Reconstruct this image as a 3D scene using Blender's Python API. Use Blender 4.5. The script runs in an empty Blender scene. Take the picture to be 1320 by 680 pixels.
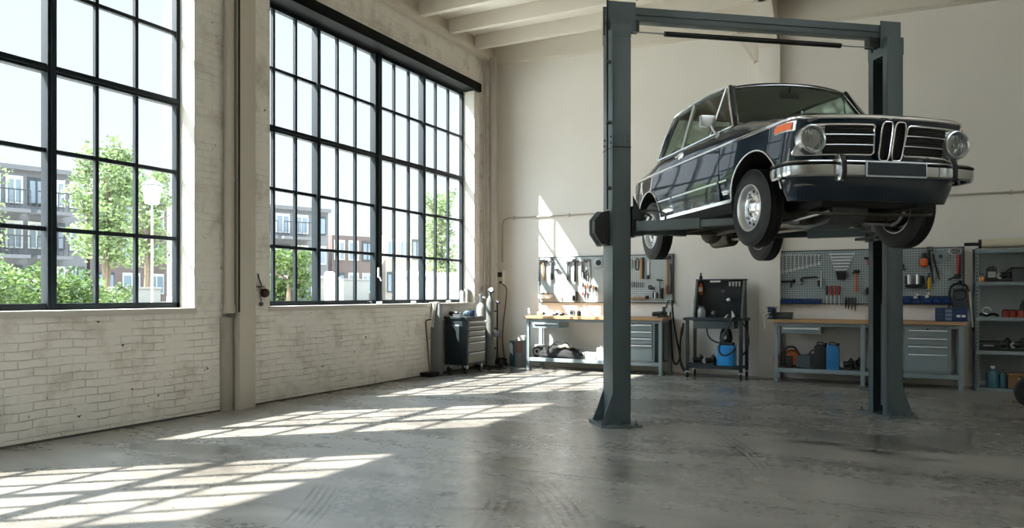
import bpy, bmesh, math, random
from mathutils import Vector, Matrix, Quaternion
random.seed(7)
SC = bpy.context.scene
C = SC.collection
PI = math.pi
V = Vector

# ------------------------------------------------------------------ camera geometry (1320 x 680 frame)
FPX, CXP, HYP, CAMH = 969.0, 660.0, 379.0, 1.3
YAW = math.radians(27.15)
Rv = V((math.cos(YAW), math.sin(YAW), 0)); Fv = V((-math.sin(YAW), math.cos(YAW), 0)); Ov = V((0, 0, CAMH))
def ray(u, v): return Fv + Rv * ((u - CXP) / FPX) + V((0, 0, 1)) * ((HYP - v) / FPX)
def at_y(u, v, Y): r = ray(u, v); return Ov + r * (Y / r.y)       # where that sight line meets the plane y = Y
def at_x(u, v, X): r = ray(u, v); return Ov + r * (X / r.x)
def at_z(u, v, Z=0.0): r = ray(u, v); return Ov + r * ((Z - CAMH) / r.z)

cam_d = bpy.data.cameras.new('camera'); cam = bpy.data.objects.new('camera', cam_d); C.objects.link(cam)
cam.location = (0, 0, CAMH); cam.rotation_euler = (PI / 2, 0, YAW)
cam_d.sensor_width = 36; cam_d.lens = 36 * FPX / 1320; cam_d.shift_y = 39 / 1320; cam_d.clip_end = 500
SC.camera = cam

# ------------------------------------------------------------------ materials
def nt(name):
    m = bpy.data.materials.new(name); m.use_nodes = True
    n = m.node_tree.nodes; l = m.node_tree.links
    return m, n, l, n['Principled BSDF']
def srgb(h):
    h = h.lstrip('#'); r = [int(h[i:i + 2], 16) / 255 for i in (0, 2, 4)]
    return tuple((c / 12.92 if c <= .04045 else ((c + .055) / 1.055) ** 2.4) for c in r) + (1,)
def mat(name, col, rough=.5, metal=0, spec=None, coat=0, noise=0, nscale=8, bump=0, bscale=40, col2=None, rnoise=0, trans=0, emis=0, sheen=0):
    m, n, l, b = nt(name)
    c = srgb(col) if isinstance(col, str) else tuple(col) + (1,)
    b.inputs['Base Color'].default_value = c
    b.inputs['Roughness'].default_value = rough; b.inputs['Metallic'].default_value = metal
    if spec is not None: b.inputs['Specular IOR Level'].default_value = spec
    if coat: b.inputs['Coat Weight'].default_value = coat; b.inputs['Coat Roughness'].default_value = .03
    if trans: b.inputs['Transmission Weight'].default_value = trans
    if sheen: b.inputs['Sheen Weight'].default_value = sheen
    if emis: b.inputs['Emission Color'].default_value = c; b.inputs['Emission Strength'].default_value = emis
    if noise or bump or rnoise:
        tc = n.new('ShaderNodeTexCoord')
        nz = n.new('ShaderNodeTexNoise'); nz.inputs['Scale'].default_value = nscale; nz.inputs['Detail'].default_value = 5
        l.new(tc.outputs['Object'], nz.inputs['Vector'])
        if noise:
            mx = n.new('ShaderNodeMix'); mx.data_type = 'RGBA'
            c2 = srgb(col2) if col2 else tuple(x * (1 - noise) for x in c[:3]) + (1,)
            mx.inputs['A'].default_value = c; mx.inputs['B'].default_value = c2
            l.new(nz.outputs['Fac'], mx.inputs['Factor']); l.new(mx.outputs['Result'], b.inputs['Base Color'])
        if rnoise:
            mr = n.new('ShaderNodeMapRange'); mr.inputs['From Min'].default_value = .3; mr.inputs['From Max'].default_value = .7
            mr.inputs['To Min'].default_value = max(0, rough - rnoise); mr.inputs['To Max'].default_value = rough + rnoise
            l.new(nz.outputs['Fac'], mr.inputs['Value']); l.new(mr.outputs['Result'], b.inputs['Roughness'])
        if bump:
            nb = n.new('ShaderNodeTexNoise'); nb.inputs['Scale'].default_value = bscale; nb.inputs['Detail'].default_value = 4
            l.new(tc.outputs['Object'], nb.inputs['Vector'])
            bp = n.new('ShaderNodeBump'); bp.inputs['Strength'].default_value = bump; bp.inputs['Distance'].default_value = .01
            l.new(nb.outputs['Fac'], bp.inputs['Height']); l.new(bp.outputs['Normal'], b.inputs['Normal'])
    return m
def glass(name, tint=(1, 1, 1), rough=0.0, refl=1.0):
    m = bpy.data.materials.new(name); m.use_nodes = True; n = m.node_tree.nodes; l = m.node_tree.links
    n.clear(); out = n.new('ShaderNodeOutputMaterial'); mx = n.new('ShaderNodeMixShader')
    ge = n.new('ShaderNodeNewGeometry'); dt = n.new('ShaderNodeVectorMath'); dt.operation = 'DOT_PRODUCT'; l.new(ge.outputs['Normal'], dt.inputs[0]); l.new(ge.outputs['Incoming'], dt.inputs[1])
    def mth(op, a, c=None):
        q = n.new('ShaderNodeMath'); q.operation = op; q.use_clamp = True if op == 'ADD' else False
        for i, x in enumerate((a, c)):
            if x is None: continue
            if isinstance(x, (int, float)): q.inputs[i].default_value = x
            else: l.new(x, q.inputs[i])
        return q.outputs[0]
    fr = mth('ADD', mth('MULTIPLY', mth('POWER', mth('SUBTRACT', 1.0, mth('ABSOLUTE', dt.outputs['Value'])), 5.0), .9 * refl), .04 * refl)
    tr = n.new('ShaderNodeBsdfTransparent'); tr.inputs['Color'].default_value = tuple(tint) + (1,)
    gl = n.new('ShaderNodeBsdfGlossy'); gl.inputs['Roughness'].default_value = rough
    l.new(fr, mx.inputs[0]); l.new(tr.outputs[0], mx.inputs[1]); l.new(gl.outputs[0], mx.inputs[2]); l.new(mx.outputs[0], out.inputs[0])
    return m
M = {}
M['steel_frame'] = mat('window_frame_paint', '#0f1b21', .6, spec=.25, noise=.25, nscale=6)
M['lift_teal'] = mat('lift_paint', '#4f5c5e', .36, noise=.22, nscale=3, bump=.04, bscale=60, rnoise=.08)
M['lift_dark'] = mat('lift_dark', '#12171a', .5)
M['black'] = mat('black_plastic', '#0b0c0d', .45)
M['black_matte'] = mat('black_matte', '#0a0a0b', .8)
M['rubber'] = mat('rubber', '#0d0e0f', .62, bump=.08, bscale=90)
M['chrome'] = mat('chrome', (.86, .87, .88), .16, 1)
M['chrome_dull'] = mat('brushed_chrome', (.62, .63, .64), .28, 1)
M['steel'] = mat('bare_steel', (.5, .51, .52), .35, 1, noise=.3, nscale=20)
M['dsteel'] = mat('dark_steel', (.13, .135, .14), .42, .7, noise=.3, nscale=15)
M['alu'] = mat('aluminium_grip', (.80, .81, .82), .4, .35)
M['wood'] = None
M['bench_grey'] = mat('bench_paint', '#7e8b8e', .42, noise=.12, nscale=5)
M['bench_dark'] = mat('bench_side_paint', '#3f4b4e', .45)
M['peg'] = mat('pegboard_paint', '#8b969a', .5)
M['white'] = mat('white_plastic', '#dcdcd6', .5)
M['red'] = mat('red_plastic', '#a01c1c', .4)
M['orange'] = mat('orange_plastic', '#c8571a', .45)
M['yellow'] = mat('yellow_plastic', '#d0a41c', .45)
M['blue'] = mat('blue_plastic', '#14315f', .4)
M['bright_blue'] = mat('bright_blue_paint', '#1f8fd6', .38)
M['navy'] = mat('navy_paint', '#12243c', .38)
M['ochre_wood'] = mat('tool_handle_wood', '#b98f5e', .5, noise=.3, nscale=20)
M['dark_teal'] = mat('dark_teal_paint', '#18242a', .4, noise=.2, nscale=6)
M['cardboard'] = mat('cardboard', '#8d6a4a', .8, noise=.15, nscale=12)
M['fabric_light'] = mat('light_cloth', '#d6d3c8', .9, bump=.2, bscale=120)
M['conduit'] = mat('conduit_paint', '#a9a398', .5)
M['bluebottle'] = mat('blue_liquid_bottle', '#3d6670', .25)
M['copper'] = mat('copper_metal', (.62, .3, .14), .35, .9)

def wood_mat(name, c1, c2, sc=(1, 18, 18)):
    m, n, l, b = nt(name)
    tc = n.new('ShaderNodeTexCoord'); mp = n.new('ShaderNodeMapping'); mp.inputs['Scale'].default_value = sc
    nz = n.new('ShaderNodeTexNoise'); nz.inputs['Scale'].default_value = 2.2; nz.inputs['Detail'].default_value = 6
    cr = n.new('ShaderNodeValToRGB'); cr.color_ramp.elements[0].color = srgb(c1); cr.color_ramp.elements[1].color = srgb(c2)
    cr.color_ramp.elements[0].position = .35; cr.color_ramp.elements[1].position = .65
    l.new(tc.outputs['Object'], mp.inputs['Vector']); l.new(mp.outputs['Vector'], nz.inputs['Vector'])
    l.new(nz.outputs['Fac'], cr.inputs['Fac']); l.new(cr.outputs['Color'], b.inputs['Base Color'])
    b.inputs['Roughness'].default_value = .5
    return m
M['wood'] = wood_mat('beech_worktop', '#9f7b55', '#b6936b')

# ------------------------------------------------------------------ mesh builder
class MB:
    """collects shapes in one bmesh; build() links them as one mesh object"""
    def __init__(s): s.bm = bmesh.new()
    def _faces(s, g, mi, smooth=False):
        for f in g: f.material_index = mi; f.smooth = smooth
    def box(s, c, size, rot=None, bev=0, mi=0):
        r = bmesh.ops.create_cube(s.bm, size=1.0); vs = r['verts']
        mt = Matrix.Diagonal((size[0], size[1], size[2], 1))
        R = rot.to_4x4() if rot is not None else Matrix.Identity(4)
        bmesh.ops.transform(s.bm, matrix=Matrix.Translation(V(c)) @ R @ mt, verts=vs)
        fs = list({f for v in vs for f in v.link_faces}); s._faces(fs, mi)
        if bev:
            es = list({e for f in fs for e in f.edges})
            q = bmesh.ops.bevel(s.bm, geom=es, offset=min(bev, min(size) * .45), segments=2, affect='EDGES', profile=.7)
            s._faces(q['faces'], mi, True)
        return s
    def bb(s, x0, x1, y0, y1, z0, z1, bev=0, mi=0): return s.box(((x0 + x1) / 2, (y0 + y1) / 2, (z0 + z1) / 2), (abs(x1 - x0), abs(y1 - y0), abs(z1 - z0)), None, bev, mi)
    def bar(s, p, q, w, h, bev=0, mi=0, up=V((0, 0, 1))):
        p, q = V(p), V(q); d = q - p; L = d.length; x = d.normalized()
        y = up.cross(x)
        if y.length < 1e-4: y = V((0, 1, 0)).cross(x)
        y.normalize(); z = x.cross(y)
        R = Matrix((x, y, z)).transposed()
        return s.box((p + q) / 2, (L, w, h), R, bev, mi)
    def cyl(s, p, q, r, r2=None, seg=16, mi=0, caps=True):
        p, q = V(p), V(q); d = q - p; r2 = r if r2 is None else r2
        x = d.normalized(); a = x.orthogonal().normalized(); b = x.cross(a)
        v1 = []; v2 = []
        for i in range(seg):
            t = 2 * PI * i / seg; o = a * math.cos(t) + b * math.sin(t)
            v1.append(s.bm.verts.new(p + o * r)); v2.append(s.bm.verts.new(q + o * r2))
        for i in range(seg):
            f = s.bm.faces.new((v1[i], v1[(i + 1) % seg], v2[(i + 1) % seg], v2[i])); f.material_index = mi; f.smooth = seg > 7
        if caps:
            f = s.bm.faces.new(list(reversed(v1))); f.material_index = mi
            f = s.bm.faces.new(v2); f.material_index = mi
        return s
    def tube(s, pts, r, seg=8, mi=0, closed=False, smooth_pts=0):
        pts = [V(p) for p in pts]
        if smooth_pts:
            pts = catmull(pts, smooth_pts, closed)
        n = len(pts); rings = []; prev = None
        for i, p in enumerate(pts):
            if closed: t = pts[(i + 1) % n] - pts[i - 1]
            else: t = pts[min(i + 1, n - 1)] - pts[max(i - 1, 0)]
            if t.length < 1e-9: t = V((0, 0, 1))
            t.normalize()
            if prev is None: a = t.orthogonal().normalized()
            else:
                a = prev - t * prev.dot(t); a = a.normalized() if a.length > 1e-6 else t.orthogonal().normalized()
            prev = a; b = t.cross(a); rr = r[i] if isinstance(r, (list, tuple)) and len(r) == n else (r if not isinstance(r, (list, tuple)) else r[0])
            rings.append([s.bm.verts.new(p + (a * math.cos(2 * PI * k / seg) + b * math.sin(2 * PI * k / seg)) * rr) for k in range(seg)])
        m = n if closed else n - 1
        for i in range(m):
            A = rings[i]; B = rings[(i + 1) % n]
            for k in range(seg):
                f = s.bm.faces.new((A[k], A[(k + 1) % seg], B[(k + 1) % seg], B[k])); f.material_index = mi; f.smooth = True
        if not closed:
            s.bm.faces.new(list(reversed(rings[0]))).material_index = mi; s.bm.faces.new(rings[-1]).material_index = mi
        return s
    def lathe(s, prof, o=(0, 0, 0), ax=(0, 0, 1), seg=24, mi=0, close=False, smooth=True):
        """prof: list of (radius, height) around the axis ax from o"""
        o = V(o); x = V(ax).normalized(); a = x.orthogonal().normalized(); b = x.cross(a); rings = []
        for (r, h) in prof:
            if r < 1e-6: rings.append([s.bm.verts.new(o + x * h)])
            else: rings.append([s.bm.verts.new(o + x * h + (a * math.cos(2 * PI * k / seg) + b * math.sin(2 * PI * k / seg)) * r) for k in range(seg)])
        m = len(rings)
        for i in range(m if close else m - 1):
            A = rings[i]; B = rings[(i + 1) % m]
            if len(A) == 1 and len(B) == 1: continue
            for k in range(seg):
                k2 = (k + 1) % seg
                if len(A) == 1: vs = (A[0], B[k2], B[k])
                elif len(B) == 1: vs = (A[k], A[k2], B[0])
                else: vs = (A[k], A[k2], B[k2], B[k])
                f = s.bm.faces.new(vs); f.material_index = mi; f.smooth = smooth
        return s
    def ball(s, c, r, seg=12, mi=0, sc=(1, 1, 1), jit=0):
        q = bmesh.ops.create_icosphere(s.bm, subdivisions=2 if seg <= 12 else 3, radius=r)
        for v in q['verts']:
            k = 1 + (random.uniform(-jit, jit) if jit else 0)
            v.co = V((v.co.x * sc[0] * k, v.co.y * sc[1] * k, v.co.z * sc[2] * k)) + V(c)
        fs = {f for v in q['verts'] for f in v.link_faces}; s._faces(fs, mi, True); return s
    def prism(s, poly, d, mi=0, bev=0):
        """poly: 3-D points of one face; d: extrusion vector"""
        d = V(d); A = [s.bm.verts.new(V(p)) for p in poly]; B = [s.bm.verts.new(V(p) + d) for p in poly]; n = len(A); fs = []
        fs.append(s.bm.faces.new(list(reversed(A)))); fs.append(s.bm.faces.new(B))
        for i in range(n): fs.append(s.bm.faces.new((A[i], A[(i + 1) % n], B[(i + 1) % n], B[i])))
        s._faces(fs, mi)
        if bev:
            q = bmesh.ops.bevel(s.bm, geom=list({e for f in fs for e in f.edges}), offset=bev, segments=2, affect='EDGES', profile=.7); s._faces(q['faces'], mi, True)
        return s
    def grid(s, rows, mi=0, smooth=True, closed_u=False):
        """rows: list of lists of points"""
        vs = [[s.bm.verts.new(V(p)) for p in r] for r in rows]
        for i in range(len(vs) - 1):
            n = len(vs[i]); m = n if closed_u else n - 1
            for j in range(m):
                f = s.bm.faces.new((vs[i][j], vs[i][(j + 1) % n], vs[i + 1][(j + 1) % n], vs[i + 1][j])); f.material_index = mi; f.smooth = smooth
        return vs
    def slab(s, rows, t, mi=0, smooth=True):
        """a grid with thickness: t is an offset vector or a function (i,j)->vector"""
        off = t if callable(t) else (lambda i, j: V(t))
        A = s.grid(rows, mi, smooth); B = s.grid([[V(p) + off(i, j) for j, p in enumerate(r)] for i, r in enumerate(rows)], mi, smooth)
        R = len(A); K = len(A[0])
        def q(a, b, c, d): f = s.bm.faces.new((a, b, c, d)); f.material_index = mi
        for j in range(K - 1): q(A[0][j], B[0][j], B[0][j + 1], A[0][j + 1]); q(A[-1][j + 1], B[-1][j + 1], B[-1][j], A[-1][j])
        for i in range(R - 1): q(A[i + 1][0], B[i + 1][0], B[i][0], A[i][0]); q(A[i][-1], B[i][-1], B[i + 1][-1], A[i + 1][-1])
        return s
    def build(s, name, mats, parent=None, loc=None, fix=True, sharp=None):
        if fix: bmesh.ops.recalc_face_normals(s.bm, faces=s.bm.faces[:])
        me = bpy.data.meshes.new(name); s.bm.to_mesh(me); s.bm.free()
        for m in (mats if isinstance(mats, (list, tuple)) else [mats]): me.materials.append(m)
        if sharp is None: sharp = 40
        try: me.set_sharp_from_angle(angle=math.radians(sharp))
        except Exception: pass
        o = bpy.data.objects.new(name, me); C.objects.link(o)
        if parent: o.parent = parent
        if loc is not None: o.location = loc
        return o
def catmull(P, k, closed=False):
    n = len(P); out = []
    for i in range(n if closed else n - 1):
        p0 = P[i - 1] if (closed or i > 0) else P[0]; p1 = P[i]; p2 = P[(i + 1) % n]; p3 = P[(i + 2) % n] if closed else P[min(i + 2, n - 1)]
        for j in range(k):
            t = j / k
            out.append(.5 * ((2 * p1) + (p2 - p0) * t + (2 * p0 - 5 * p1 + 4 * p2 - p3) * t * t + (3 * p1 - p0 - 3 * p2 + p3) * t ** 3))
    if not closed: out.append(P[-1])
    return out
def interp(tab, x):
    if x <= tab[0][0]: return tab[0][1]
    for (a, fa), (b, fb) in zip(tab, tab[1:]):
        if x <= b:
            t = (x - a) / (b - a); return fa + (fb - fa) * t
    return tab[-1][1]
def smooth_interp(tab, x):
    if x <= tab[0][0]: return tab[0][1]
    for (a, fa), (b, fb) in zip(tab, tab[1:]):
        if x <= b:
            t = (x - a) / (b - a); t = t * t * (3 - 2 * t); return fa + (fb - fa) * t
    return tab[-1][1]
def tag(o, label=None, cat=None, group=None, kind=None):
    if label: o['label'] = label
    if cat: o['category'] = cat
    if group: o['group'] = group
    if kind: o['kind'] = kind
    return o
def empty(name, loc=(0, 0, 0), rz=0, label=None, cat=None, group=None):
    o = bpy.data.objects.new(name, None); C.objects.link(o); o.location = loc; o.rotation_euler = (0, 0, rz)
    o.empty_display_size = .1
    return tag(o, label, cat, group)
def copy_tree(o, parent=None):
    c = o.copy(); C.objects.link(c); c.parent = parent
    for ch in [x for x in bpy.data.objects if x.parent == o]: copy_tree(ch, c)
    return c
def struct(name, mb, m, parent=None, **k):
    o = mb.build(name, m, parent, **k)
    if parent is None: o['kind'] = 'structure'
    return o
# ------------------------------------------------------------------ room shell
XL, YB, XR, YF, ZC = -6.71, 12.4, 6.2, -3.6, 5.86
SILL, WTOP = 1.15, 4.92
WT = .36                                   # wall thickness
XG = -6.97                                 # plane of the window frames
def brick_mat():
    m, n, l, b = nt('white_painted_brick')
    tc = n.new('ShaderNodeTexCoord'); sp = n.new('ShaderNodeSeparateXYZ'); cb = n.new('ShaderNodeCombineXYZ')
    l.new(tc.outputs['Object'], sp.inputs[0])
    add = n.new('ShaderNodeMath'); add.operation = 'ADD'; l.new(sp.outputs['X'], add.inputs[0]); l.new(sp.outputs['Y'], add.inputs[1])
    l.new(add.outputs[0], cb.inputs['X']); l.new(sp.outputs['Z'], cb.inputs['Y'])
    nz0 = n.new('ShaderNodeTexNoise'); nz0.inputs['Scale'].default_value = 3; l.new(tc.outputs['Object'], nz0.inputs['Vector'])
    vm = n.new('ShaderNodeVectorMath'); vm.operation = 'SCALE'; vm.inputs['Scale'].default_value = .045; l.new(nz0.outputs['Color'], vm.inputs[0])
    va = n.new('ShaderNodeVectorMath'); va.operation = 'ADD'; l.new(cb.outputs[0], va.inputs[0]); l.new(vm.outputs[0], va.inputs[1])
    br = n.new('ShaderNodeTexBrick'); br.inputs['Scale'].default_value = 1; br.inputs['Brick Width'].default_value = .24; br.inputs['Row Height'].default_value = .076
    br.inputs['Mortar Size'].default_value = .006; br.inputs['Mortar Smooth'].default_value = .6; br.inputs['Bias'].default_value = 0
    br.inputs['Color1'].default_value = (.55, .55, .55, 1); br.inputs['Color2'].default_value = (.75, .75, .75, 1); br.inputs['Mortar'].default_value = (0, 0, 0, 1)
    l.new(va.outputs[0], br.inputs['Vector'])
    # where the paint fills the joints
    nf = n.new('ShaderNodeTexNoise'); nf.inputs['Scale'].default_value = 3.6; nf.inputs['Detail'].default_value = 6; l.new(tc.outputs['Object'], nf.inputs['Vector'])
    mrf = n.new('ShaderNodeMapRange'); mrf.inputs['From Min'].default_value = .40; mrf.inputs['From Max'].default_value = .62; mrf.inputs['To Min'].default_value = .12; mrf.inputs['To Max'].default_value = 1
    l.new(nf.outputs['Fac'], mrf.inputs['Value'])
    nd = n.new('ShaderNodeTexNoise'); nd.inputs['Scale'].default_value = 26; nd.inputs['Detail'].default_value = 6; l.new(tc.outputs['Object'], nd.inputs['Vector'])
    # dirt, flaked paint
    ns = n.new('ShaderNodeTexNoise'); ns.inputs['Scale'].default_value = 2.2; ns.inputs['Detail'].default_value = 8; ns.inputs['Roughness'].default_value = .7; l.new(va.outputs[0], ns.inputs['Vector'])
    cr = n.new('ShaderNodeValToRGB'); cr.color_ramp.elements[0].position = .3; cr.color_ramp.elements[0].color = srgb('#b9b2a6'); cr.color_ramp.elements[1].position = .5; cr.color_ramp.elements[1].color = srgb('#e0dcd4')
    l.new(ns.outputs['Fac'], cr.inputs['Fac'])
    # mortar lines a little darker where not filled
    zr = n.new('ShaderNodeMapRange'); zr.inputs['From Min'].default_value = .3; zr.inputs['From Max'].default_value = 1.5; zr.inputs['To Min'].default_value = 1.0; zr.inputs['To Max'].default_value = .36; l.new(sp.outputs['Z'], zr.inputs['Value'])
    zm = n.new('ShaderNodeMath'); zm.operation = 'MULTIPLY'; l.new(zr.outputs['Result'], zm.inputs[0]); l.new(mrf.outputs['Result'], zm.inputs[1])
    inv = n.new('ShaderNodeMath'); inv.operation = 'MULTIPLY'; l.new(br.outputs['Fac'], inv.inputs[0]); l.new(zm.outputs[0], inv.inputs[1])
    n2 = n.new('ShaderNodeMath'); n2.operation = 'MULTIPLY'; n2.inputs[1].default_value = .34; l.new(inv.outputs[0], n2.inputs[0])
    mx = n.new('ShaderNodeMix'); mx.data_type = 'RGBA'; mx.inputs['B'].default_value = srgb('#7a7162')
    l.new(n2.outputs[0], mx.inputs['Factor']); l.new(cr.outputs['Color'], mx.inputs['A'])
    # chips
    vo = n.new('ShaderNodeTexNoise'); vo.inputs['Scale'].default_value = 9; vo.inputs['Detail'].default_value = 9; vo.inputs['Roughness'].default_value = .62; l.new(cb.outputs[0], vo.inputs['Vector'])
    mc = n.new('ShaderNodeMapRange'); mc.inputs['From Min'].default_value = .655; mc.inputs['From Max'].default_value = .69; l.new(vo.outputs['Fac'], mc.inputs['Value'])
    mx2 = n.new('ShaderNodeMix'); mx2.data_type = 'RGBA'; mx2.inputs['B'].default_value = srgb('#5b5044'); l.new(mc.outputs['Result'], mx2.inputs['Factor']); l.new(mx.outputs['Result'], mx2.inputs['A'])
    l.new(mx2.outputs['Result'], b.inputs['Base Color'])
    h1 = n.new('ShaderNodeMath'); h1.operation = 'MULTIPLY_ADD'; h1.inputs[1].default_value = -1.0; h1.inputs[2].default_value = 1; l.new(inv.outputs[0], h1.inputs[0])
    h2 = n.new('ShaderNodeMath'); h2.operation = 'MULTIPLY_ADD'; h2.inputs[1].default_value = .35; l.new(nd.outputs['Fac'], h2.inputs[0]); l.new(h1.outputs[0], h2.inputs[2])
    bp = n.new('ShaderNodeBump'); bp.inputs['Strength'].default_value = 1.0; bp.inputs['Distance'].default_value = .012; l.new(h2.outputs[0], bp.inputs['Height'])
    l.new(bp.outputs['Normal'], b.inputs['Normal']); b.inputs['Roughness'].default_value = .75
    return m
M['brick'] = brick_mat()
M['plaster'] = mat('painted_plaster', '#e6e2dc', .8, noise=1, nscale=1.2, col2='#ddd8d0', bump=.12, bscale=18)
M['ceil'] = mat('ceiling_paint', '#e4ded4', .8, noise=.08, nscale=1.5)
M['beam_paint'] = mat('beam_paint', '#d9d2c6', .65, noise=.1, nscale=2)
M['jamb'] = mat('white_reveal_paint', '#bdb9b0', .75, bump=.15, bscale=14)

def floor_mat():
    m, n, l, b = nt('polished_concrete')
    tc = n.new('ShaderNodeTexCoord'); P = tc.outputs['Object']
    def noise(sc, det=6, rough=.6, vec=P, dist=0):
        q = n.new('ShaderNodeTexNoise'); q.inputs['Scale'].default_value = sc; q.inputs['Detail'].default_value = det; q.inputs['Roughness'].default_value = rough; q.inputs['Distortion'].default_value = dist; l.new(vec, q.inputs['Vector']); return q.outputs['Fac']
    def mr(v, a, c, lo=0, hi=1):
        q = n.new('ShaderNodeMapRange'); q.inputs['From Min'].default_value = a; q.inputs['From Max'].default_value = c; q.inputs['To Min'].default_value = lo; q.inputs['To Max'].default_value = hi; l.new(v, q.inputs['Value']); return q.outputs['Result']
    def mth(op, a, c=None, d=None):
        q = n.new('ShaderNodeMath'); q.operation = op
        for i, x in enumerate((a, c, d)):
            if x is None: continue
            if isinstance(x, (int, float)): q.inputs[i].default_value = x
            else: l.new(x, q.inputs[i])
        return q.outputs[0]
    def mix(f, A, B):
        q = n.new('ShaderNodeMix'); q.data_type = 'RGBA'
        if isinstance(f, float): q.inputs['Factor'].default_value = f
        else: l.new(f, q.inputs['Factor'])
        for k, x in (('A', A), ('B', B)):
            if isinstance(x, tuple): q.inputs[k].default_value = x
            else: l.new(x, q.inputs[k])
        return q.outputs['Result']
    # trowelled swirls stretched sideways
    mp = n.new('ShaderNodeMapping'); mp.inputs['Rotation'].default_value = (0, 0, math.radians(-25)); mp.inputs['Scale'].default_value = (.6, 1.5, 1); l.new(P, mp.inputs['Vector'])
    a1 = noise(.8, 4, .5, mp.outputs[0], 1.1); a2 = noise(.35, 4); a3 = noise(14, 8, .7)
    a4 = noise(2.2, 4, .5, mp.outputs[0], .9)
    base = mix(mth('ADD', mth('MULTIPLY', mr(a1, .32, .68), .55), mth('MULTIPLY', mr(a4, .30, .70), .45)), srgb('#47443f'), srgb('#918d85'))
    base = mix(mth('MULTIPLY', mr(a2, .4, .62), .3), base, srgb('#7a766f'))
    base = mix(mth('MULTIPLY', mr(a3, .4, .7), .2), base, srgb('#938e85'))
    # oil stains
    st = noise(.9, 8, .66); st2 = noise(2.7, 4, .5, mp.outputs[0], 1.0)
    base = mix(mth('MULTIPLY', mr(st2, .54, .76), .35), base, srgb('#4a4743'))
    spots = noise(5.5, 3, .5); base = mix(mth('MULTIPLY', mr(spots, .735, .76), .7), base, srgb('#1d1c1b'))
    sep = n.new('ShaderNodeSeparateXYZ'); l.new(P, sep.inputs[0])
    # dark blots around the lift, each a soft ellipse broken up by noise
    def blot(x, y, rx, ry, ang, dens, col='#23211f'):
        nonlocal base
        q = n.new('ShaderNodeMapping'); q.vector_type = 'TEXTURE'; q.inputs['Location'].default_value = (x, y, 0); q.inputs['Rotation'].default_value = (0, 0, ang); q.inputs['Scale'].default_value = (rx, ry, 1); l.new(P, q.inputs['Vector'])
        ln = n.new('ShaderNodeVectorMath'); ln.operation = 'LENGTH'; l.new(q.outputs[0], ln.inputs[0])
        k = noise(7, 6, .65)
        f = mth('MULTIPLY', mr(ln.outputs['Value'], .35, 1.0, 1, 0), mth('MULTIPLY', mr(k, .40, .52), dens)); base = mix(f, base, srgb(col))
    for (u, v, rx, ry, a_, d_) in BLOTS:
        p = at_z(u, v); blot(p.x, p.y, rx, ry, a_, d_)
    # tyre marks: bands with tread stripes
    def track(p0, p1, w, ns, dens):
        nonlocal base
        d = p1 - p0; ang = math.atan2(d.y, d.x); L = d.length
        q = n.new('ShaderNodeMapping'); q.vector_type = 'TEXTURE'; q.inputs['Location'].default_value = (p0.x, p0.y, 0); q.inputs['Rotation'].default_value = (0, 0, ang); l.new(P, q.inputs['Vector'])
        s2 = n.new('ShaderNodeSeparateXYZ'); l.new(q.outputs[0], s2.inputs[0])
        cur = mth('MULTIPLY', mth('MULTIPLY', s2.outputs['X'], s2.outputs['X']), .08)
        yy = mth('ADD', s2.outputs['Y'], cur)
        inx = mth('MULTIPLY', mr(s2.outputs['X'], 0, .15), mr(s2.outputs['X'], L - .2, L, 1, 0))
        iny = mr(mth('ABSOLUTE', yy), w * .8, w, 1, 0)
        stp = mr(mth('SINE', mth('MULTIPLY', yy, PI * ns / w)), -.2, .5)
        k = mr(noise(3, 4, .5), .30, .55)
        f = mth('MULTIPLY', mth('MULTIPLY', inx, iny), mth('MULTIPLY', mth('MULTIPLY', stp, k), dens)); base = mix(f, base, srgb('#2a2826'))
    for (u0, v0, u1, v1, w, ns, dn) in TRACKS: track(at_z(u0, v0), at_z(u1, v1), w, ns, dn)
    # saw-cut joints
    jn = None
    for ax, c0 in (('Y', at_z(660, 603.5).y), ('Y', 0.2), ('X', 4.6)):
        d = mth('ABSOLUTE', mth('SUBTRACT', sep.outputs[ax], c0)); f = mr(d, .004, .010, 1, 0)
        jn = f if jn is None else mth('MAXIMUM', jn, f)
    base = mix(mth('MULTIPLY', jn, .8), base, srgb('#2b2a28'))
    # hairline cracks
    l.new(base, b.inputs['Base Color'])
    rg = mth('ADD', mr(a1, .3, .7, .19, .30), mth('MULTIPLY', mr(a3, .3, .7), .07)); l.new(rg, b.inputs['Roughness'])
    b.inputs['Specular IOR Level'].default_value = .5
    bp = n.new('ShaderNodeBump'); bp.inputs['Strength'].default_value = .06; bp.inputs['Distance'].default_value = .01
    hh = mth('SUBTRACT', mth('MULTIPLY', a3, .4), mth('MULTIPLY', jn, 1.5)); l.new(mth('ADD', hh, mth('MULTIPLY', a1, .8)), bp.inputs['Height']); l.new(bp.outputs['Normal'], b.inputs['Normal'])
    return m
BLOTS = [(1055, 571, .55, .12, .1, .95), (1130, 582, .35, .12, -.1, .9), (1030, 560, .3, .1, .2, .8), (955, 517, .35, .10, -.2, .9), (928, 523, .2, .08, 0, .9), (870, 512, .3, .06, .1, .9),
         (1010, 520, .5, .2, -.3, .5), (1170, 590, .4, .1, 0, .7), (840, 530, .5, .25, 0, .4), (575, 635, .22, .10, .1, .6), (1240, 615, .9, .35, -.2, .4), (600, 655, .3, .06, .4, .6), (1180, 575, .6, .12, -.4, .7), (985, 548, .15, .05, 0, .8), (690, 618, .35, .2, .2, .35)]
TRACKS = [(930, 562, 1010, 606, .11, 4, .9), (690, 618, 765, 680, .13, 4, .75), (425, 622, 395, 680, .12, 5, .55), (1110, 556, 1200, 585, .12, 4, .6), (655, 640, 640, 690, .16, 5, .45), (810, 515, 850, 535, .12, 3, .5), (680, 560, 760, 590, .12, 2, .35)]
M['floor'] = floor_mat()
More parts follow.
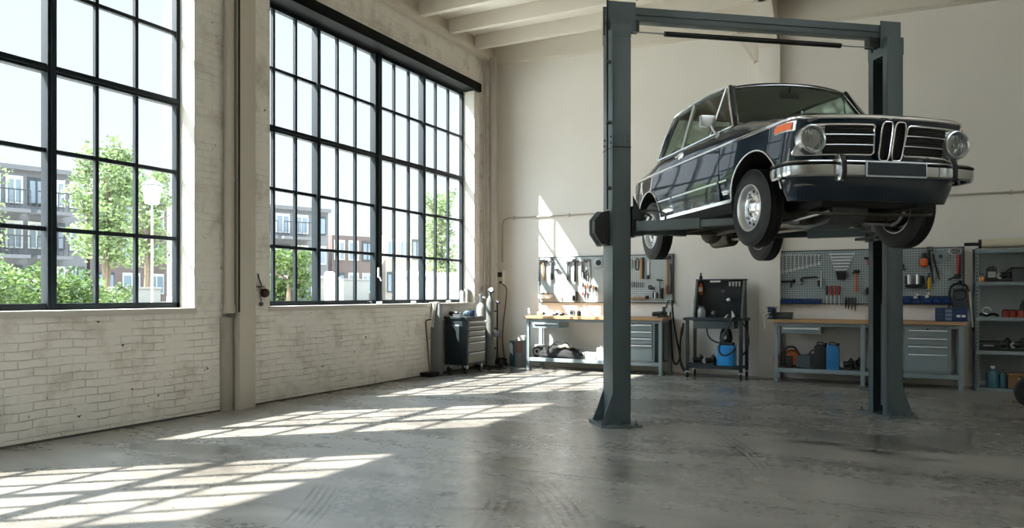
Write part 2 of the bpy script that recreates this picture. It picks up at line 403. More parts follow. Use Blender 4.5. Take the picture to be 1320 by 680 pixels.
struct('floor', MB().bb(XL - .4, XR + .3, YF - .3, YB + .3, -.12, 0), M['floor'])

# left wall with the three window openings
OPEN = [(-2.3, 2.42), (3.50, 5.634), (6.70, 11.63)]
w = MB(); ys = [YF - .3] + [y for o in OPEN for y in o] + [YB + .3]
for a, b_ in zip(ys[0::2], ys[1::2]): w.bb(XL - WT, XL, a, b_, 0, 6.1)
for a, b_ in OPEN: w.bb(XL - WT, XL, a, b_, 0, SILL); w.bb(XL - WT, XL, a, b_, WTOP + .02, 6.1)
wl_ = struct('wall_left', w, M['brick'])
# white plastered reveals, sills
for i, (a, b_) in enumerate(OPEN):
    r = MB(); r.bb(XL - WT + .002, XL - .004, b_ - .012, b_ + .001, SILL, WTOP); r.bb(XL - WT + .002, XL - .004, a - .001, a + .012, SILL, WTOP)
    r.build('reveal', M['jamb'], wl_)
    s_ = MB(); s_.bb(XL - .30, XL + .012, a - .01, b_ + .01, SILL - .055, SILL + .004, .004); s_.build('sill', M['jamb'], wl_)
# lower edge where wall meets floor: dark dirt line
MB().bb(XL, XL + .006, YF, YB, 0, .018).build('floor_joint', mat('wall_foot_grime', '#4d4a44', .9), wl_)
wbk = struct('wall_back', MB().bb(XL - .3, XR + .3, YB, YB + .3, 0, 6.1), M['plaster'])
M['dim_wall'] = mat('grey_wall_paint', '#d5cfc4', .85)
struct('wall_right', MB().bb(XR, XR + .3, YF, YB, 0, 6.1), M['dim_wall'])
wf = MB(); wf.bb(XL, XR, YF - .3, YF, 0, 6.1)
struct('wall_front', wf, M['dim_wall'])
SKX0, SKX1, SKY0, SKY1 = -5.6, -.6, -3.2, -1.3          # added roof opening behind the camera, out of view, for fill light
RX0, RX1, RY0, RY1 = 1.2, 5.4, 2.6, 7.6          # added frosted panel over the unseen right half, brightens the back wall
cm = MB(); cm.bb(XL - .3, XR + .3, SKY1, RY0, ZC, ZC + .2); cm.bb(XL - .3, XR + .3, RY1, YB + .3, ZC, ZC + .2); cm.bb(XL - .3, RX0, RY0, RY1, ZC, ZC + .2); cm.bb(RX1, XR + .3, RY0, RY1, ZC, ZC + .2); cm.bb(XL - .3, XR + .3, YF - .3, SKY0, ZC, ZC + .2); cm.bb(XL - .3, SKX0, SKY0, SKY1, ZC, ZC + .2); cm.bb(SKX1, XR + .3, SKY0, SKY1, ZC, ZC + .2)
ce = struct('ceiling', cm, M['ceil'])
sk = empty('window_4', ((SKX0 + SKX1) / 2, (SKY0 + SKY1) / 2, ZC + .2)); sk['kind'] = 'structure'; a, b = (SKX1 - SKX0) / 2, (SKY1 - SKY0) / 2
q = MB(); q.bb(-a, a, -b - .05, -b, 0, .12); q.bb(-a, a, b, b + .05, 0, .12); q.bb(-a - .05, -a, -b - .05, b + .05, 0, .12); q.bb(a, a + .05, -b - .05, b + .05, 0, .12)
for k in range(1, 5): q.bb(-a + k * 1.0 - .025, -a + k * 1.0 + .025, -b, b, .02, .09)
q.build('window_frame', M['steel_frame'], sk)
fr_, n_, l_, b_ = nt('frosted_fill_panel'); tl_ = n_.new('ShaderNodeBsdfTranslucent'); tl_.inputs['Color'].default_value = (.37, .37, .36, 1); l_.new(tl_.outputs[0], n_['Material Output'].inputs[0])
s5 = empty('window_5', ((RX0 + RX1) / 2, (RY0 + RY1) / 2, ZC + .2)); s5['kind'] = 'structure'; a, b = (RX1 - RX0) / 2, (RY1 - RY0) / 2
MB().bb(-a, a, -b, b, .06, .064).build('pane', fr_, s5)
q = MB(); q.bb(-a, a, -b - .05, -b, 0, .12); q.bb(-a, a, b, b + .05, 0, .12); q.bb(-a - .05, -a, -b - .05, b + .05, 0, .12); q.bb(a, a + .05, -b - .05, b + .05, 0, .12)
for k in range(1, 4): q.bb(-a + k * 1.05 - .02, -a + k * 1.05 + .02, -b, b, .0, .05)
q.build('window_frame', M['steel_frame'], s5)
for k in range(18):
    y = 11.52 - .88 * k
    if y < YF: break
    if -3.3 < y < -1.2: continue
    b2 = MB(); b2.bb(XL + .1, RX0 if RY0 < y < RY1 else XR, y - .05, y + .05, 5.62, ZC, .006); b2.build('beam', M['beam_paint'], ce)
# wall plate (ledge) along left wall and back wall
MB().bb(XL, XL + .11, YF, YB, 5.56, 5.66, .01).build('wall_plate', M['beam_paint'], wl_)
MB().bb(XL, XL + .05, YF, YB, 5.66, ZC).build('wall_band', M['beam_paint'], wl_)
zl_, zr_ = at_y(645, 80.5, YB - .17).z, at_y(1253, 0, YB - .17).z; sl_ = (zr_ - zl_) / (at_y(1253, 0, YB - .17).x - XL)
MB().prism([(XL, YB - .17, zl_), (XR, YB - .17, zl_ + sl_ * (XR - XL)), (XR, YB - .17, ZC), (XL, YB - .17, ZC)], (0, .17, 0)).build('wall_beam', M['beam_paint'], wbk)
# pilaster on the back wall with its haunch and brace
px0, px1 = at_y(978, 200, YB - .14).x, at_y(1005.5, 200, YB - .14).x
MB().bb(px0, px1, YB - .14, YB, 0, 5.9, .006).build('pilaster', M['plaster'], wbk)
hb = MB(); hb.prism([(px0 + .02, YB - .14, 5.2), (px1 - .02, YB - .14, 5.2), (px1 - .02, YB - .14, 5.9), (px0 + .02, YB - .14, 5.9)], (0, .002, 0))
hb.prism([(px0 + .03, YB - .13, 5.15), (px0 + .03, YB - .13, ZC), (px0 + .03, YB - .9, ZC), (px0 + .03, YB - .9, ZC - .18)], (px1 - px0 - .06, 0, 0))
hb.build('haunch', M['beam_paint'], wbk)
gb = MB(); gb.bar((px0 - .05, YB - .12, 4.95), (px0 - .62, YB - .12, ZC), .07, .06); gb.build('knee_brace', M['beam_paint'], wbk)
gb = MB(); gb.bb((px0 + px1) / 2 - .06, (px0 + px1) / 2 + .06, YF, YB - .1, ZC - .24, ZC - .0, .01); gb.build('girder', M['beam_paint'], ce)
# pier between the windows: the projecting pillar with its recess
pl = MB(); pl.bb(XL - .02, -6.55, 6.10, 6.33, 0, 5.6, .006); pl.build('pilaster', mat('pillar_paint', '#bbb5a8', .75, noise=.12, nscale=3, bump=.15, bscale=30), wl_)
dp = empty('drain_pipe', (-6.63, 6.02, 1.1), 0, 'pale painted vertical drain pipe beside the pillar between the windows, ending above a channel', 'pipe')
q = MB(); q.cyl((0, 0, 0), (0, 0, 4.5), .055, seg=20); q.build('pipe', M['conduit'], dp)
q = MB(); q.lathe([(.057, 0), (.066, 0), (.066, .09), (.057, .09)], (0, 0, -.01), seg=20, close=True); q.build('collar', M['conduit'], dp)
q = MB(); q.lathe([(.056, 0), (.062, 0), (.062, .03), (.056, .03)], (0, 0, 1.47), seg=20, close=True); q.build('collar', M['conduit'], dp)
q = MB(); q.tube([(0, 0, 0), (0, .01, -.04), (-.03, .03, -.06)], .03); q.build('bracket', M['dsteel'], dp)
ch = MB(); ch.cyl((-6.69, 6.03, 0), (-6.69, 6.03, 1.05), .075, seg=20); ch.build('channel', mat('channel_paint', '#9a9488', .7, noise=.2, nscale=6), wl_)
MB().bb(-6.568, -6.549, 6.090, 6.1005, 1.1, 5.6).build('shadow_gap_strip', M['black_matte'], wl_)  # black strip stands in for the shaded gap between pipe and pillar
# corner column pipes
cp = empty('corner_pipe', (-6.56, 12.05, 0), 0, 'thick pale painted pipe standing floor to ceiling in the back left corner', 'pipe')
MB().cyl((0, 0, 0), (0, 0, 5.6), .075, seg=20).build('pipe', M['conduit'], cp)
for z in (.6, 2.4, 4.3): q = MB(); q.lathe([(.076, 0), (.083, 0), (.083, .03), (.076, .03)], (0, 0, z), seg=20, close=True); q.build('collar', M['conduit'], cp)
tag(MB().cyl((-6.64, 11.86, .0), (-6.64, 11.86, 5.5), .024, seg=12).build('riser_pipe', M['conduit']), 'thin pale riser pipe on the left wall beside the thick corner pipe', 'pipe')
# conduit along the back wall at 2.6 m
z1 = at_y(660, 281, YB - .03).z; z2 = at_y(1250, 249.5, YB - .03).z
zc = (z1 + z2) / 2
q = MB(); q.tube([(-6.55, YB - .02, 1.9), (-6.55, YB - .02, zc - .12), (-6.52, YB - .02, zc - .03), (-6.44, YB - .02, zc), (px0 - .05, YB - .02, zc), (px0 - .02, YB - .155, zc), (px1 + .02, YB - .155, zc), (px1 + .05, YB - .02, zc), (XR, YB - .02, zc)], .014, 8)
for k in range(11): q.bb(-6.3 + k * 1.1 - .012, -6.3 + k * 1.1 + .012, YB - .037, YB, zc - .03, zc + .03)
tag(q.build('conduit_pipe', M['conduit']), 'thin pale conduit running along the back wall above the pegboards', 'conduit')

# ------------------------------------------------------------------ windows
M['pane'] = glass('window_glass', (.985, .995, .995), 0, .5)
ROWS = [1.90, 2.62, 3.37, 4.12]
def window(n, y0, y1, thin, thick, mid=None):
    wn = empty('window_%d' % n, (XG, (y0 + y1) / 2, SILL)); wn['kind'] = 'structure'
    L = lambda y: y - (y0 + y1) / 2; Z = lambda z: z - SILL
    f = MB(); T = .055
    f.bb(-.045, .03, L(y0), L(y1), Z(SILL), Z(SILL + T + .01), .004); f.bb(-.045, .03, L(y0), L(y1), Z(WTOP - T), Z(WTOP), .004)
    f.bb(-.045, .03, L(y0), L(y0) + T, Z(SILL), Z(WTOP), .004); f.bb(-.045, .03, L(y1) - T, L(y1), Z(SILL), Z(WTOP), .004)
    f.build('window_frame', M['steel_frame'], wn)
    t = MB(); t.bb(-.05, .04, L(y0) + .03, L(y1) - .03, Z(3.33), Z(3.41), .005); t.bb(-.03, .065, L(y0) + .05, L(y1) - .05, Z(3.355), Z(3.375)); t.build('transom', M['steel_frame'], wn)
    for y, wd in thick:
        t = MB(); t.bb(-.055, .05, L(y) - wd / 2, L(y) + wd / 2, Z(SILL + .02), Z(WTOP - .02), .005); t.bb(-.03, .07, L(y) - wd * .18, L(y) + wd * .18, Z(SILL + .03), Z(WTOP - .03)); t.build('mullion', M['steel_frame'], wn)
    g = MB()
    for y in thin: g.bb(-.02, .022, L(y) - .018, L(y) + .018, Z(SILL + .03), Z(WTOP - .03))
    for z in ROWS:
        if abs(z - 3.37) > .1: g.bb(-.02, .024, L(y0) + .03, L(y1) - .03, Z(z) - .02, Z(z) + .02)
    g.build('glazing_bars', M['steel_frame'], wn)
    MB().bb(-.004, .004, L(y0) + .03, L(y1) - .03, Z(SILL) + .03, Z(WTOP) - .03).build('pane', M['pane'], wn)
    lt = MB(); lt.bb(XL - .30 - XG, XL + .07 - XG, L(y0) - .12, L(y1) + .12, Z(WTOP + .012), Z(WTOP + .028)); lt.bb(XL + .002 - XG, XL + .07 - XG, L(y0) - .12, L(y1) + .12, Z(WTOP + .0), Z(WTOP + .15), .006)
    lt.build('lintel', mat('lintel_paint', '#0c0e0f', .85, spec=.2), wn)
    return wn
w1 = window(1, 3.50, 5.634, [4.68, 5.11], [(4.225, .085)])
w2 = window(2, 6.70, 11.63, [7.02, 7.41, 8.23, 8.62, 9.56, 9.95, 10.74, 11.14], [(7.81, .06), (9.12, .16), (10.34, .055)])
w0 = window(3, -2.3, 2.42, [-1.9, -1.5, -.7, -.3, .45, .85, 1.6, 2.0], [(-1.1, .055), (.06, .16), (1.22, .055)])
# window stay and its handle on the middle mullion
q = MB(); q.bar((XG + .08, 9.07, 1.55), (XG + .08, 9.07, 1.70), .03, .02); q.bar((XG + .10, 9.07, 1.56), (XG + .13, 9.07, 1.50), .018, .018); q.build('window_handle', M['steel'], w2, loc=-w2.location)
# ------------------------------------------------------------------ outside the windows
GZ = .85
M['ground_out'] = mat('outside_paving', '#b9b6ac', .9, noise=.15, nscale=.6)
gq = MB(); gq.bb(-140, XL - WT - .01, -60, 140, GZ - .3, GZ)
struct('ground_outside', gq, M['ground_out'])
def leaf_mat(name, c1, c2):
    m, n, l, b = nt(name)
    ob = n.new('ShaderNodeTexCoord'); nz = n.new('ShaderNodeTexNoise'); nz.inputs['Scale'].default_value = 2.5; l.new(ob.outputs['Object'], nz.inputs['Vector'])
    cr = n.new('ShaderNodeValToRGB'); cr.color_ramp.elements[0].position = .38; cr.color_ramp.elements[1].position = .62; cr.color_ramp.elements[0].color = srgb(c1); cr.color_ramp.elements[1].color = srgb(c2)
    l.new(nz.outputs['Fac'], cr.inputs['Fac']); l.new(cr.outputs['Color'], b.inputs['Base Color']); b.inputs['Roughness'].default_value = .6
    tl = n.new('ShaderNodeBsdfTranslucent'); l.new(cr.outputs['Color'], tl.inputs['Color']); mx = n.new('ShaderNodeMixShader'); mx.inputs[0].default_value = .35
    out = n['Material Output']; l.new(b.outputs[0], mx.inputs[1]); l.new(tl.outputs[0], mx.inputs[2]); l.new(mx.outputs[0], out.inputs[0])
    return m
M['leaf'] = leaf_mat('light_leaves', '#4b5c35', '#7d8e5c'); M['leaf2'] = leaf_mat('hedge_leaves', '#33451f', '#5c7036')
M['bark'] = mat('bark', '#6b5d4c', .9, noise=.4, nscale=10)
def leaves(mb, c, r, n, size, squash=1.0):
    c = V(c)
    for _ in range(n):
        d = V((random.gauss(0, 1), random.gauss(0, 1), random.gauss(0, 1))).normalized() * (r * random.random() ** .4); d.z *= squash
        p = c + d; a = V((random.gauss(0, 1), random.gauss(0, 1), random.gauss(0, .6))).normalized(); b = a.orthogonal().normalized(); s_ = size * random.uniform(.6, 1.3)
        b = Quaternion(a, random.uniform(0, 6.3)) @ b
        vs = [mb.bm.verts.new(p + a * s_), mb.bm.verts.new(p + b * s_ * .55), mb.bm.verts.new(p - a * s_), mb.bm.verts.new(p - b * s_ * .55)]
        mb.bm.faces.new(vs)
def tree(name, x, y, h, r, nb, nl, label, cat, group=None, m='leaf', leafsize=.09, low=.3):
    t = empty(name, (x, y, GZ), 0, label, cat, group)
    tr = MB(); tr.tube([(0, 0, 0), (.05, .05, h * .3), (0, .1, h * .7), (0, 0, h * .92)], [.10, .09, .05, .02], 8); tr.tube([(.25, -.3, 0), (.2, -.2, h * .3), (.1, -.1, h * .55)], [.07, .06, .03], 8)
    for k in range(8):
        a = k * 2.4; z = h * (.35 + .06 * k); tr.tube([(0, .05, z), (math.cos(a) * r * .4, math.sin(a) * r * .4, z + h * .1), (math.cos(a) * r * .75, math.sin(a) * r * .75, z + h * .14)], [.035, .025, .012], 6)
    tr.build('trunk', M['bark'], t)
    c = MB()
    for k in range(nb):
        z = h * (low + (1 - low) * (k + .5) / nb); rr = r * math.sin(PI * min(1, .16 + .84 * (1 - (z / h - low) / (1 - low)))) ** .6 if z > h * .5 else r * (.75 + .25 * (z / h - low) / .3)
        for j in range(5):
            a = random.uniform(0, 6.3); q = rr * random.uniform(.25, .8); leaves(c, (math.cos(a) * q, math.sin(a) * q, z + random.uniform(-.1, .1)), r * .36, nl, leafsize)
    c.build('crown', M[m], t, fix=False, sharp=180)
    return t
p = Ov + ray(137, 379) * 26
tree('tree', p.x, p.y, 5.5, 1.35, 12, 95, 'small leafy green tree outside the window nearest the camera', 'tree', 'x', leafsize=.085)
del bpy.data.objects['tree']['group']
p = Ov + ray(190, 379) * 31
tree('tree', p.x, p.y, 5.6, 1.1, 8, 55, 'sparse pale tree just behind the street lantern, right of the leafy tree', 'tree', leafsize=.09)
p = Ov + ray(566, 379) * 24
tree('tree', p.x, p.y, 3.7, .75, 8, 50, 'slim pale tree behind the white picket fence', 'tree', leafsize=.07)
p = Ov + ray(8, 379) * 30
tree('tree', p.x - 1.2, p.y - .4, 6.2, 1.25, 7, 40, 'tree with sparse top at the left edge, standing before the balcony block', 'tree', leafsize=.08)
p = Ov + ray(372, 379) * 22
tree('bush', p.x, p.y, 1.75, .9, 5, 110, 'rounded green bush before the grey block, seen through the big window', 'bush', m='leaf2', leafsize=.07, low=.1)
# hedge: individual bushes
hp = Ov + ray(40, 379) * 16; hd = empty('hedge', (hp.x, hp.y, GZ), 0, 'loose yellow-green hedge outside the first window, left of the leafy tree', 'hedge'); c = MB()
for (u, d, h, r) in [(-20, 15, 1.15, .95), (22, 16, 1.25, 1.0), (58, 16.5, 1.05, .8), (92, 17, .95, .75), (128, 18.5, .7, .6)]:
    p = Ov + ray(u, 379) * d; o = V((p.x - hp.x, p.y - hp.y, 0))
    for k in range(26):
        a = random.uniform(0, 6.3); q_ = r * random.random() ** .5; leaves(c, o + V((math.cos(a) * q_, math.sin(a) * q_, h * random.uniform(.15, .8))), .28, 70, .055)
    s_ = MB()
    for k in range(5): a = k * 1.26; s_.tube([o, o + V((math.cos(a) * r * .3, math.sin(a) * r * .3, h * .4)), o + V((math.cos(a) * r * .6, math.sin(a) * r * .6, h * .7))], .015, 5)
    s_.build('stem', M['bark'], hd)
c.build('foliage', M['leaf2'], hd, fix=False, sharp=180)
gr = MB()
for k in range(2600):
    u = random.uniform(-20, 400); p = at_x(u, 379, -7.6 - random.random() ** 1.5 * 4); h = random.uniform(.12, .36)
    w_ = random.uniform(-.05, .05); a = V((p.x, p.y, GZ)); gr.bm.faces.new([gr.bm.verts.new(a + V((0, -.012, 0))), gr.bm.verts.new(a + V((0, .012, 0))), gr.bm.verts.new(a + V((w_, w_, h)))])
tag(gr.build('grass', M['leaf2'], fix=False), 'thin strip of tall grass growing below the windows outside', 'grass', kind='stuff')
# street lantern
p = Ov + ray(196, 379) * 20
t = empty('street_lamp', (p.x, p.y, GZ), 0, 'white glass lantern on a slim pole beside the tree', 'street lamp')
sm = mat('lamp_post_paint', '#8a8f90', .5)
MB().cyl((0, 0, 0), (0, 0, 2.85), .035, .028, 12).build('pole', sm, t)
MB().lathe([(.0, 0), (.17, 0), (.24, .48), (.22, .5), (0, .5)], (0, 0, 2.85), seg=8, smooth=False).build('lantern', mat('lantern_glass', '#a9adac', .25), t)
MB().lathe([(.27, 0), (.24, .05), (.08, .14), (0, .2)], (0, 0, 3.35), seg=8, smooth=False).build('cap', sm, t)
# low walls
for (u, d, L, h, lab) in ((175, 24, 1.6, .62, 'low grey garden wall behind the street lantern'), (440, 34, 3.6, 1.1, 'low pale wall in front of the brick houses')):
    p = Ov + ray(u, 379) * d; q = MB(); q.box((p.x, p.y, GZ + h / 2), (.3, L, h), None, .02); q.box((p.x, p.y, GZ + h + .03), (.36, L + .06, .06), None, .01); tag(q.build('garden_wall', mat('concrete_wall', '#6f6d68', .9, noise=.1)), lab, 'wall')
def rotbox(c, L): return c
M['facade_grey'] = mat('facade_grey', '#5a595b', .85, noise=.08, nscale=.8); M['facade_brick'] = mat('facade_brick', '#5b4d48', .9, noise=.15, nscale=2)
M['facade_beige'] = mat('facade_beige', '#8e8378', .9, noise=.1, nscale=1.5); M['win_out'] = mat('far_window_glass', '#6c767e', .12, spec=.8); M['balc'] = mat('balcony_rail', '#2b2e31', .5)
M['out_white'] = mat('outside_white_paint', '#a5a5a0', .7)
def building(lab, P0, P1, z1, fm, floors, nw, depth=9, balc=True, cap=True):
    P0 = V((P0.x, P0.y, 0)); P1 = V((P1.x, P1.y, 0)); d = P1 - P0; L = d.length; ang = math.atan2(d.y, d.x)
    b = empty('apartment_building', (P0.x, P0.y, GZ), ang, lab, 'building', None)
    H = z1 - GZ
    # local x along facade, facade faces -y side toward us
    MB().bb(0, L, 0, depth, 0, H).build('wall', fm, b)
    if cap: MB().bb(-.15, L + .15, -.15, depth + .15, H, H + .22).build('roof_edge', M['facade_grey'], b)
    fh = H / floors; ww = L / nw
    for f_ in range(floors):
        for k in range(nw):
            x0 = k * ww + ww * .2; z0 = f_ * fh + fh * .28
            w_ = MB(); w_.bb(x0 - .08, x0 + ww * .6 + .08, -.05, .02, z0 - .08, z0 + fh * .58); w_.bb(x0 + ww * .3 - .04, x0 + ww * .3 + .04, -.09, 0, z0, z0 + fh * .5)
            wf_ = w_.build('window', M['out_white'] if (k + f_) % 3 else M['balc'], b)
            g_ = MB(); g_.bb(x0, x0 + ww * .28, -.07, -.045, z0, z0 + fh * .5); g_.bb(x0 + ww * .32, x0 + ww * .6, -.07, -.045, z0, z0 + fh * .5); g_.build('pane', M['win_out'], wf_)
        if balc and f_:
            for k in range(0, nw - 1, 2):
                q = MB(); x0 = k * ww + ww * .1; q.bb(x0, x0 + ww * 1.7, -1.3, 0, f_ * fh, f_ * fh + .16)
                bl = q.build('balcony', M['facade_grey'], b)
                q = MB(); q.bb(x0, x0 + ww * 1.7, -1.3, -1.26, f_ * fh + 1.0, f_ * fh + 1.06)
                n_ = int(ww * 1.7 / .22)
                for j in range(n_ + 1): q.bb(x0 + j * ww * 1.7 / n_ - .015, x0 + j * ww * 1.7 / n_ + .015, -1.3, -1.27, f_ * fh + .16, f_ * fh + 1.0)
                q.build('railing', M['balc'], bl)
    return b
def rp(u, d): return Ov + ray(u, 379) * d
building('grey apartment block with balconies seen behind the leafy tree', rp(-90, 33), rp(112, 38), 7.2, M['facade_grey'], 3, 7)
building('brown brick end block adjoining the balcony block, mostly behind the tree', rp(116, 39.5), rp(215, 45), 6.6, M['facade_brick'], 3, 3, depth=4, balc=False)
building('grey three storey block with balconies at the left of the big window', rp(300, 44), rp(423, 48), 6.5, M['facade_grey'], 3, 5)
building('low beige brick house just right of the grey block in the big window', rp(428, 52), rp(482, 54), 5.4, M['facade_brick'], 2, 3, balc=False, cap=False)
building('pale beige house seen right of the big window middle bar', rp(497, 55), rp(545, 56), 5.7, M['facade_beige'], 2, 3, balc=False, cap=False)
building('palest low house behind the slim tree at the right of the big window', rp(556, 68), rp(640, 72), 5.4, M['facade_beige'], 2, 3, balc=False, cap=False)
# picket fence
A, B = rp(508, 17), rp(600, 20.5); d = B - A; L = math.hypot(d.x, d.y); ft = empty('picket_fence', (A.x, A.y, GZ), math.atan2(d.y, d.x), 'white picket fence seen through the right half of the big window', 'fence')
q = MB(); q.bb(0, L, .02, .05, .15, .22); q.bb(0, L, .02, .05, .82, .89); q.build('rail', M['out_white'], ft)
q = MB()
for k in range(int(L / .14)): q.prism([(k * .14, 0, .03), (k * .14 + .09, 0, .03), (k * .14 + .09, 0, .95), (k * .14 + .045, 0, 1.02), (k * .14, 0, .95)], (0, .02, 0))
q.build('pickets', M['out_white'], ft)
p = rp(418, 26)
t = empty('utility_cabinet', (p.x, p.y, GZ), .3, 'white pointed utility box outside the big window, below the grey block', 'cabinet')
MB().prism([(0, 0, 0), (.5, 0, 0), (.5, 0, .95), (.1, 0, 1.25), (0, 0, 1.2)], (0, .5, 0), 0, .01).build('body', M['out_white'], t)
MB().bb(.05, .45, -.01, 0, .1, .8).build('door', mat('cabinet_door', '#949692', .6), t)
# ------------------------------------------------------------------ two-post lift (local: x across from left post to right post, y to the rear of the car)
AX = V((.791, .611, 0)).normalized(); CC = V((.611, -.791, 0)).normalized()
LA = math.atan2(AX.y, AX.x)
PW, PD, PH = .185, .31, 4.02
c0 = at_z(790, 549.5)                                    # near outer corner of the left post
c1 = at_z(1143.5, 537.5)                                 # near inner corner of the right post
lc = c0 + AX * PW / 2 - CC * PD / 2                      # centre of the left post
rc = c1 + AX * PW / 2 - CC * PD / 2
SPAN = (rc - lc).dot(AX)
lift = empty('car_lift', (lc.x, lc.y, 0), LA, 'grey-green two post car lift with an overhead beam, holding up the dark blue car', 'car lift')
LT, LD = M['lift_teal'], M['lift_dark']
def post(side):
    """side +1: opening faces +x (left post); -1: right post"""
    ox = 0 if side > 0 else SPAN
    X = lambda a: ox + side * a
    m = MB()
    m.bb(X(-PW / 2), X(-PW / 2 + .012), -PD / 2, PD / 2, .02, PH, .003)                        # back web
    m.bb(X(-PW / 2), X(PW / 2), -PD / 2, -PD / 2 + .012, .02, PH, .003); m.bb(X(-PW / 2), X(PW / 2), PD / 2 - .012, PD / 2, .02, PH, .003)
    m.bb(X(PW / 2 - .012), X(PW / 2), -PD / 2, -PD / 2 + .075, .02, PH, .003); m.bb(X(PW / 2 - .012), X(PW / 2), PD / 2 - .075, PD / 2, .02, PH, .003)
    po = m.build('post', LT, lift)
    m = MB(); m.bb(X(-PW / 2 - .006), X(PW / 2 + .003), -PD / 2 - .004, PD / 2 + .004, PH - .18, PH - .0, .002); 
    m.build('head_plate', LT, lift)
    m = MB(); m.bb(X(-PW / 2 + .03), X(-PW / 2 + .05), -.07, .07, .05, PH - .1); m.build('inner_rail', M['black_matte'], lift)
    m = MB(); m.cyl((X(0), .03, .1), (X(0), .03, 1.2), .03, seg=14); m.cyl((X(0), .03, 1.2), (X(0), .03, 1.95), .016, seg=12); m.build('hydraulic_cylinder', M['dsteel'], lift)
    m = MB(); m.tube([(X(.03), -.05, .05), (X(.03), -.05, PH - .2)], .006, 6); m.build('cable', M['steel'], lift)
    # base plate and gussets
    m = MB(); bw = .23
    m.prism([(X(-bw), -PD / 2 - .06, 0), (X(-bw + .06), -PD / 2 - .12, 0), (X(.17), -PD / 2 - .12, 0), (X(.17), PD / 2 + .12, 0), (X(-bw + .06), PD / 2 + .12, 0), (X(-bw), PD / 2 + .06, 0)], (0, 0, .022), 0)
    m.build('base_plate', LT, lift)
    for y in (-PD / 2 + .006, PD / 2 - .006):
        m = MB(); m.prism([(X(-PW / 2), y - .006, .022), (X(-PW / 2 - .12), y - .006, .022), (X(-PW / 2 - .11), y - .006, .04), (X(-PW / 2), y - .006, .33)], (0, .012, 0)); m.build('gusset', LT, lift)
    for (a, b) in ((-.18, -.19), (-.18, .19), (.12, -.235), (.12, .235), (-.05, -.235), (-.05, .235)):
        m = MB(); m.cyl((X(a), b, .022), (X(a), b, .034), .02, seg=6); m.cyl((X(a), b, .034), (X(a), b, .06), .009, seg=10); m.build('anchor_bolt', M['dsteel'], lift)
    # bolts near the top and at the joint
    for z in (PH - .05, PH - .14, 2.88, 3.1):
        for y in (-PD / 2 - .002, PD / 2 + .002):
            pass
    m = MB()
    for z in (PH - .04, 2.86, 2.80):
        for a in (-.06, .06): m.cyl((X(a), -PD / 2, z), (X(a), -PD / 2 - .012, z), .010, seg=8)
        for b in (-.10, .10): m.cyl((X(-PW / 2), b, z), (X(-PW / 2 - .012), b, z), .010, seg=8)
    for z in (1.1, 1.55, 3.25, 3.35, 3.55): m.cyl((X(.02), -PD / 2, z), (X(.02), -PD / 2 - .004, z), .007, seg=8)
    m.build('bolts', M['dsteel'], lift)
    m = MB(); m.bb(X(-PW / 2 - .003), X(PW / 2 + .002), -PD / 2 - .003, PD / 2 + .003, 2.745, 2.757); m.build('joint_band', LD, lift)
    return po
post(1); post(-1)
# overhead beam with end brackets, padded shut-off bar
q = MB(); q.bb(-.10, SPAN + .05, -.06, .06, PH + .02, PH + .155, .006); q.bb(-.10, SPAN + .05, -.075, .075, PH + .075, PH + .082); q.build('overhead_beam', LT, lift)
for X, s_ in ((0, 1), (SPAN, -1)):
    q = MB(); q.bb(X - .12, X + .17 * s_ if s_ > 0 else X + .12, -.085, -.075, PH - .10, PH + .19); q.bb(X - .12, X + .12, .075, .085, PH - .10, PH + .19)
    q.build('beam_bracket', LT, lift)
    q = MB(); q.lathe([(0, -.02), (.06, -.02), (.06, -.008), (.045, -.008), (.045, .008), (.06, .008), (.06, .02), (0, .02)], (X + s_ * .16, 0, PH - .03), (0, 1, 0), 20); q.cyl((X + s_ * .16, -.07, PH - .03), (X + s_ * .16, .07, PH - .03), .014); q.bb(X + s_ * .1, X + s_ * .22, -.045, .045, PH - .08, PH + .02); q.build('pulley', LD, lift)
q = MB(); q.tube([(.16, -.02, PH - .08), (SPAN - .16, -.02, PH - .08)], .007, 8); q.build('shut_off_rod', M['steel'], lift)
q = MB(); q.cyl((.50, -.02, PH - .08), (SPAN - .55, -.02, PH - .08), .026, seg=16); q.build('bar_padding', M['rubber'], lift)
# hydraulic hose on the outside of the left post + clips, cable box
q = MB(); q.tube([(-PW / 2 - .035, -.09, 2.14), (-PW / 2 - .035, -.09, 4.25), (-PW / 2 + .0, -.05, 4.4), (.2, -.05, 4.25)], .010, 8); hz = q.build('hydraulic_hose', M['black'], lift)
for z in (2.35, 3.0, 3.6):
    q = MB(); q.cyl((-PW / 2, -.09, z), (-PW / 2 - .05, -.09, z), .02, seg=10); q.build('hose_clip', M['dsteel'], lift)
q = MB(); zb = 1.78; yq = -.10
q.prism([(-PW / 2 - .015, yq, zb), (-PW / 2 - .10, yq, zb + .02), (-PW / 2 - .17, yq, zb + .13), (-PW / 2 - .17, yq, zb + .25), (-PW / 2 - .10, yq, zb + .33), (-PW / 2 - .015, yq, zb + .35)], (0, .14, 0), 0, .008)
hb_ = q.build('latch_cover', M['black'], lift)
q = MB(); q.prism([(-PW / 2 - .105, yq + .145, zb + .0), (-PW / 2 - .185, yq + .145, zb + .12), (-PW / 2 - .185, yq + .145, zb + .26), (-PW / 2 - .105, yq + .145, zb + .35), (-PW / 2 - .06, yq + .145, zb + .35), (-PW / 2 - .06, yq + .145, zb)], (0, -.02, 0)); q.build('cover_rim', M['bench_grey'], hb_)
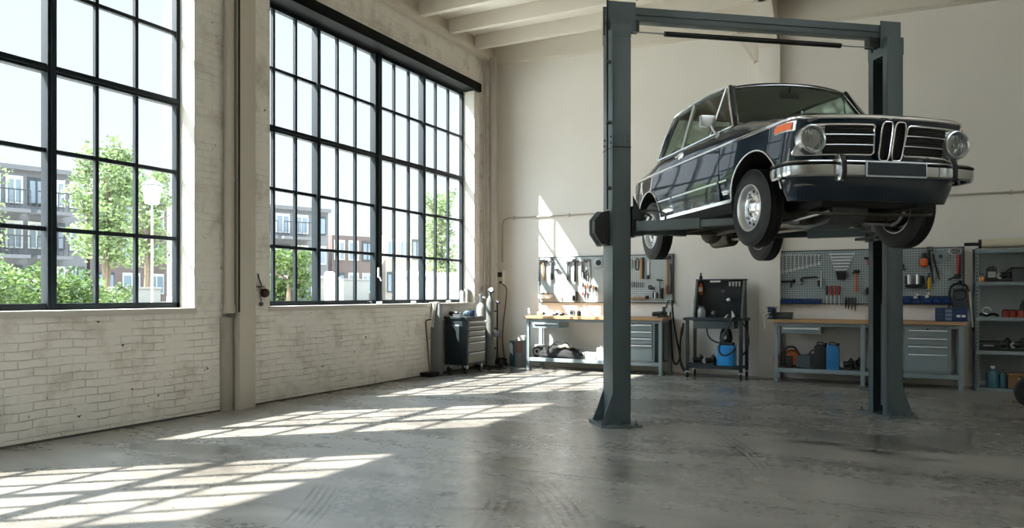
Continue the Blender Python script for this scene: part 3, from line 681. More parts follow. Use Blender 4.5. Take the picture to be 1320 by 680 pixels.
# carriages and swing arms
ZA = 1.93
def arm(side, px, py, name_s, ext=.5):
    """from the carriage pivot to the pad at (px, py) in lift coordinates"""
    ox = 0 if side > 0 else SPAN
    pv = V((ox + side * (PW / 2 + .085), (.10 if py > 0 else -.10), ZA + .045)); pd = V((px, py, ZA + .045)); d = pd - pv; md = pv + d * ext
    a = MB(); a.bar(pv, md, .115, .095, .006); arm_ = a.build('swing_arm', LT, lift)
    a = MB(); a.bar(md - d.normalized() * .12, pd, .085, .065, .005); a.build('arm_extension', LT if side > 0 else LD, arm_)
    a = MB(); a.cyl(pv - V((0, 0, .10)), pv + V((0, 0, .10)), .032, seg=16); a.build('pivot_pin', M['steel'], arm_)
    a = MB(); a.cyl(pd + V((0, 0, .0)), pd + V((0, 0, .095)), .022, seg=14); a.lathe([(0, 0), (.065, 0), (.065, .022), (0, .022)], pd + V((0, 0, .085)), seg=20); a.build('lift_pad', M['rubber'], arm_)
    a = MB(); sgn = 1 if py > 0 else -1
    a.tube([pv + V((-side * .02, -sgn * .02, .10)), pv + V((side * .10, 0, .16)), pv + V((side * .25, sgn * .08, .13)), pv + d * .28 + V((0, 0, .06))], .011, 8, smooth_pts=4); a.build('arm_restraint', M['dsteel'], arm_)
    return arm_
for side in (1, -1):
    ox = 0 if side > 0 else SPAN; X = lambda a: ox + side * a
    m = MB(); m.bb(X(PW / 2 - .06), X(PW / 2 + .02), -.075, .075, ZA - .05, ZA + .62, .006); m.bb(X(PW / 2 + .012), X(PW / 2 + .03), -.17, .17, ZA - .06, ZA + .24, .004)
    m.bb(X(PW / 2 + .02), X(PW / 2 + .15), -.18, .18, ZA - .045, ZA - .015, .003); m.bb(X(PW / 2 + .02), X(PW / 2 + .15), -.18, .18, ZA + .105, ZA + .13, .003)
    for y in (-.17, .16): m.prism([(X(PW / 2 + .02), y, ZA + .13), (X(PW / 2 + .13), y, ZA + .13), (X(PW / 2 + .02), y, ZA + .34)], (0, .012, 0))
    m.build('carriage', LD, lift)
CX = lambda x, y: V((SPAN / 2 + y, (2.07 - 0) * 1.0 + (-x) - 2.07, 0))
# ------------------------------------------------------------------ the car (local: x forward from the number plate, y to the car's left, z from the tyres' lowest point)
PL = V((-.008, 6.49, 0)); CZ = 1.70
CAR = lambda x, y, z=0: PL + CC * x + AX * y + V((0, 0, CZ + z))
car = empty('car', (PL.x, PL.y, CZ), math.atan2(CC.y, CC.x), 'dark navy blue classic two door saloon raised in the air on the lift', 'car')
M['paint'] = mat('navy_car_paint', '#041a2b', .3, 0, coat=1, spec=.1)
M['paint'].node_tree.nodes['Principled BSDF'].inputs['Coat IOR'].default_value = 1.55
M['well'] = mat('underside_black', '#070707', .75)
M['trimblack'] = mat('grille_black', '#060607', .55)
M['cglass'] = glass('car_glass', (.74, .80, .77), 0, 1.0)
M['underm'] = mat('greasy_underside_metal', (.10, .09, .07), .5, .6, noise=.5, nscale=14, bump=.3, bscale=30)
M['exh'] = mat('exhaust_metal', (.36, .31, .25), .4, .85, noise=.4, nscale=10)
M['seat'] = mat('dark_vinyl', '#151515', .5)
M['headliner'] = mat('headliner', '#b3ada0', .9)
PLAN = [(-.25, .766), (-.6, .776), (-1.2, .79), (-3.0, .79), (-3.5, .772), (-3.95, .725)]
ZF = [(.33, -.06), (.42, -.018), (.5, -.002), (.62, .008), (.70, .010), (.82, .006), (.97, -.004)]
def Wd(x, z): return smooth_interp(PLAN[::-1] if False else [(-a, b) for a, b in PLAN], -x) + interp(ZF, z)
XFZ = [(.33, -.19), (.45, -.145), (.55, -.13), (.66, -.115), (.80, -.085), (.92, -.06), (.97, -.042)]
def xf0(y, z): return interp(XFZ, z) - .085 * (abs(y) / .64) ** 2.3
XRZ = [(.33, -3.78), (.45, -3.86), (.62, -3.93), (.97, -3.90)]
def xr0(y, z): return interp(XRZ, z) + .05 * (abs(y) / .7) ** 2
NSX = 84
def half(z):
    """right-hand half of the outline, from the middle of the nose to the middle of the tail (y >= 0)"""
    P = []
    ys = [0, .05, .1, .16, .22, .3, .38, .46, .52, .58, .62, .655]
    for y in ys: P.append((xf0(y, z), y))
    a = V((xf0(.655, z), .655)); xe = a.x - .17; e = V((xe, Wd(xe, z))); k = V((a.x - .035, e.y + .004))
    for i in range(1, 9):
        t = i / 8; q = a * (1 - t) ** 2 + k * 2 * t * (1 - t) + e * t * t; P.append((q.x, q.y))
    xs = xe; xq = interp(XRZ, z) + .17
    for i in range(1, NSX + 1): x = xs + (xq - xs) * i / NSX; P.append((x, Wd(x, z)))
    a = V((xq, Wd(xq, z))); e = V((xr0(.6, z), .6)); k = V((xr0(.6, z) + .01, a.y - .004))
    for i in range(1, 9):
        t = i / 8; q = a * (1 - t) ** 2 + k * 2 * t * (1 - t) + e * t * t; P.append((q.x, q.y))
    for y in (.45, .3, .15, 0): P.append((xr0(y, z), y))
    return P
def zbot(x): return smooth_interp([(-.0, .335), (.45, .345), (1.1, .425), (3.0, .425), (3.5, .44), (4, .5)], -x)
TL = [0, .03, .07, .11, .16, .21, .26, .32, .38, .44, .5, .56, .62, .68, .74, .80, .85, .90, .94, .975, 1.0]
def ring(t):
    h = half(.33 + (.97 - .33) * t); out = []
    for i, (x, y) in enumerate(h):
        z0 = zbot(x); z = z0 + (.97 - z0) * t; out.append((x, y, z))
    return out
TAU = [0, .15, .3, .45, .6, .72, .81, .87, .91, .94, .96, .975, .988, 1.0]
ZTOP = [(-.05, .97), (.1, .993), (.3, 1.03), (.6, 1.075), (1.0, 1.125), (1.2, 1.14), (2.9, 1.14), (3.2, 1.12), (3.6, 1.07), (3.82, 1.03), (3.9, .985), (3.96, .97)]
NEXP = [(.1, 7), (.5, 12), (1.1, 34), (2.9, 34), (3.3, 14), (3.9, 7)]
def ztop(x, tau): return .97 + (smooth_interp(ZTOP, -x) - .97) * (1 - abs(tau) ** interp(NEXP, -x))
bm_ = MB(); bm = bm_.bm
rings = []
H97 = half(.97); NH = len(H97)
for t in TL:
    r = ring(t); vs = []
    for (x, y, z) in r: vs.append(bm.verts.new((x, -y, z)))
    for (x, y, z) in reversed(r[1:-1]): vs.append(bm.verts.new((x, y, z)))
    rings.append(vs)
NR = len(rings[0])
for a, b in zip(rings, rings[1:]):
    for i in range(NR):
        f = bm.faces.new((a[i], a[(i + 1) % NR], b[(i + 1) % NR], b[i])); f.smooth = True
f = bm.faces.new(rings[0]); f.material_index = 1
top = rings[-1]
rows = [[top[0]]]
for i in range(1, NH - 1):
    R_, L_ = top[i], top[NR - i]; row = [R_]; x, w = H97[i]
    taus = [-t for t in reversed(TAU[:-1])] + TAU[1:-1]
    for t in taus: row.append(bm.verts.new((x, w * t, ztop(x, t))))
    row.append(L_); rows.append(row)
rows.append([top[NH - 1]])
for a, b in zip(rows, rows[1:]):
    if len(a) == 1 or len(b) == 1:
        c_, r = (a[0], b) if len(a) == 1 else (b[0], a)
        for j in range(len(r) - 1): f = bm.faces.new((c_, r[j], r[j + 1])); f.smooth = True
    else:
        for j in range(len(a) - 1):
            f = bm.faces.new((a[j], a[j + 1], b[j + 1], b[j])); f.smooth = True
            xm = a[j].co.x; ym = abs((a[j].co.y + a[j + 1].co.y) / 2)
            if -3.15 < xm < -1.14 and ym < .70: f.material_index = 2
body = bm_.build('body', [M['paint'], M['well'], M['seat']], car, sharp=50)
# wheel arches
FWX, RWX, WR, WZ, WY = -.87, -3.20, .332, .345, .765
ARCH = [(-.755, .41, .402), (-3.195, .43, .362)]
cut = MB()
for (ax_, az_, ar_) in ARCH:
    for s_ in (1, -1):
        cut.cyl((ax_, s_ * .50, az_), (ax_, s_ * .95, az_), ar_, seg=56, mi=1)
        cut.box((ax_, s_ * .725, az_ - .3), (ar_ * 1.9, .45, .45), None, 0, 1)
cb_ = MB()
cutters = []
for (ax_, az_, ar_) in ARCH:
    for s_ in (1, -1):
        q = MB(); pts = [(ax_ + ar_ * math.cos(k * PI / 40), s_ * .50, az_ + ar_ * math.sin(k * PI / 40)) for k in range(41)]
        pts += [(ax_ - ar_ * .97, s_ * .50, .2), (ax_ + ar_ * .97, s_ * .50, .2)]
        q.prism(pts, (0, s_ * .45, 0), 1); cutters.append(q.build('cutter', [M['paint'], M['well'], M['seat']], car))
cut.bm.free(); cb_.bm.free()
for c_ in cutters:
    md = body.modifiers.new('b', 'BOOLEAN'); md.object = c_; md.operation = 'DIFFERENCE'; md.solver = 'EXACT'
bpy.context.view_layer.update()
dg = bpy.context.evaluated_depsgraph_get(); me = bpy.data.meshes.new_from_object(body.evaluated_get(dg)); body.modifiers.clear(); old = body.data; body.data = me
for c_ in cutters: bpy.data.objects.remove(c_)
me.name = 'body'
try: me.set_sharp_from_angle(angle=math.radians(50))
except Exception: pass
def sp_(x, z, s_, off=0): return V((x, s_ * (Wd(x, z) + off), z))
def fx(y, z, off=0):
    """front surface point for |y| up to the corner"""
    h = half(z); ay = abs(y); x = h[0][0]
    for (x0, y0), (x1, y1) in zip(h[:24], h[1:25]):
        if y0 <= ay <= y1 + 1e-9: x = x0 + (x1 - x0) * (ay - y0) / max(1e-9, y1 - y0); break
    return V((x + off, y, z))
def outline_at(z, off, i0=0, i1=None, side=-1):
    h = half(z); P = []
    for i in range(i0, i1 or len(h)):
        x, y = h[i]; a = V(h[max(i - 1, 0)]); b = V(h[min(i + 1, len(h) - 1)]); t = (b - a).normalized(); n_ = V((-t.y, t.x))
        if n_.x * 1 + n_.y * 1 < 0 and i < 30: n_ = -n_
        if i >= 30 and i < 100 and n_.y < 0: n_ = -n_
        if i >= 100 and n_.x > 0 and n_.y < .3: n_ = -n_
        P.append(V((x + n_.x * off, side * (y + n_.y * off), z)))
    return P
# chrome belt line all round
bp_ = MB()
full = outline_at(.965, .006, 0, None, -1) + list(reversed(outline_at(.965, .006, 1, None, 1)[:-1]))
rows_ = []
for dz, off in ((-.014, -.003), (-.014, .006), (-.006, .013), (.006, .013), (.014, .006), (.014, -.004)):
    pr = []
    A = outline_at(.965, off, 0, None, -1); B = outline_at(.965, off, 1, None, 1)[:-1]
    for p in A + list(reversed(B)): pr.append(p + V((0, 0, dz)))
    rows_.append(pr)
bp_.grid(rows_, closed_u=True); bp_.build('belt_trim', M['chrome'], car)
def patch(name, m, x0, x1, z0, z1, s_, off, nx=20, nz=10, th=.006, parent=None, label=None):
    q = MB(); rows = [[sp_(x0 + (x1 - x0) * i / nx, z0 + (z1 - z0) * j / nz, s_, off) for i in range(nx + 1)] for j in range(nz + 1)]
    q.slab(rows, (0, -s_ * th, 0)); return q.build(name, m, parent or car, sharp=40)
for s_ in (-1, 1):
    patch('door_gap', M['trimblack'], -1.362, -2.478, .437, .95, s_, .0012)
    d = patch('door', M['paint'], -1.369, -2.471, .444, .95, s_, .004)
    patch('rub_strip', M['chrome'], -1.20, -1.345, .625, .642, s_, .012, 4, 1, parent=car)
    patch('rub_strip', M['chrome'], -1.385, -2.455, .625, .642, s_, .014, 14, 1, parent=d)
    patch('rub_strip', M['chrome'], -2.49, -2.86, .625, .642, s_, .012, 6, 1)
    patch('sill_trim', M['chrome_dull'], -1.165, -2.85, .428, .458, s_, .008, 20, 2)
    q = MB(); q.bb(-2.86, -1.15, s_ * .60 if s_ > 0 else -.775, s_ * .775 if s_ > 0 else -.60, .33, .43, .02); q.build('sill', M['well'], car)
    # door handle on the shoulder
    q = MB(); y_ = s_ * .772; q.tube([(-2.22, y_ - s_ * .02, 1.05), (-2.22, y_ + s_ * .018, 1.05), (-2.38, y_ + s_ * .022, 1.05), (-2.40, y_ - s_ * .01, 1.05)], .011, 8, smooth_pts=4); q.bb(-2.36, -2.24, y_ - .008, y_ + .006, 1.02, 1.08, .006); q.build('door_handle', M['chrome'], d)
    # arch lips
    for (ax_, az_, ar_) in ARCH:
        q = MB(); q.tube([sp_(ax_ + ar_ * math.cos(k * PI / 36), max(.44, az_ + ar_ * math.sin(k * PI / 36)), s_, .004) for k in range(0, 37)], .007, 6); q.build('arch_trim', M['chrome_dull'], car)
    # side reflector on the tail
    q = MB(); q.bb(-3.74, -3.68, s_ * (Wd(-3.7, .8) - .005), s_ * (Wd(-3.7, .8) + .012), .76, .84, .008); q.build('side_reflector', M['white'], car)
    q = MB(); q.bb(-3.95, -3.87, s_ * .5, s_ * .66, .66, .84, .02); q.build('tail_light', M['red'], car)
# indicators wrapped on the front corners
M['amber'] = mat('amber_lens', '#ff7010', .3, coat=.3); M['clear'] = mat('clear_lens', '#cfc6b4', .15, coat=.6)
for s_ in (-1, 1):
    hz_ = half(.92)
    idx = [i for i, (x, y) in enumerate(hz_) if i >= 13 and x > -.43]
    def strip(i0, i1, z0, z1, off, name, m, parent=None):
        q = MB(); rows = []
        for z in (z0, (z0 + z1) / 2, z1):
            rows.append(outline_at(z, off, i0, i1, s_))
        inner = []
        q.slab(rows, lambda i, j: V((-.01, -s_ * .012, 0))); return q.build(name, m, parent or car)
    i0, i1 = 14, idx[-1] + 1
    pl_ = strip(i0, i1, .872, .945, .010, 'indicator', M['chrome_dull'])
    n3 = i0 + (i1 - i0) // 3 + 1
    strip(i0 + 1, n3 + 1, .880, .934, .021, 'lens', M['amber'], pl_); strip(n3, i1, .882, .936, .019, 'lens', M['amber'], pl_)
# ---- nose: side grilles, headlamps, twin middle grille
for s_ in (-1, 1):
    g = MB(); rows = [[fx(s_ * (.125 + (.60 - .125) * i / 14), .675 + (.91 - .675) * j / 8, .004) for i in range(15)] for j in range(9)]
    g.slab(rows, (-.02, 0, 0)); gp = g.build('side_grille', M['trimblack'], car)
    for k in range(11):
        z = .69 + .0205 * k; g = MB(); g.tube([fx(s_ * (.13 + (.56 - .13) * i / 10), z, .010) for i in range(11)], .0032, 5)
        g.build('slat', M['trimblack'], gp)
    for z in (.757, .833):
        g = MB(); g.tube([fx(s_ * (.135 + (.56 - .135) * i / 10), z, .016) for i in range(11)], .0048, 6); g.build('chrome_slat', M['chrome_dull'], gp)
    out_ = [(.145, .895), (.165, .908), (.60, .908), (.655, .885), (.70, .80), (.738, .70), (.725, .682), (.15, .682), (.125, .70), (.135, .80)]
    g = MB(); pts = [V((0, y, z)) for (y, z) in out_]; sm_ = []
    for i, p in enumerate(pts):
        nx_ = pts[(i + 1) % len(pts)]
        for j in range(5): t = j / 5; sm_.append(p.lerp(nx_, t))
    g.tube([fx(s_ * p.y, p.z, .012) for p in sm_], .0085, 8, closed=True); g.build('grille_frame', M['chrome'], gp)
    # chrome bowl behind the lamp
    g = MB(); rows = []
    for j in range(9):
        z = .684 + (.905 - .684) * j / 8; ye = interp([(.68, .735), (.70, .738), (.80, .70), (.885, .655), (.908, .60)], z)
        rows.append([fx(s_ * (.53 + (ye - .53) * i / 10), z, .008) for i in range(11)])
    g.slab(rows, (-.02, 0, 0)); g.build('lamp_surround', M['chrome_dull'], gp)
    lx = -.128; L = V((lx, s_ * .635, .793)); hl = MB()
    hl.lathe([(.082, -.05), (.112, -.05), (.117, .0), (.111, .024), (.101, .030), (.092, .018), (.089, .0)], L, (1, 0, 0), 36, close=True); h_ = hl.build('headlamp', M['chrome_dull'], car)
    hl = MB(); hl.lathe([(0, -.06), (.03, -.058), (.06, -.04), (.088, -.002)], L, (1, 0, 0), 32); hl.build('reflector', mat('lamp_reflector', (.42, .43, .42), .25, 1), h_)
    hl = MB(); hl.lathe([(0, -.02), (.012, -.02), (.012, -.055), (0, -.055)], L, (1, 0, 0), 12); hl.build('bulb', M['clear'], h_)
    hl = MB(); hl.lathe([(0, .026), (.03, .0245), (.06, .019), (.092, .006)], L, (1, 0, 0), 32)
    hl.build('lens', LENS if False else glass('lamp_lens', (.72, .74, .73), .03, .8), h_)
    hl = MB()
    for k in range(-2, 3):
        y = k * .03; hh = math.sqrt(max(0, .086 ** 2 - y * y)); hl.tube([L + V((.018 - abs(t_ * hh) * .10 - abs(y) * .06, y, t_ * hh)) for t_ in (-1, -.5, 0, .5, 1)], .0016, 4)
    hl.build('lens_flutes', M['chrome_dull'], h_)
for s_ in (-1, 1):
    def kpt(y, z, off): p = fx(s_ * y, z, off); return p
    prof = []
    yc, hw, z0, z1, rr_ = .056, .047, .637, .925, .045
    for k in range(40):
        t = 2 * PI * k / 40; c_, n_ = math.cos(t), math.sin(t)
        yy = yc + hw * math.copysign(abs(c_) ** .45, c_); zz = (z0 + z1) / 2 + (z1 - z0) / 2 * math.copysign(abs(n_) ** .42, n_); prof.append((yy, zz))
    g = MB(); g.tube([kpt(y, z, .045) for y, z in prof], .0068, 8, closed=True); kid = g.build('kidney_grille', M['chrome'], car)
    g = MB(); ra = [kpt(y, z, .0) for y, z in prof]; rb = [kpt(y, z, .045) for y, z in prof]; g.grid([ra, rb], closed_u=True); g.build('shell', M['paint'], kid)
    g = MB(); vs = [g.bm.verts.new(kpt(yc + (y - yc) * .97, z, .012)) for y, z in prof]; g.bm.faces.new(vs); g.build('backing', M['trimblack'], kid)
    for k in range(4):
        g = MB(); y = yc - .03 + .02 * k; g.tube([kpt(y, z0 + .02, .035), kpt(y, z1 - .02, .035)], .0028, 5); g.build('slat', M['trimblack'], kid)
# bonnet and boot lid as raised panels
def top_patch(name, x0, x1, tm, off, m, n=18):
    q = MB(); rows = []
    for i in range(n + 1):
        x = x0 + (x1 - x0) * i / n; w = Wd(x, .97); rows.append([(x, w * t, ztop(x, t) + off) for t in [-tm + 2 * tm * j / 26 for j in range(27)]])
    q.slab(rows, (0, 0, -.008)); return q.build(name, m, car, sharp=50)
top_patch('bonnet_gap', -.17, -1.03, .925, .0012, M['trimblack']); top_patch('bonnet', -.175, -1.025, .918, .0045, M['paint'])
top_patch('boot_gap', -3.36, -3.80, .85, .0012, M['trimblack']); top_patch('boot_lid', -3.365, -3.795, .843, .0045, M['paint'])
q = MB(); q.lathe([(0, .006), (.03, .005), (.038, 0), (.038, -.01), (0, -.01)], (-.10, 0, .99), (.35, 0, 1), 24); q.build('bonnet_badge', M['chrome'], car)
# ---- bumper with overriders and plate
BC = [(-.01, 0), (-.013, .2), (-.022, .4), (-.045, .58), (-.085, .72), (-.15, .805), (-.24, .832), (-.33, .828), (-.40, .815)]
def bcurve(s_all=True):
    P = catmull([V((x, -y, 0)) for x, y in reversed(BC[1:])] + [V((x, y, 0)) for x, y in BC], 6); return P
P = bcurve(); q = MB(); rows = []
for off, z in ((-.028, .505), (-.006, .500), (.006, .512), (.012, .545), (.010, .585), (.0, .600), (.004, .606), (-.002, .622), (-.020, .626), (-.03, .62)):
    r = []
    for i, p in enumerate(P):
        t = (P[min(i + 1, len(P) - 1)] - P[max(i - 1, 0)]).normalized(); n_ = V((t.y, -t.x, 0)); r.append(p + n_ * off + V((0, 0, z)))
    rows.append(r)
q.grid(rows); b_ = q.build('front_bumper', mat('bumper_chrome', (.48, .49, .50), .14, 1), car, sharp=30)
q = MB(); rows = []
for off, z in ((.004, .599), (.0125, .601), (.0125, .611), (.002, .613)):
    r = []
    for i, p in enumerate(P):
        t = (P[min(i + 1, len(P) - 1)] - P[max(i - 1, 0)]).normalized(); n_ = V((t.y, -t.x, 0)); r.append(p + n_ * off + V((0, 0, z)))
    rows.append(r)
q.grid(rows); q.build('rubber_insert', M['rubber'], b_)
for s_ in (-1, 1):
    q = MB(); y = s_ * .475; xb = -.01
    sec = [(-.03, .46), (.02, .46), (.045, .475), (.058, .52), (.055, .60), (.03, .65), (.0, .665), (-.04, .66)]
    q.prism([(xb + a, y - .022, z) for a, z in sec], (0, .044, 0), 0, .006); ov = q.build('overrider', M['chrome'], b_)
    q = MB(); sec2 = [(.035, .465), (.058, .475), (.068, .52), (.066, .60), (.045, .650), (.02, .66)]
    q.prism([(xb + a + .002, y - .016, z) for a, z in sec2], (0, .032, 0), 0, .004); q.build('rubber_pad', M['rubber'], ov)
q = MB(); q.bb(-.003, .009, -.262, .262, .497, .617, .004); pf = q.build('plate_frame', mat('plate_edge', '#cdd4da', .5), b_)
q = MB(); q.bb(.007, .012, -.251, .251, .508, .606); q.build('plate', mat('blank_plate', '#10202b', .35), pf)
# rear bumper
q = MB(); rows = []
RB = catmull([V((-3.55, -.835, 0)), V((-3.8, -.82, 0)), V((-3.96, -.70, 0)), V((-4.0, -.35, 0)), V((-4.01, 0, 0)), V((-4.0, .35, 0)), V((-3.96, .70, 0)), V((-3.8, .82, 0)), V((-3.55, .835, 0))], 5)
for off, z in ((.0, .50), (.02, .505), (.028, .55), (.02, .60), (.0, .605)):
    r = []
    for i, p in enumerate(RB):
        t = (RB[min(i + 1, len(RB) - 1)] - RB[max(i - 1, 0)]).normalized(); n_ = V((-t.y, t.x, 0)); r.append(p + n_ * off + V((0, 0, z)))
    rows.append(r)
q.grid(rows); q.build('rear_bumper', M['chrome'], car)
# ---- cabin
RE = [(1.53, 1.578), (2.1, 1.602), (2.84, 1.585)]; RCZ = [(1.43, 1.612), (1.65, 1.655), (2.1, 1.685), (2.6, 1.675), (2.93, 1.615)]
def roof_pt(i, j, n, m):
    t = -1 + 2 * j / m; xF = -1.43 - .10 * abs(t) ** 2.2; xB = -2.95 + .09 * abs(t) ** 2; s = i / n; x = xF + (xB - xF) * s
    xc = -1.43 + (-2.93 + 1.43) * s; yw = (.60 + .028 * math.sin(PI * s) ** .5); ze = smooth_interp(RE, -(-1.53 + (-2.84 + 1.53) * s)); zc_ = smooth_interp(RCZ, -xc)
    return V((x, yw * t, ze + (zc_ - ze) * (1 - abs(t) ** 2.6)))
N_, M_ = 26, 24
q = MB(); q.slab([[roof_pt(i, j, N_, M_) for j in range(M_ + 1)] for i in range(N_ + 1)], (0, 0, -.028)); rf = q.build('roof', M['paint'], car, sharp=60)
q = MB(); q.grid([[roof_pt(i, j, N_, M_) * 1.0 + V((0, 0, -.032)) for j in range(1, M_)] for i in range(1, N_)]); q.build('headliner', M['headliner'], rf)
LB = lambda x: V((x, .737, 1.128))          # window sill line (left side, y > 0)
def side(p, s_): return V((p.x, s_ * p.y, p.z))
AB, AT = V((-1.22, .742, 1.125)), V((-1.53, .617, 1.575)); BB, BT = V((-2.34, .742, 1.13)), V((-2.28, .628, 1.588)); CBt, CTp = V((-2.98, .735, 1.13)), V((-2.80, .615, 1.575))
for s_ in (-1, 1):
    S = lambda p: side(p, s_)
    # pillars
    q = MB(); q.slab([[S(AB + V((.0, .0, -.03))), S(AT)], [S(V((-1.19, .70, 1.10))), S(V((-1.47, .585, 1.578)))]], V((-.03, 0, 0))); q.bar(S(AB + V((0, -.015, -.03))), S(AT + V((0, -.012, 0))), .035, .05); q.build('windscreen_pillar', M['paint'], car)
    q = MB(); q.bar(S(BB + V((0, -.012, 0))), S(BT + V((0, -.01, 0))), .018, .045, .003); q.bar(S(BB + V((0, .002, 0))), S(BT + V((0, .002, 0))), .008, .02); q.build('door_pillar', M['chrome_dull'], car)
    q = MB(); rows = [[S(CBt + V((0, 0, -.02))), S(V((-2.90, .69, 1.35))), S(CTp)], [S(V((-3.10, .725, 1.11))), S(V((-2.99, .68, 1.35))), S(V((-2.86, .60, 1.585)))], [S(V((-3.22, .66, 1.11))), S(V((-3.08, .615, 1.35))), S(V((-2.90, .55, 1.59)))]]
    q.slab(rows, V((.02, -s_ * .02, 0))); q.build('rear_pillar', M['paint'], car)
    # glass: quarter light, door glass, rear side glass
    def gl(name, a, b, c, d):
        q = MB(); q.slab([[S(a), S(b)], [S(d), S(c)]], V((0, -s_ * .004, 0))); return q.build(name, M['cglass'], car)
    D0, D1 = V((-1.67, .742, 1.128)), V((-1.575, .622, 1.577))
    gl('quarter_light', AB, D0, D1, AT); gl('side_window', D0, BB, BT, D1); gl('rear_side_window', BB, CBt, CTp, BT)
    q = MB(); q.bar(S(D0), S(D1), .014, .014); q.build('quarter_light_bar', M['chrome'], car)
    # chrome window surround and drip rail
    q = MB(); q.tube([S(V((-1.19, .748, 1.118))), S(V((-1.36, .69, 1.35))), S(AT + V((.012, .008, .006))), S(V((-1.8, .637, 1.597))), S(BT + V((0, .012, .014))), S(V((-2.6, .635, 1.60))), S(CTp + V((-.02, .008, .01))), S(V((-2.93, .69, 1.36))), S(CBt + V((-.03, .006, 0)))], .009, 8, smooth_pts=0); q.build('drip_rail', M['chrome'], car)
    q = MB(); q.bar(S(V((-1.19, .750, 1.124))), S(V((-3.0, .745, 1.126))), .010, .014); q.build('window_sill_trim', M['chrome'], car)
# windscreen and rear window
def screen(bc, bs, tc_, ts, n=16, m=8):
    rows = []
    for j in range(m + 1):
        v = j / m; r = []
        for i in range(n + 1):
            t = -1 + 2 * i / n; b = V((bc[0] + (bs[0] - bc[0]) * t * t, bs[1] * t, bc[2] + (bs[2] - bc[2]) * t * t)); p = V((tc_[0] + (ts[0] - tc_[0]) * t * t, ts[1] * t, tc_[2] + (ts[2] - tc_[2]) * t * t)); r.append(b.lerp(p, v))
        rows.append(r)
    return rows
ws = screen((-1.08, 0, 1.115), (-1.21, .70, 1.12), (-1.435, 0, 1.60), (-1.522, .588, 1.568))
q = MB(); q.slab(ws, (-.005, 0, 0)); q.build('windscreen', M['cglass'], car)
def rim(rows): return rows[0] + [r[-1] for r in rows[1:]] + list(reversed(rows[-1][:-1])) + [r[0] for r in reversed(rows[1:-1])]
q = MB(); q.tube([p + V((.004, 0, 0)) for p in rim(ws)], .010, 8, closed=True); q.build('windscreen_seal', M['trimblack'], car)
q = MB(); wi = [V((p.x + .016, p.y * .982, 1.34 + (p.z - 1.34) * .965)) for p in rim(ws)]; q.tube(wi, .0055, 8, closed=True); q.build('windscreen_trim', M['chrome'], car)
rw = screen((-3.34, 0, 1.10), (-3.20, .64, 1.11), (-2.945, 0, 1.60), (-2.89, .555, 1.58))
q = MB(); q.slab(rw, (.005, 0, 0)); q.build('rear_window', M['cglass'], car)
q = MB(); q.tube([p + V((-.004, 0, 0)) for p in rim(rw)], .010, 8, closed=True); q.build('rear_window_trim', M['chrome'], car)
# wipers, mirror, interior
for y0 in (-.42, .12):
    q = MB(); q.tube([(-1.045, y0, 1.125), (-1.09, y0 + .12, 1.165), (-1.11, y0 + .30, 1.175)], .006, 6); q.tube([(-1.09, y0 + .05, 1.155), (-1.13, y0 + .5, 1.168)], .007, 6); q.build('wiper', M['black'], car)
q = MB(); q.bb(-1.52, -1.50, -.10, .10, 1.49, 1.545, .008); q.bar((-1.51, 0, 1.53), (-1.49, 0, 1.61), .012, .012); q.build('interior_mirror', M['black'], car)
q = MB(); q.bb(-1.42, -1.24, -.64, .64, 1.10, 1.165, .02); q.bb(-1.48, -1.32, .16, .50, 1.12, 1.19, .02); q.build('dashboard', M['seat'], car)
q = MB(); q.tube([V((-1.50, .34, 1.14)) + V((.06 * math.sin(t * PI / 12) * -1, .19 * math.cos(t * PI / 12), .17 * math.sin(t * PI / 12))) for t in range(24)], .012, 8, closed=True); q.bar((-1.5, .16, 1.14), (-1.5, .52, 1.14), .02, .03); q.build('steering_wheel', M['black'], car)
for s_ in (-1, 1):
    q = MB(); q.slab([[V((-2.02 - .10 * (z - 1.05), s_ * .33 + w_ * (1 - .25 * max(0, z - 1.2) / .15), z)) for w_ in (-.23, -.12, 0, .12, .23)] for z in (1.05, 1.15, 1.25, 1.32)], (-.10, 0, 0)); q.build('front_seat', M['seat'], car)
q = MB(); q.slab([[V((-2.92 - .12 * (z - 1.05), y, z)) for y in (-.58, -.3, 0, .3, .58)] for z in (1.05, 1.15, 1.23)], (-.10, 0, 0)); q.build('rear_seat', M['seat'], car)
for s_ in (-1,):
    q = MB(); o = V((-1.52, s_ * .83, 1.235)); q.bb(o.x - .022, o.x + .03, o.y - .085, o.y + .065, o.z - .055, o.z + .055, .014); q.tube([(-1.47, s_ * .755, 1.10), (-1.48, s_ * .79, 1.13), (-1.50, s_ * .815, 1.19)], .013, 8, smooth_pts=3); q.lathe([(0, 0), (.03, 0), (.026, .015), (0, .018)], (-1.47, s_ * .752, 1.09), (0, s_, .3), 14); mr_ = q.build('door_mirror', M['chrome_dull'], car)
    q = MB(); q.bb(o.x - .026, o.x - .021, o.y - .062, o.y + .048, o.z - .038, o.z + .043); q.build('mirror_glass', M['steel'], mr_)
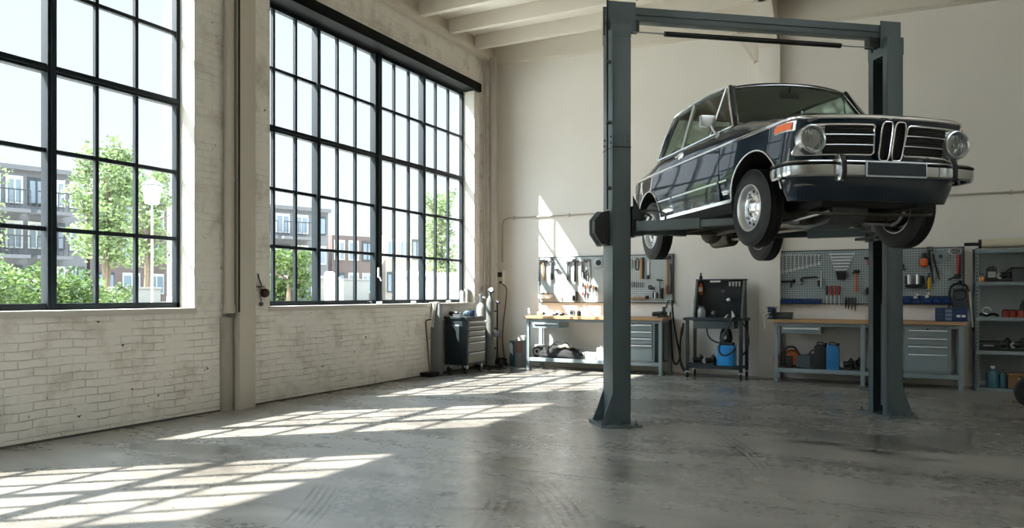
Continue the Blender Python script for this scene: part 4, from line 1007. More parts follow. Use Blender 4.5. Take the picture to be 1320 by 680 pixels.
# ---- wheels
M['tyre'] = mat('tyre_rubber', '#0a0b0c', .6, bump=.05, bscale=120); M['rim'] = mat('silver_wheel', (.66, .67, .68), .3, .9)
def wheel(x, y, z, s_, steer=0):
    """s_ = side the outer face looks to"""
    R = WR; w = .17
    root = empty('wheel', (x, y, z)); root.parent = car; root.rotation_euler = (0, 0, steer)
    o = V((0, -s_ * w, 0)); a = V((0, s_, 0))
    prof = [(.197, .02), (.205, .004), (.235, -.004), (.275, -.001), (.305, .012), (.322, .026)]
    tr = []
    for k in range(6):
        h0 = .030 + k * .0205; tr += [(R, h0), (R, h0 + .0150), (R - .007, h0 + .0160), (R - .007, h0 + .0195)]
    tr = tr[:-2]
    prof += tr + [(.322, w - .022), (.305, w - .010), (.275, w + .003), (.235, w + .005), (.205, w - .003), (.197, w - .02)]
    q = MB(); q.lathe(prof, o, a, 64); q.build('tyre', M['tyre'], root, sharp=28)
    q = MB(); q.lathe([(.197, .022), (.203, .012), (.203, .006), (.196, .004), (.190, .014), (.182, .02), (.175, .05), (.175, w - .045), (.186, w - .025), (.190, w - .012), (.200, w - .006), (.204, w - .002), (.198, w + .003), (.188, w - .004), (.180, w - .018), (.172, w - .035), (.168, w - .05), (.150, w - .055), (.120, w - .048), (.10, w - .055), (0, w - .055), (0, w - .075), (.16, w - .075), (.16, .04)], o, a, 48); rm = q.build('rim', M['rim'], root, sharp=35)
    for k in range(12):
        t = 2 * PI * k / 12; c_ = V((math.cos(t) * .142, 0, math.sin(t) * .142)); q = MB(); q.lathe([(0, 0), (.013, 0), (.013, .006), (0, .006)], c_ + a * (-.052), a, 10); q.build('vent_hole', M['trimblack'], rm)
    q = MB(); q.lathe([(.118, w - .055), (.122, w - .035), (.104, w - .022), (.085, w - .026), (.06, w - .012), (.035, w - .002), (.0, w + .003)], o, a, 36); q.build('hubcap', M['chrome'], rm)
    q = MB(); q.lathe([(0, .02), (.135, .02), (.14, .035), (.14, .055), (0, .055)], o, a, 28); q.cyl(o, o - a * .08, .03, seg=12); q.build('brake_drum', M['underm'], root)
    return root
wheel(FWX, -WY, WZ, -1); wheel(FWX + .03, WY + .03, WZ, 1); wheel(RWX, -WY, WZ - .01, -1); wheel(RWX, WY, WZ - .01, 1)
# ---- underside: floor pan, subframe, sump, gearbox, shaft, exhaust, axles
U = M['underm']
q = MB(); q.bb(-3.0, -1.15, -.62, .62, .345, .40, .02); q.bb(-3.0, -1.15, -.13, .13, .32, .40, .03)
for y in (-.42, .42): q.bb(-3.1, -.25, y - .045, y + .045, .30, .37, .012)
q.build('floor_pan', M['well'], car)
q = MB(); q.bb(-.62, -.27, -.46, .46, .33, .42, .02); q.build('front_apron', M['well'], car)
q = MB(); q.prism([(-1.05, -.52, .30), (-.95, -.52, .25), (-.82, -.52, .25), (-.78, -.52, .32)], (0, 1.04, 0), 0, .01); q.bb(-.98, -.84, -.30, .30, .21, .27, .015); q.build('front_subframe', U, car)
q = MB(); q.prism([(-1.25, -.17, .36), (-1.25, -.17, .24), (-.95, -.17, .17), (-.62, -.17, .20), (-.56, -.17, .30), (-.56, -.17, .40)], (0, .34, 0), 0, .02); q.build('oil_sump', M['dsteel'], car)
q = MB(); q.lathe([(0, 0), (.13, 0), (.12, .18), (.085, .35), (.075, .62), (0, .62)], (-1.22, 0, .33), (-1, 0, 0), 20); q.build('gearbox', M['exh'], car)
q = MB(); q.cyl((-1.8, 0, .33), (-3.05, 0, .31), .032, seg=14); q.ball((-2.4, 0, .32), .05); q.build('drive_shaft', U, car)
q = MB(); q.ball((-3.2, 0, .32), .15, sc=(1.1, .8, .85)); q.bb(-3.12, -3.0, -.5, .5, .29, .36, .02); q.build('differential', U, car)
for s_ in (-1, 1):
    q = MB(); q.tube([(-.86, s_ * .30, .235), (-.84, s_ * .60, .225)], .020, 8); q.tube([(-.35, s_ * .34, .27), (-.60, s_ * .48, .22), (-.83, s_ * .60, .215)], .014, 8); q.ball((-.84, s_ * .61, .23), .035); q.build('control_arm', M['steel'], car)
    q = MB(); q.tube([(-.84, s_ * .56, .30), (-.88, s_ * .50, .62)], .03, 12); q.lathe([(.0, 0), (.07, 0), (.07, .01), (0, .01)], (-.855, s_ * .54, .42), (0, 0, 1), 18); q.build('strut', M['dsteel'], car)
    q = MB(); q.tube([V((-.865 , s_ * .53, .42)) + V((.055 * math.cos(t * .7), .055 * math.sin(t * .7), .0055 * t)) for t in range(36)], .0065, 6); q.build('coil_spring', M['dsteel'], car)
    q = MB(); q.prism([(-2.78, s_ * .30, .33), (-2.78, s_ * .58, .33), (-3.25, s_ * .66, .30), (-3.28, s_ * .50, .30)], (0, 0, .05), 0, .01); q.cyl((-3.2, s_ * .10, .32), (-3.2, s_ * .62, .335), .022, seg=12); q.build('trailing_arm', U, car)
q = MB(); q.tube([(-1.02, -.28, .255), (-1.02, .30, .265), (-1.0, .52, .25)], .013, 8); q.tube([(-.98, -.30, .27), (-.9, -.58, .26)], .013, 8); q.build('tie_rod', M['steel'], car)
q = MB(); q.tube([(-.30, -.56, .25), (-.26, -.3, .24), (-.26, .3, .24), (-.30, .56, .25)], .011, 8, smooth_pts=4); q.build('anti_roll_bar', U, car)
q = MB(); q.tube([(-.80, .20, .30), (-1.1, .22, .24), (-1.7, .24, .25), (-2.3, .24, .26), (-2.9, .30, .25), (-3.4, .35, .27), (-4.0, .35, .28)], .024, 12, smooth_pts=5); q.build('exhaust_pipe', M['exh'], car)
q = MB(); q.cyl((-1.35, -.30, .27), (-1.9, -.30, .27), .055, seg=16); q.tube([(-.7, -.2, .32), (-1.0, -.28, .27), (-1.35, -.30, .27)], .022, 10); q.build('front_silencer', M['exh'], car)
q = MB(); q.lathe([(0, 0), (.08, .01), (.095, .03), (.095, .47), (.08, .49), (0, .5)], (-3.35, .35, .28), (-1, 0, 0), 20); q.build('rear_silencer', U, car)
# lift arms reach under the sills
L0 = (PL - lc); OX, OY = L0.dot(AX), -L0.dot(CC)
def lc_(cx, cy): return OX + cy, OY - cx
arm(1, *lc_(-1.30, -.58), 'f', .62); arm(1, *lc_(-2.75, -.55), 'r', .6); arm(-1, *lc_(-1.30, .58), 'f', .62); arm(-1, *lc_(-2.80, .55), 'r', .6)
# ------------------------------------------------------------------ workbenches and tools along the back wall
YW = YB                                        # wall face
BF = 11.76                                     # front plane of the benches
G, DS, CH, BK = M['bench_grey'], M['dsteel'], M['chrome_dull'], M['black']
M['bench_blue'] = G
def handle_bar(mb, x0, x1, y, z): mb.bb(x0, x1, y - .022, y, z - .008, z + .010, .003)
def workbench(xa, xb, label, legs, cab, drawer, zt=.925):
    """xa..xb along the wall; cab = (x0, x1) four drawer cabinet; drawer = (x0, x1) single drawer"""
    b = empty('workbench', ((xa + xb) / 2, BF, 0), 0, label, 'workbench'); X = lambda x: x - (xa + xb) / 2
    D = YW - BF - .03
    q = MB(); q.bb(X(xa) - .06, X(xb) + .05, -.03, D, zt - .045, zt, .005); q.build('worktop', M['wood'], b)
    for x in legs:
        for y0 in (0, D - .06):
            q = MB(); q.bb(X(x) - .028, X(x) + .028, y0, y0 + .055, 0, zt - .05, .004); q.bb(X(x) - .04, X(x) + .04, y0 - .008, y0 + .064, 0, .008); q.build('leg', G, b)
    q = MB(); q.bb(X(xa) - .01, X(xb) + .01, .005, .045, zt - .095, zt - .047, .003); q.bb(X(xa), X(xb), D - .05, D - .01, zt - .095, zt - .047); q.bb(X(xa), X(xa) + .04, .04, D - .04, zt - .095, zt - .047); q.bb(X(xb) - .04, X(xb), .04, D - .04, zt - .095, zt - .047); q.build('top_rail', G, b)
    q = MB(); q.bb(X(xa), X(xb), .006, .03, .145, .205, .003); q.bb(X(xa) + .02, X(xb) - .02, .02, D - .02, .185, .203); q.build('shelf', G, b)
    if cab:
        x0, x1 = cab; c = MB(); c.bb(X(x0), X(x1), .012, D - .05, .21, zt - .10, .004); cb = c.build('drawer_cabinet', G, b)
        zs = [zt - .105, zt - .215, zt - .325, zt - .435, .235]
        for z1, z0 in zip(zs, zs[1:]):
            d = MB(); d.bb(X(x0) + .035, X(x1) - .035, -.002, .02, z0 + .006, z1 - .006, .004); dr = d.build('drawer', G, cb)
            # handle is part of the drawer front
            h = MB(); h.bb(X(x0) + .045, X(x1) - .045, -.022, 0, z1 - .028, z1 - .012, .004); hh = h.build('drawer_handle', M['alu'], cb)
        l_ = MB(); l_.cyl((X((x0 + x1) / 2), -.005, zt - .105), (X((x0 + x1) / 2), .01, zt - .105), .012, seg=10); l_.build('lock', BK, cb)
    if drawer:
        x0, x1 = drawer; c = MB(); c.bb(X(x0), X(x1), .01, .45, zt - .205, zt - .10, .004); dr = c.build('drawer', G, b)
        h = MB(); h.bb(X(x0) + .03, X(x1) - .03, -.014, .012, zt - .14, zt - .122, .004); h.build('drawer_handle', M['alu'], dr)
    return b
xl0, xl1 = at_y(680, 440, BF).x, at_y(851, 440, BF).x
cl0, cl1 = at_y(790, 440, BF).x, at_y(843.5, 440, BF).x
workbench(xl0, xl1, 'wooden topped grey workbench in the sunlit patch, half behind the left lift post', (xl0, xl1), (cl0, cl1), (at_y(686, 440, BF).x, at_y(720, 440, BF).x))
xr0_, xrm, xr1_ = at_y(1000, 440, BF).x, at_y(1112, 440, BF).x, at_y(1239, 440, BF).x
cr0, cr1 = at_y(1166, 440, BF).x, at_y(1226, 440, BF).x
workbench(xr0_, xr1_, 'long wooden topped grey workbench under the right pegboard, with a blue vice', (xr0_, xrm, xr1_), (cr0, cr1), (at_y(1007, 440, BF).x, at_y(1058, 440, BF).x))
# ---- pegboards: perforated by a fine dot pattern in the material, framed edge
def peg_mat(name, col):
    m, n, l, b = nt(name); tc = n.new('ShaderNodeTexCoord'); sp = n.new('ShaderNodeSeparateXYZ'); l.new(tc.outputs['Object'], sp.inputs[0])
    def mth(op, a, c=None):
        q = n.new('ShaderNodeMath'); q.operation = op
        for i, x in enumerate((a, c)):
            if x is None: continue
            if isinstance(x, (int, float)): q.inputs[i].default_value = x
            else: l.new(x, q.inputs[i])
        return q.outputs[0]
    def cell(o): return mth('SUBTRACT', mth('FRACT', mth('MULTIPLY', o, 1 / .036)), .5)
    a, c = cell(sp.outputs['X']), cell(sp.outputs['Z']); d = mth('SQRT', mth('ADD', mth('MULTIPLY', a, a), mth('MULTIPLY', c, c)))
    f = mth('LESS_THAN', d, .23); mx = n.new('ShaderNodeMix'); mx.data_type = 'RGBA'; mx.inputs['A'].default_value = srgb(col); mx.inputs['B'].default_value = srgb('#22282a'); l.new(f, mx.inputs['Factor']); l.new(mx.outputs['Result'], b.inputs['Base Color']); b.inputs['Roughness'].default_value = .45
    return m
def pegboard(xa, xb, z0, z1, label, col):
    b = empty('pegboard', ((xa + xb) / 2, YW, z0), 0, label, 'pegboard'); w = (xb - xa) / 2
    q = MB(); q.bb(-w, w, -.03, -.024, 0, z1 - z0); q.build('panel', peg_mat('perforated_steel', col), b)
    q = MB(); q.bb(-w, -w + .02, -.032, -.001, 0, z1 - z0); q.bb(w - .02, w, -.032, -.001, 0, z1 - z0); q.bb(-w, w, -.032, -.001, 0, .015); q.bb(-w, w, -.032, -.001, z1 - z0 - .015, z1 - z0); q.build('edge_frame', M['bench_dark'], b)
    return b
ZP0, ZP1 = at_y(1100, 392, YW - .03).z, at_y(1100, 321, YW - .03).z
pegboard(at_y(695, 360, YW - .03).x, at_y(868.5, 360, YW - .03).x, ZP0, ZP1, 'pegboard of hammers and hand tools partly in sun above the left workbench', '#b2babb')
pegboard(at_y(1000, 360, YW - .03).x, at_y(1243.5, 360, YW - .03).x, ZP0, ZP1, 'pegboard of spanners and tools above the long right workbench', '#94a0a2')
PY = YW - .032                                  # face of the pegboards
def pt(u, v, dy=0): p = at_y(u, v, PY - dy); return V((p.x, PY - dy, p.z))
K = .0128                                       # metres per pixel at the wall
def root(name, u, v, label, cat, group=None, dy=.0): p = pt(u, v); return empty(name, (p.x, PY - dy, p.z), 0, label, cat, group)
def hook(mb): mb.cyl((0, -.0, .0), (0, -.03, 0), .004, seg=6)
def hammer(u, v, h, wd, label, hm, headm, group=None, ball=False):
    t = root('hammer', u, v, label, 'hammer', group)
    q = MB(); q.cyl((0, -.025, 0), (0, -.025, -h * .35), .014, .013, 10); q.cyl((0, -.025, -h * .35), (0, -.025, -h), .013, .019, 10); q.build('handle', hm, t)
    q = MB(); q.bb(-wd * .28, wd * .28, -.045, -.005, -.02, .03, .006); q.cyl((wd * .28, -.025, .005), (wd * .5, -.025, .005), .022, seg=12)
    q.prism([(-wd * .28, -.04, .028), (-wd * .28, -.04, -.015), (-wd * .5, -.03, -.03), (-wd * .52, -.03, -.02)], (0, .025, 0)); q.build('head', headm, t); return t
def spanner_mb(L, w, vertical=True):
    q = MB(); ax = V((0, 0, -1)) if vertical else V((1, 0, 0)); sd = V((1, 0, 0)) if vertical else V((0, 0, 1)); o = V((0, -.012, 0))
    q.bar(o + ax * w * .8, o + ax * (L - w * .8), .008, w * .55, .002, up=V((0, 1, 0)) if True else None)
    # open jaw at the start, ring at the end
    for s_ in (-1, 1): q.bar(o + ax * w * .7 + sd * s_ * w * .45, o + sd * s_ * w * .42 - ax * w * .25, .008, w * .38, .001, up=V((0, 1, 0)))
    q.bar(o + ax * w * .55 - sd * w * .55, o + ax * w * .55 + sd * w * .55, .008, w * .5, .001, up=V((0, 1, 0)))
    q.lathe([(w * .34, -.006), (w * .62, -.006), (w * .62, .006), (w * .34, .006)], o + ax * (L - w * .3), (0, 1, 0), 14, close=True)
    return q
# --- right board: eleven combination spanners hanging in a row, long to short
xs = [1003.8 + 5.18 * k for k in range(11)]
for k, u in enumerate(xs):
    vt, vb = 327.2 + .05 * k, 352.5 - 1.22 * k
    p = pt(u, vt); L = (vb - vt) * .01215
    s_ = spanner_mb(L, .040 - .0008 * k); o = s_.build('spanner', M['alu'], None, loc=(p.x, PY, p.z))
    tag(o, ['longest spanner, at the left end of the hanging row on the right pegboard', 'second longest spanner in the hanging row, next to the longest', 'third spanner from the long end of the hanging row', 'fourth spanner from the long end of the hanging row', 'fifth spanner from the long end of the hanging row', 'middle spanner of the eleven in the hanging row', 'fifth spanner from the short end of the hanging row', 'fourth spanner from the short end of the hanging row', 'third spanner from the short end of the hanging row', 'second shortest spanner in the hanging row', 'shortest spanner of the hanging row, nearest the ladder of double ended spanners'][k], 'spanner', 'spanners hanging in a row on the right pegboard')
# ladder of six double-ended spanners
for k in range(6):
    v = 327.5 + k * 4.0; u0, u1 = 1070.5 + k * 1.25, 1100 - k * 1.7
    p, p2 = pt(u0, v), pt(u1, v - .2); L = p2.x - p.x; q = MB(); r_ = .018 - .001 * k
    q.bb(r_, L - r_, -.016, -.004, -.010, .010, .002)
    for x in (0, L): q.lathe([(r_ * .5, -.007), (r_, -.007), (r_, .007), (r_ * .5, .007)], (x, -.012, 0), (0, 1, 0), 12, close=True)
    o = q.build('ring_spanner', M['alu'], None, loc=(p.x, PY, p.z))
    tag(o, 'ring spanner mounted crosswise on the right pegboard, ' + ['topmost and longest of the ladder', 'second from the top of the ladder', 'third from the top of the ladder', 'third from the bottom of the ladder', 'second from the bottom of the ladder', 'lowest and shortest of the ladder'][k], 'spanner', 'ring spanners stacked like a ladder')
def box_thing(name, u0, v0, u1, v1, dep, m, label, cat, group=None, bev=.004, dy=0):
    a, b = pt(u0, v0, dy), pt(u1, v1, dy); q = MB(); w = b.x - a.x; h = a.z - b.z; q.bb(-w / 2, w / 2, -dep, 0, 0, h, bev); o = q.build(name, m, None, loc=((a.x + b.x) / 2, PY - dy, b.z)); return tag(o, label, cat, group)
# rectangular holder below the ladder
t = root('tool_holder', 1084.5, 354, 'small black box shaped holder under the ladder of ring spanners', 'holder')
q = MB(); q.prism([(-.075, -.04, .05), (.075, -.04, .05), (.055, -.04, -.075), (-.055, -.04, -.075)], (0, .04, 0), 0, .004); q.build('body', BK, t)
q = MB(); q.bb(-.08, .08, -.045, -.001, .045, .058); q.build('rim', DS, t)
# orange hammer
hammer(1103.5, 350.5, .30, .11, 'orange handled hammer with black head on the right pegboard', M['orange'], BK)
# clamp / pistol shaped tools
t = root('sliding_bar_wrench', 1017, 362.5, 'black T shaped socket bar beside the clamp on the right pegboard', 'tool')
q = MB(); q.cyl((-.11, -.02, 0), (.09, -.02, 0), .014, seg=10); q.ball((.075, -.02, 0), .026); q.build('bar', BK, t); q = MB(); q.cyl((.04, -.02, 0), (.03, -.02, -.10), .010, seg=8); q.build('drop_handle', BK, t)
t = root('c_clamp', 1043, 358.5, 'black C shaped clamp with a long screw on the right pegboard', 'clamp')
q = MB(); q.tube([(-.11, -.025, -.10), (-.11, -.025, .0), (-.09, -.025, .012), (.10, -.025, .02), (.14, -.025, .0), (.14, -.025, -.12)], .014, 8); q.build('frame', BK, t)
q = MB(); q.cyl((.17, -.025, .12), (.17, -.025, -.13), .008, seg=8); q.bb(.12, .185, -.04, -.01, -.03, .0); q.cyl((-.15, -.025, -.07), (-.10, -.025, -.07), .02, seg=10); q.build('screw', M['steel'], t)
# red screwdrivers, punches
def driver(u, vt, vm, vb, hm, label, group, r=.016, sh=None):
    t = root('screwdriver', u, vt, label, 'screwdriver', group); h1, h2 = (vm - vt) * .01215, (vb - vt) * .01215
    q = MB(); q.lathe([(0, 0), (r * .8, -.004), (r, -.02), (r * .85, -h1 * .5), (r, -h1 * .8), (r * .55, -h1), (0, -h1)], (0, -.025, 0), (0, 0, 1), 10); q.build('handle', hm, t)
    q = MB(); q.cyl((0, -.025, -h1), (0, -.025, -h2), .005, .004, 8); q.build('blade', sh or M['chrome_dull'], t); return t
for k, (u, hm) in enumerate([(1066, BK), (1071, M['red']), (1076.4, M['red']), (1081.8, M['red'])]):
    driver(u, 367.8, 380, 395 + k * .5, hm, ['black handled screwdriver at the left of the red ones, right pegboard', 'leftmost red handled screwdriver on the right pegboard', 'red handled screwdriver between two red ones on the right pegboard', 'rightmost red handled screwdriver, right pegboard, next to the black punches'][k], 'screwdrivers in the middle of the right pegboard')
for k, u in enumerate((1090, 1094, 1098, 1102.5)):
    t = root('punch', u, 383, ['short black punch nearest the red screwdrivers', 'second black punch from the red screwdrivers', 'third black punch from the red screwdrivers', 'longest black punch, furthest from the red screwdrivers'][k], 'punch', 'black punches on the right pegboard')
    L = .17 + .012 * k; q = MB(); q.lathe([(0, 0), (.009, 0), (.012, -.05), (.012, -L * .7), (.005, -L), (0, -L)], (0, -.02, 0), (0, 0, 1), 8); q.build('shaft', BK, t); q = MB(); q.bb(-.016, .016, -.034, -.001, -.035, -.022); q.build('clip', DS, t)
# blue bin rails
def bin_row(u0, u1, v0, v1, n_, lab, grp, per):
    a, b = pt(u0, v0), pt(u1, v1); w = (b.x - a.x) / n_; h = a.z - b.z
    for k in range(n_):
        t = empty('storage_bin', (a.x + w * (k + .5), PY, b.z), 0, per[k], 'storage bin', grp); q = MB(); W_ = w * .47
        q.prism([(-W_, -.0, 0), (-W_, -.085, 0), (-W_, -.10, h * .6), (-W_, -.06, h * .72), (-W_, 0, h)], (2 * W_, 0, 0), 0, .003); q.build('bin', M['blue'], t)
        q = MB(); q.bb(-W_ * .6, W_ * .6, -.102, -.092, h * .2, h * .45); q.build('label_slot', mat('bin_slot', '#1d4a86', .4), t)
bin_row(1002, 1060, 384.5, 391.5, 5, '', 'blue bins on the right pegboard, left rail', ['blue bin at the left end of the left rail, right pegboard', 'blue bin second from the left, left rail of the right pegboard', 'middle blue bin of the left rail, under the clamp', 'blue bin second from the right on the left rail under the clamp', 'blue bin ending the left rail, nearest the screwdrivers'])
bin_row(1163, 1226, 381, 391, 5, '', 'blue bins on the right pegboard, right rail', ['blue bin right beside the lift post, right rail', 'blue bin second from the lift post, with white plugs in it', 'middle blue bin of the right rail, below the yellow tool', 'blue bin second from the right end of the right rail', 'blue bin at the right end, beside the caulking gun'])
for (u, v, lab) in ((1180.5, 383, 'small pale green object lying in the bin near the lift post'), (1195.5, 382, 'small pale object standing in the bin under the yellow screwdriver')):
    p = pt(u, v, .06); q = MB(); q.ball((0, 0, 0), .03, jit=.15); q.ball((.02, 0, .04), .022, jit=.1); tag(q.build('fitting', M['clear'] if 'clear' in M else M['white'], None, loc=(p.x, p.y, p.z)), lab, 'fitting')
# tools on the right half
t = root('tape_measure', 1191, 336, 'orange and black gourd shaped tool holder high on the right pegboard', 'tool'); q = MB(); q.lathe([(0, .10), (.03, .09), (.045, .04), (.062, -.02), (.055, -.07), (.03, -.09), (0, -.095)], (0, -.04, 0), (0, 0, 1), 14); q.build('body', M['orange'], t); q = MB(); q.lathe([(0, .12), (.034, .11), (.05, .045), (.046, .03), (0, .03)], (0, -.04, 0), (0, 0, 1), 14); q.bb(.03, .07, -.07, -.01, -.06, .06, .01); q.build('cap', BK, t)
t.name = 'grinder_case'
t = root('bolt_cutter', 1197.5, 323, 'pair of long black bolt cutter handles on the right pegboard', 'bolt cutter')
q = MB(); q.tube([(.0, -.02, 0), (.015, -.02, -.15), (.055, -.02, -.46)], .012, 8); q.build('handle', BK, t); q = MB(); q.tube([(.055, -.02, -.05), (.075, -.02, -.18), (.13, -.02, -.42)], .010, 8); q.build('handle', BK, t); q = MB(); q.bb(-.03, .05, -.03, -.01, .0, .06, .008); q.build('jaw', DS, t)
t = root('grinding_disc', 1212.5, 330, 'grey round grinding disc hanging on the right pegboard', 'disc'); q = MB(); q.lathe([(.02, -.006), (.088, -.006), (.088, .006), (.02, .006)], (0, -.015, 0), (0, 1, 0), 28, close=True); q.build('disc', M['bench_grey'], t); q = MB(); q.lathe([(0, -.016), (.022, -.012), (.03, 0), (0, 0)], (0, -.015, 0), (0, 1, 0), 16); q.build('hub', BK, t)
t = root('strap_wrench', 1231, 324, 'red handled wrench with a pale metal loop at the right of the pegboard', 'wrench'); q = MB(); q.tube([(.055 * math.cos(k * PI / 10) * 1.35, -.03, .05 * math.sin(k * PI / 10)) for k in range(20)], .010, 8, closed=True); q.build('loop', M['chrome_dull'], t); q = MB(); q.cyl((.05, -.03, -.04), (.04, -.03, -.32), .024, .026, 12); q.build('handle', M['red'], t); q = MB(); q.bb(-.01, .07, -.05, -.01, -.39, -.32, .008); q.cyl((0, -.03, -.36), (-.08, -.03, -.40), .012, seg=8); q.build('nose', BK, t)
t = root('socket_rack', 1177, 366, 'black rack with two upright silver sockets on the right pegboard', 'rack'); q = MB(); q.bb(-.10, .12, -.06, -.001, -.05, .0, .006); q.build('tray', BK, t)
for x in (-.05, .06): q = MB(); q.cyl((x, -.03, 0), (x, -.03, .14), .026, seg=14); q.build('socket', M['chrome_dull'], t)
for x in (-.095, .11): q = MB(); q.cyl((x, -.03, 0), (x, -.03, .12), .014, seg=10); q.build('socket', BK, t)
t = root('screwdriver', 1197.5, 357, 'yellow and black handled screwdriver hanging point up beside the socket rack', 'screwdriver'); q = MB(); q.lathe([(0, 0), (.018, -.005), (.026, -.06), (.022, -.14), (.026, -.17), (0, -.175)], (0, -.03, 0), (0, 0, 1), 12); q.build('handle', M['yellow'], t); q = MB(); q.cyl((0, -.03, 0), (0, -.03, .06), .010, seg=8); q.bb(-.028, -.006, -.045, -.02, -.17, .0, .004); q.build('blade', BK, t)
t = root('pliers', 1190.3, 360, 'slim black pliers left of the yellow screwdriver', 'pliers'); q = MB(); q.tube([(-.008, -.02, 0), (-.018, -.02, -.14)], .007, 6); q.build('handle', BK, t); q = MB(); q.tube([(.008, -.02, 0), (.018, -.02, -.14)], .007, 6); q.build('handle', BK, t); q = MB(); q.cyl((0, -.02, -.01), (0, -.02, .05), .014, .004, 8); q.build('jaw', DS, t)
t = root('caulking_gun', 1237, 371, 'large black framed caulking gun leaning at the right end of the pegboard', 'tool'); 
q = MB(); q.tube([(-.13, -.05, -.28), (-.12, -.05, -.02), (-.05, -.05, .06), (.05, -.05, .05), (.10, -.05, -.03), (.13, -.05, -.28), (.16, -.05, -.60)], .014, 8, smooth_pts=4); q.ball((0, -.05, .075), .032); q.build('frame', BK, t)
q = MB(); q.prism([(-.10, -.04, -.30), (.10, -.04, -.30), (.08, -.04, .0), (-.08, -.04, .0)], (0, .02, 0)); q.build('plate', M['bench_dark'], t); q = MB(); q.tube([(.075 * math.cos(k * PI / 8), -.055, -.09 + .075 * math.sin(k * PI / 8)) for k in range(16)], .007, 6, closed=True); q.build('ring', BK, t)
q = MB(); q.bar((.115, -.075, -.05), (.155, -.075, -.55), .02, .022, .004); q.build('pale_rod', M['chrome_dull'], t)
t = root('cutter_tool', 1119, 333.5, 'small tool with dark red grip by the lift post, top of right pegboard', 'tool'); q = MB(); q.cyl((0, -.03, 0), (.02, -.03, -.12), .017, seg=8); q.build('handle', M['red'], t); q = MB(); q.bb(-.05, .04, -.05, -.01, -.01, .03, .008); q.build('head', BK, t)
t = root('long_tool', 1121, 377, 'tall dark teal clamp standing beside the lift post, reaching the bench', 'clamp'); t.name = 'bar_clamp'; q = MB(); q.bb(-.055, .05, -.06, -.01, -.03, .05, .01); q.bb(-.04, .0, -.09, -.02, .0, .08, .008); q.build('head', BK, t); q = MB(); q.bb(-.015, .035, -.045, -.015, -.37, -.02, .004); q.build('bar', M['dark_teal'], t)
t = root('pulley_tool', 1161, 343, 'black tool peeping out from behind the right lift post, on the pegboard', 'tool'); q = MB(); q.lathe([(0, -.03), (.05, -.03), (.05, 0), (0, 0)], (0, -.02, 0), (0, 1, 0), 14); q.bb(-.02, .07, -.04, -.01, -.06, -.03, .006); q.build('body', BK, t); q = MB(); q.cyl((0, -.02, .03), (0, -.02, .12), .014, seg=8); q.build('handle', BK, t)
# --- left board
W1, W2 = M['ochre_wood'], M['wood']
hammer(701.3, 336.5, .35, .15, 'hammer with pale wooden shaft and wide black head, far left of left pegboard', W1, BK)
hammer(732.5, 336.8, .34, .10, 'ball hammer with orange ringed shaft, between the pry bar and the mallet', M['bench_dark'], M['steel'])
hammer(742, 336, .37, .13, 'mallet with an orange wood neck and black grip on the left pegboard', BK, BK)
hammer(750.5, 336, .20, .001 + .09, 'short dark hammer close beside the orange necked mallet', DS, M['steel'])
t = root('pry_bar', 711.8, 333, 'dark pry bar with a thick black lower grip beside the leftmost hammer', 'pry bar'); q = MB(); q.tube([(-.03, -.02, .0), (0, -.02, .01), (.005, -.02, -.1), (0, -.02, -.3)], .011, 8); q.bb(-.035, .035, -.03, -.01, -.07, -.04); q.build('bar', DS, t); q = MB(); q.cyl((0, -.02, -.27), (0, -.02, -.38), .022, .026, 10); q.build('grip', BK, t)
t = root('long_rod', 695.6, 334, 'long thin steel rod with a ring at the foot, left edge of left pegboard', 'tool'); t.name = 'hook_rod'; q = MB(); q.cyl((0, -.015, 0), (-.01, -.015, -.40), .008, seg=8); q.build('rod', M['steel'], t); q = MB(); q.lathe([(.010, -.006), (.022, -.006), (.022, .006), (.010, .006)], (-.012, -.015, -.42), (0, 1, 0), 12, close=True); q.build('ring', M['steel'], t)
t = root('spark_plug_wrench', 718.5, 347, 'small black socket handle lying level between the pry bar and hammer', 'tool'); q = MB(); q.cyl((-.04, -.03, 0), (.03, -.03, 0), .022, seg=10); q.build('socket', BK, t); q = MB(); q.cyl((.03, -.03, 0), (.07, -.03, 0), .006, seg=8); q.build('shaft', DS, t)
t = root('saw_disc', 771, 338.5, 'round grey saw disc high on the left pegboard beside the lift post', 'disc'); q = MB(); q.lathe([(.02, -.006), (.088, -.006), (.088, .006), (.02, .006)], (0, -.02, 0), (0, 1, 0), 28, close=True); q.build('disc', M['steel'], t); q = MB(); q.lathe([(0, -.02), (.05, -.014), (.05, 0), (0, 0)], (.015, -.02, 0), (0, 1, 0), 18); q.build('hub', BK, t)
t = root('open_wrench', 759.5, 336, 'slim grey adjustable wrench hanging right of the mallets', 'wrench'); q = MB(); q.bar((0, -.02, 0), (.02, -.02, -.28), .012, .024, .003); q.build('handle', M['steel'], t); q = MB(); q.bb(-.05, .02, -.03, -.01, .0, .025, .005); q.bb(-.055, -.03, -.03, -.01, -.03, .02, .004); q.build('jaw', DS, t)
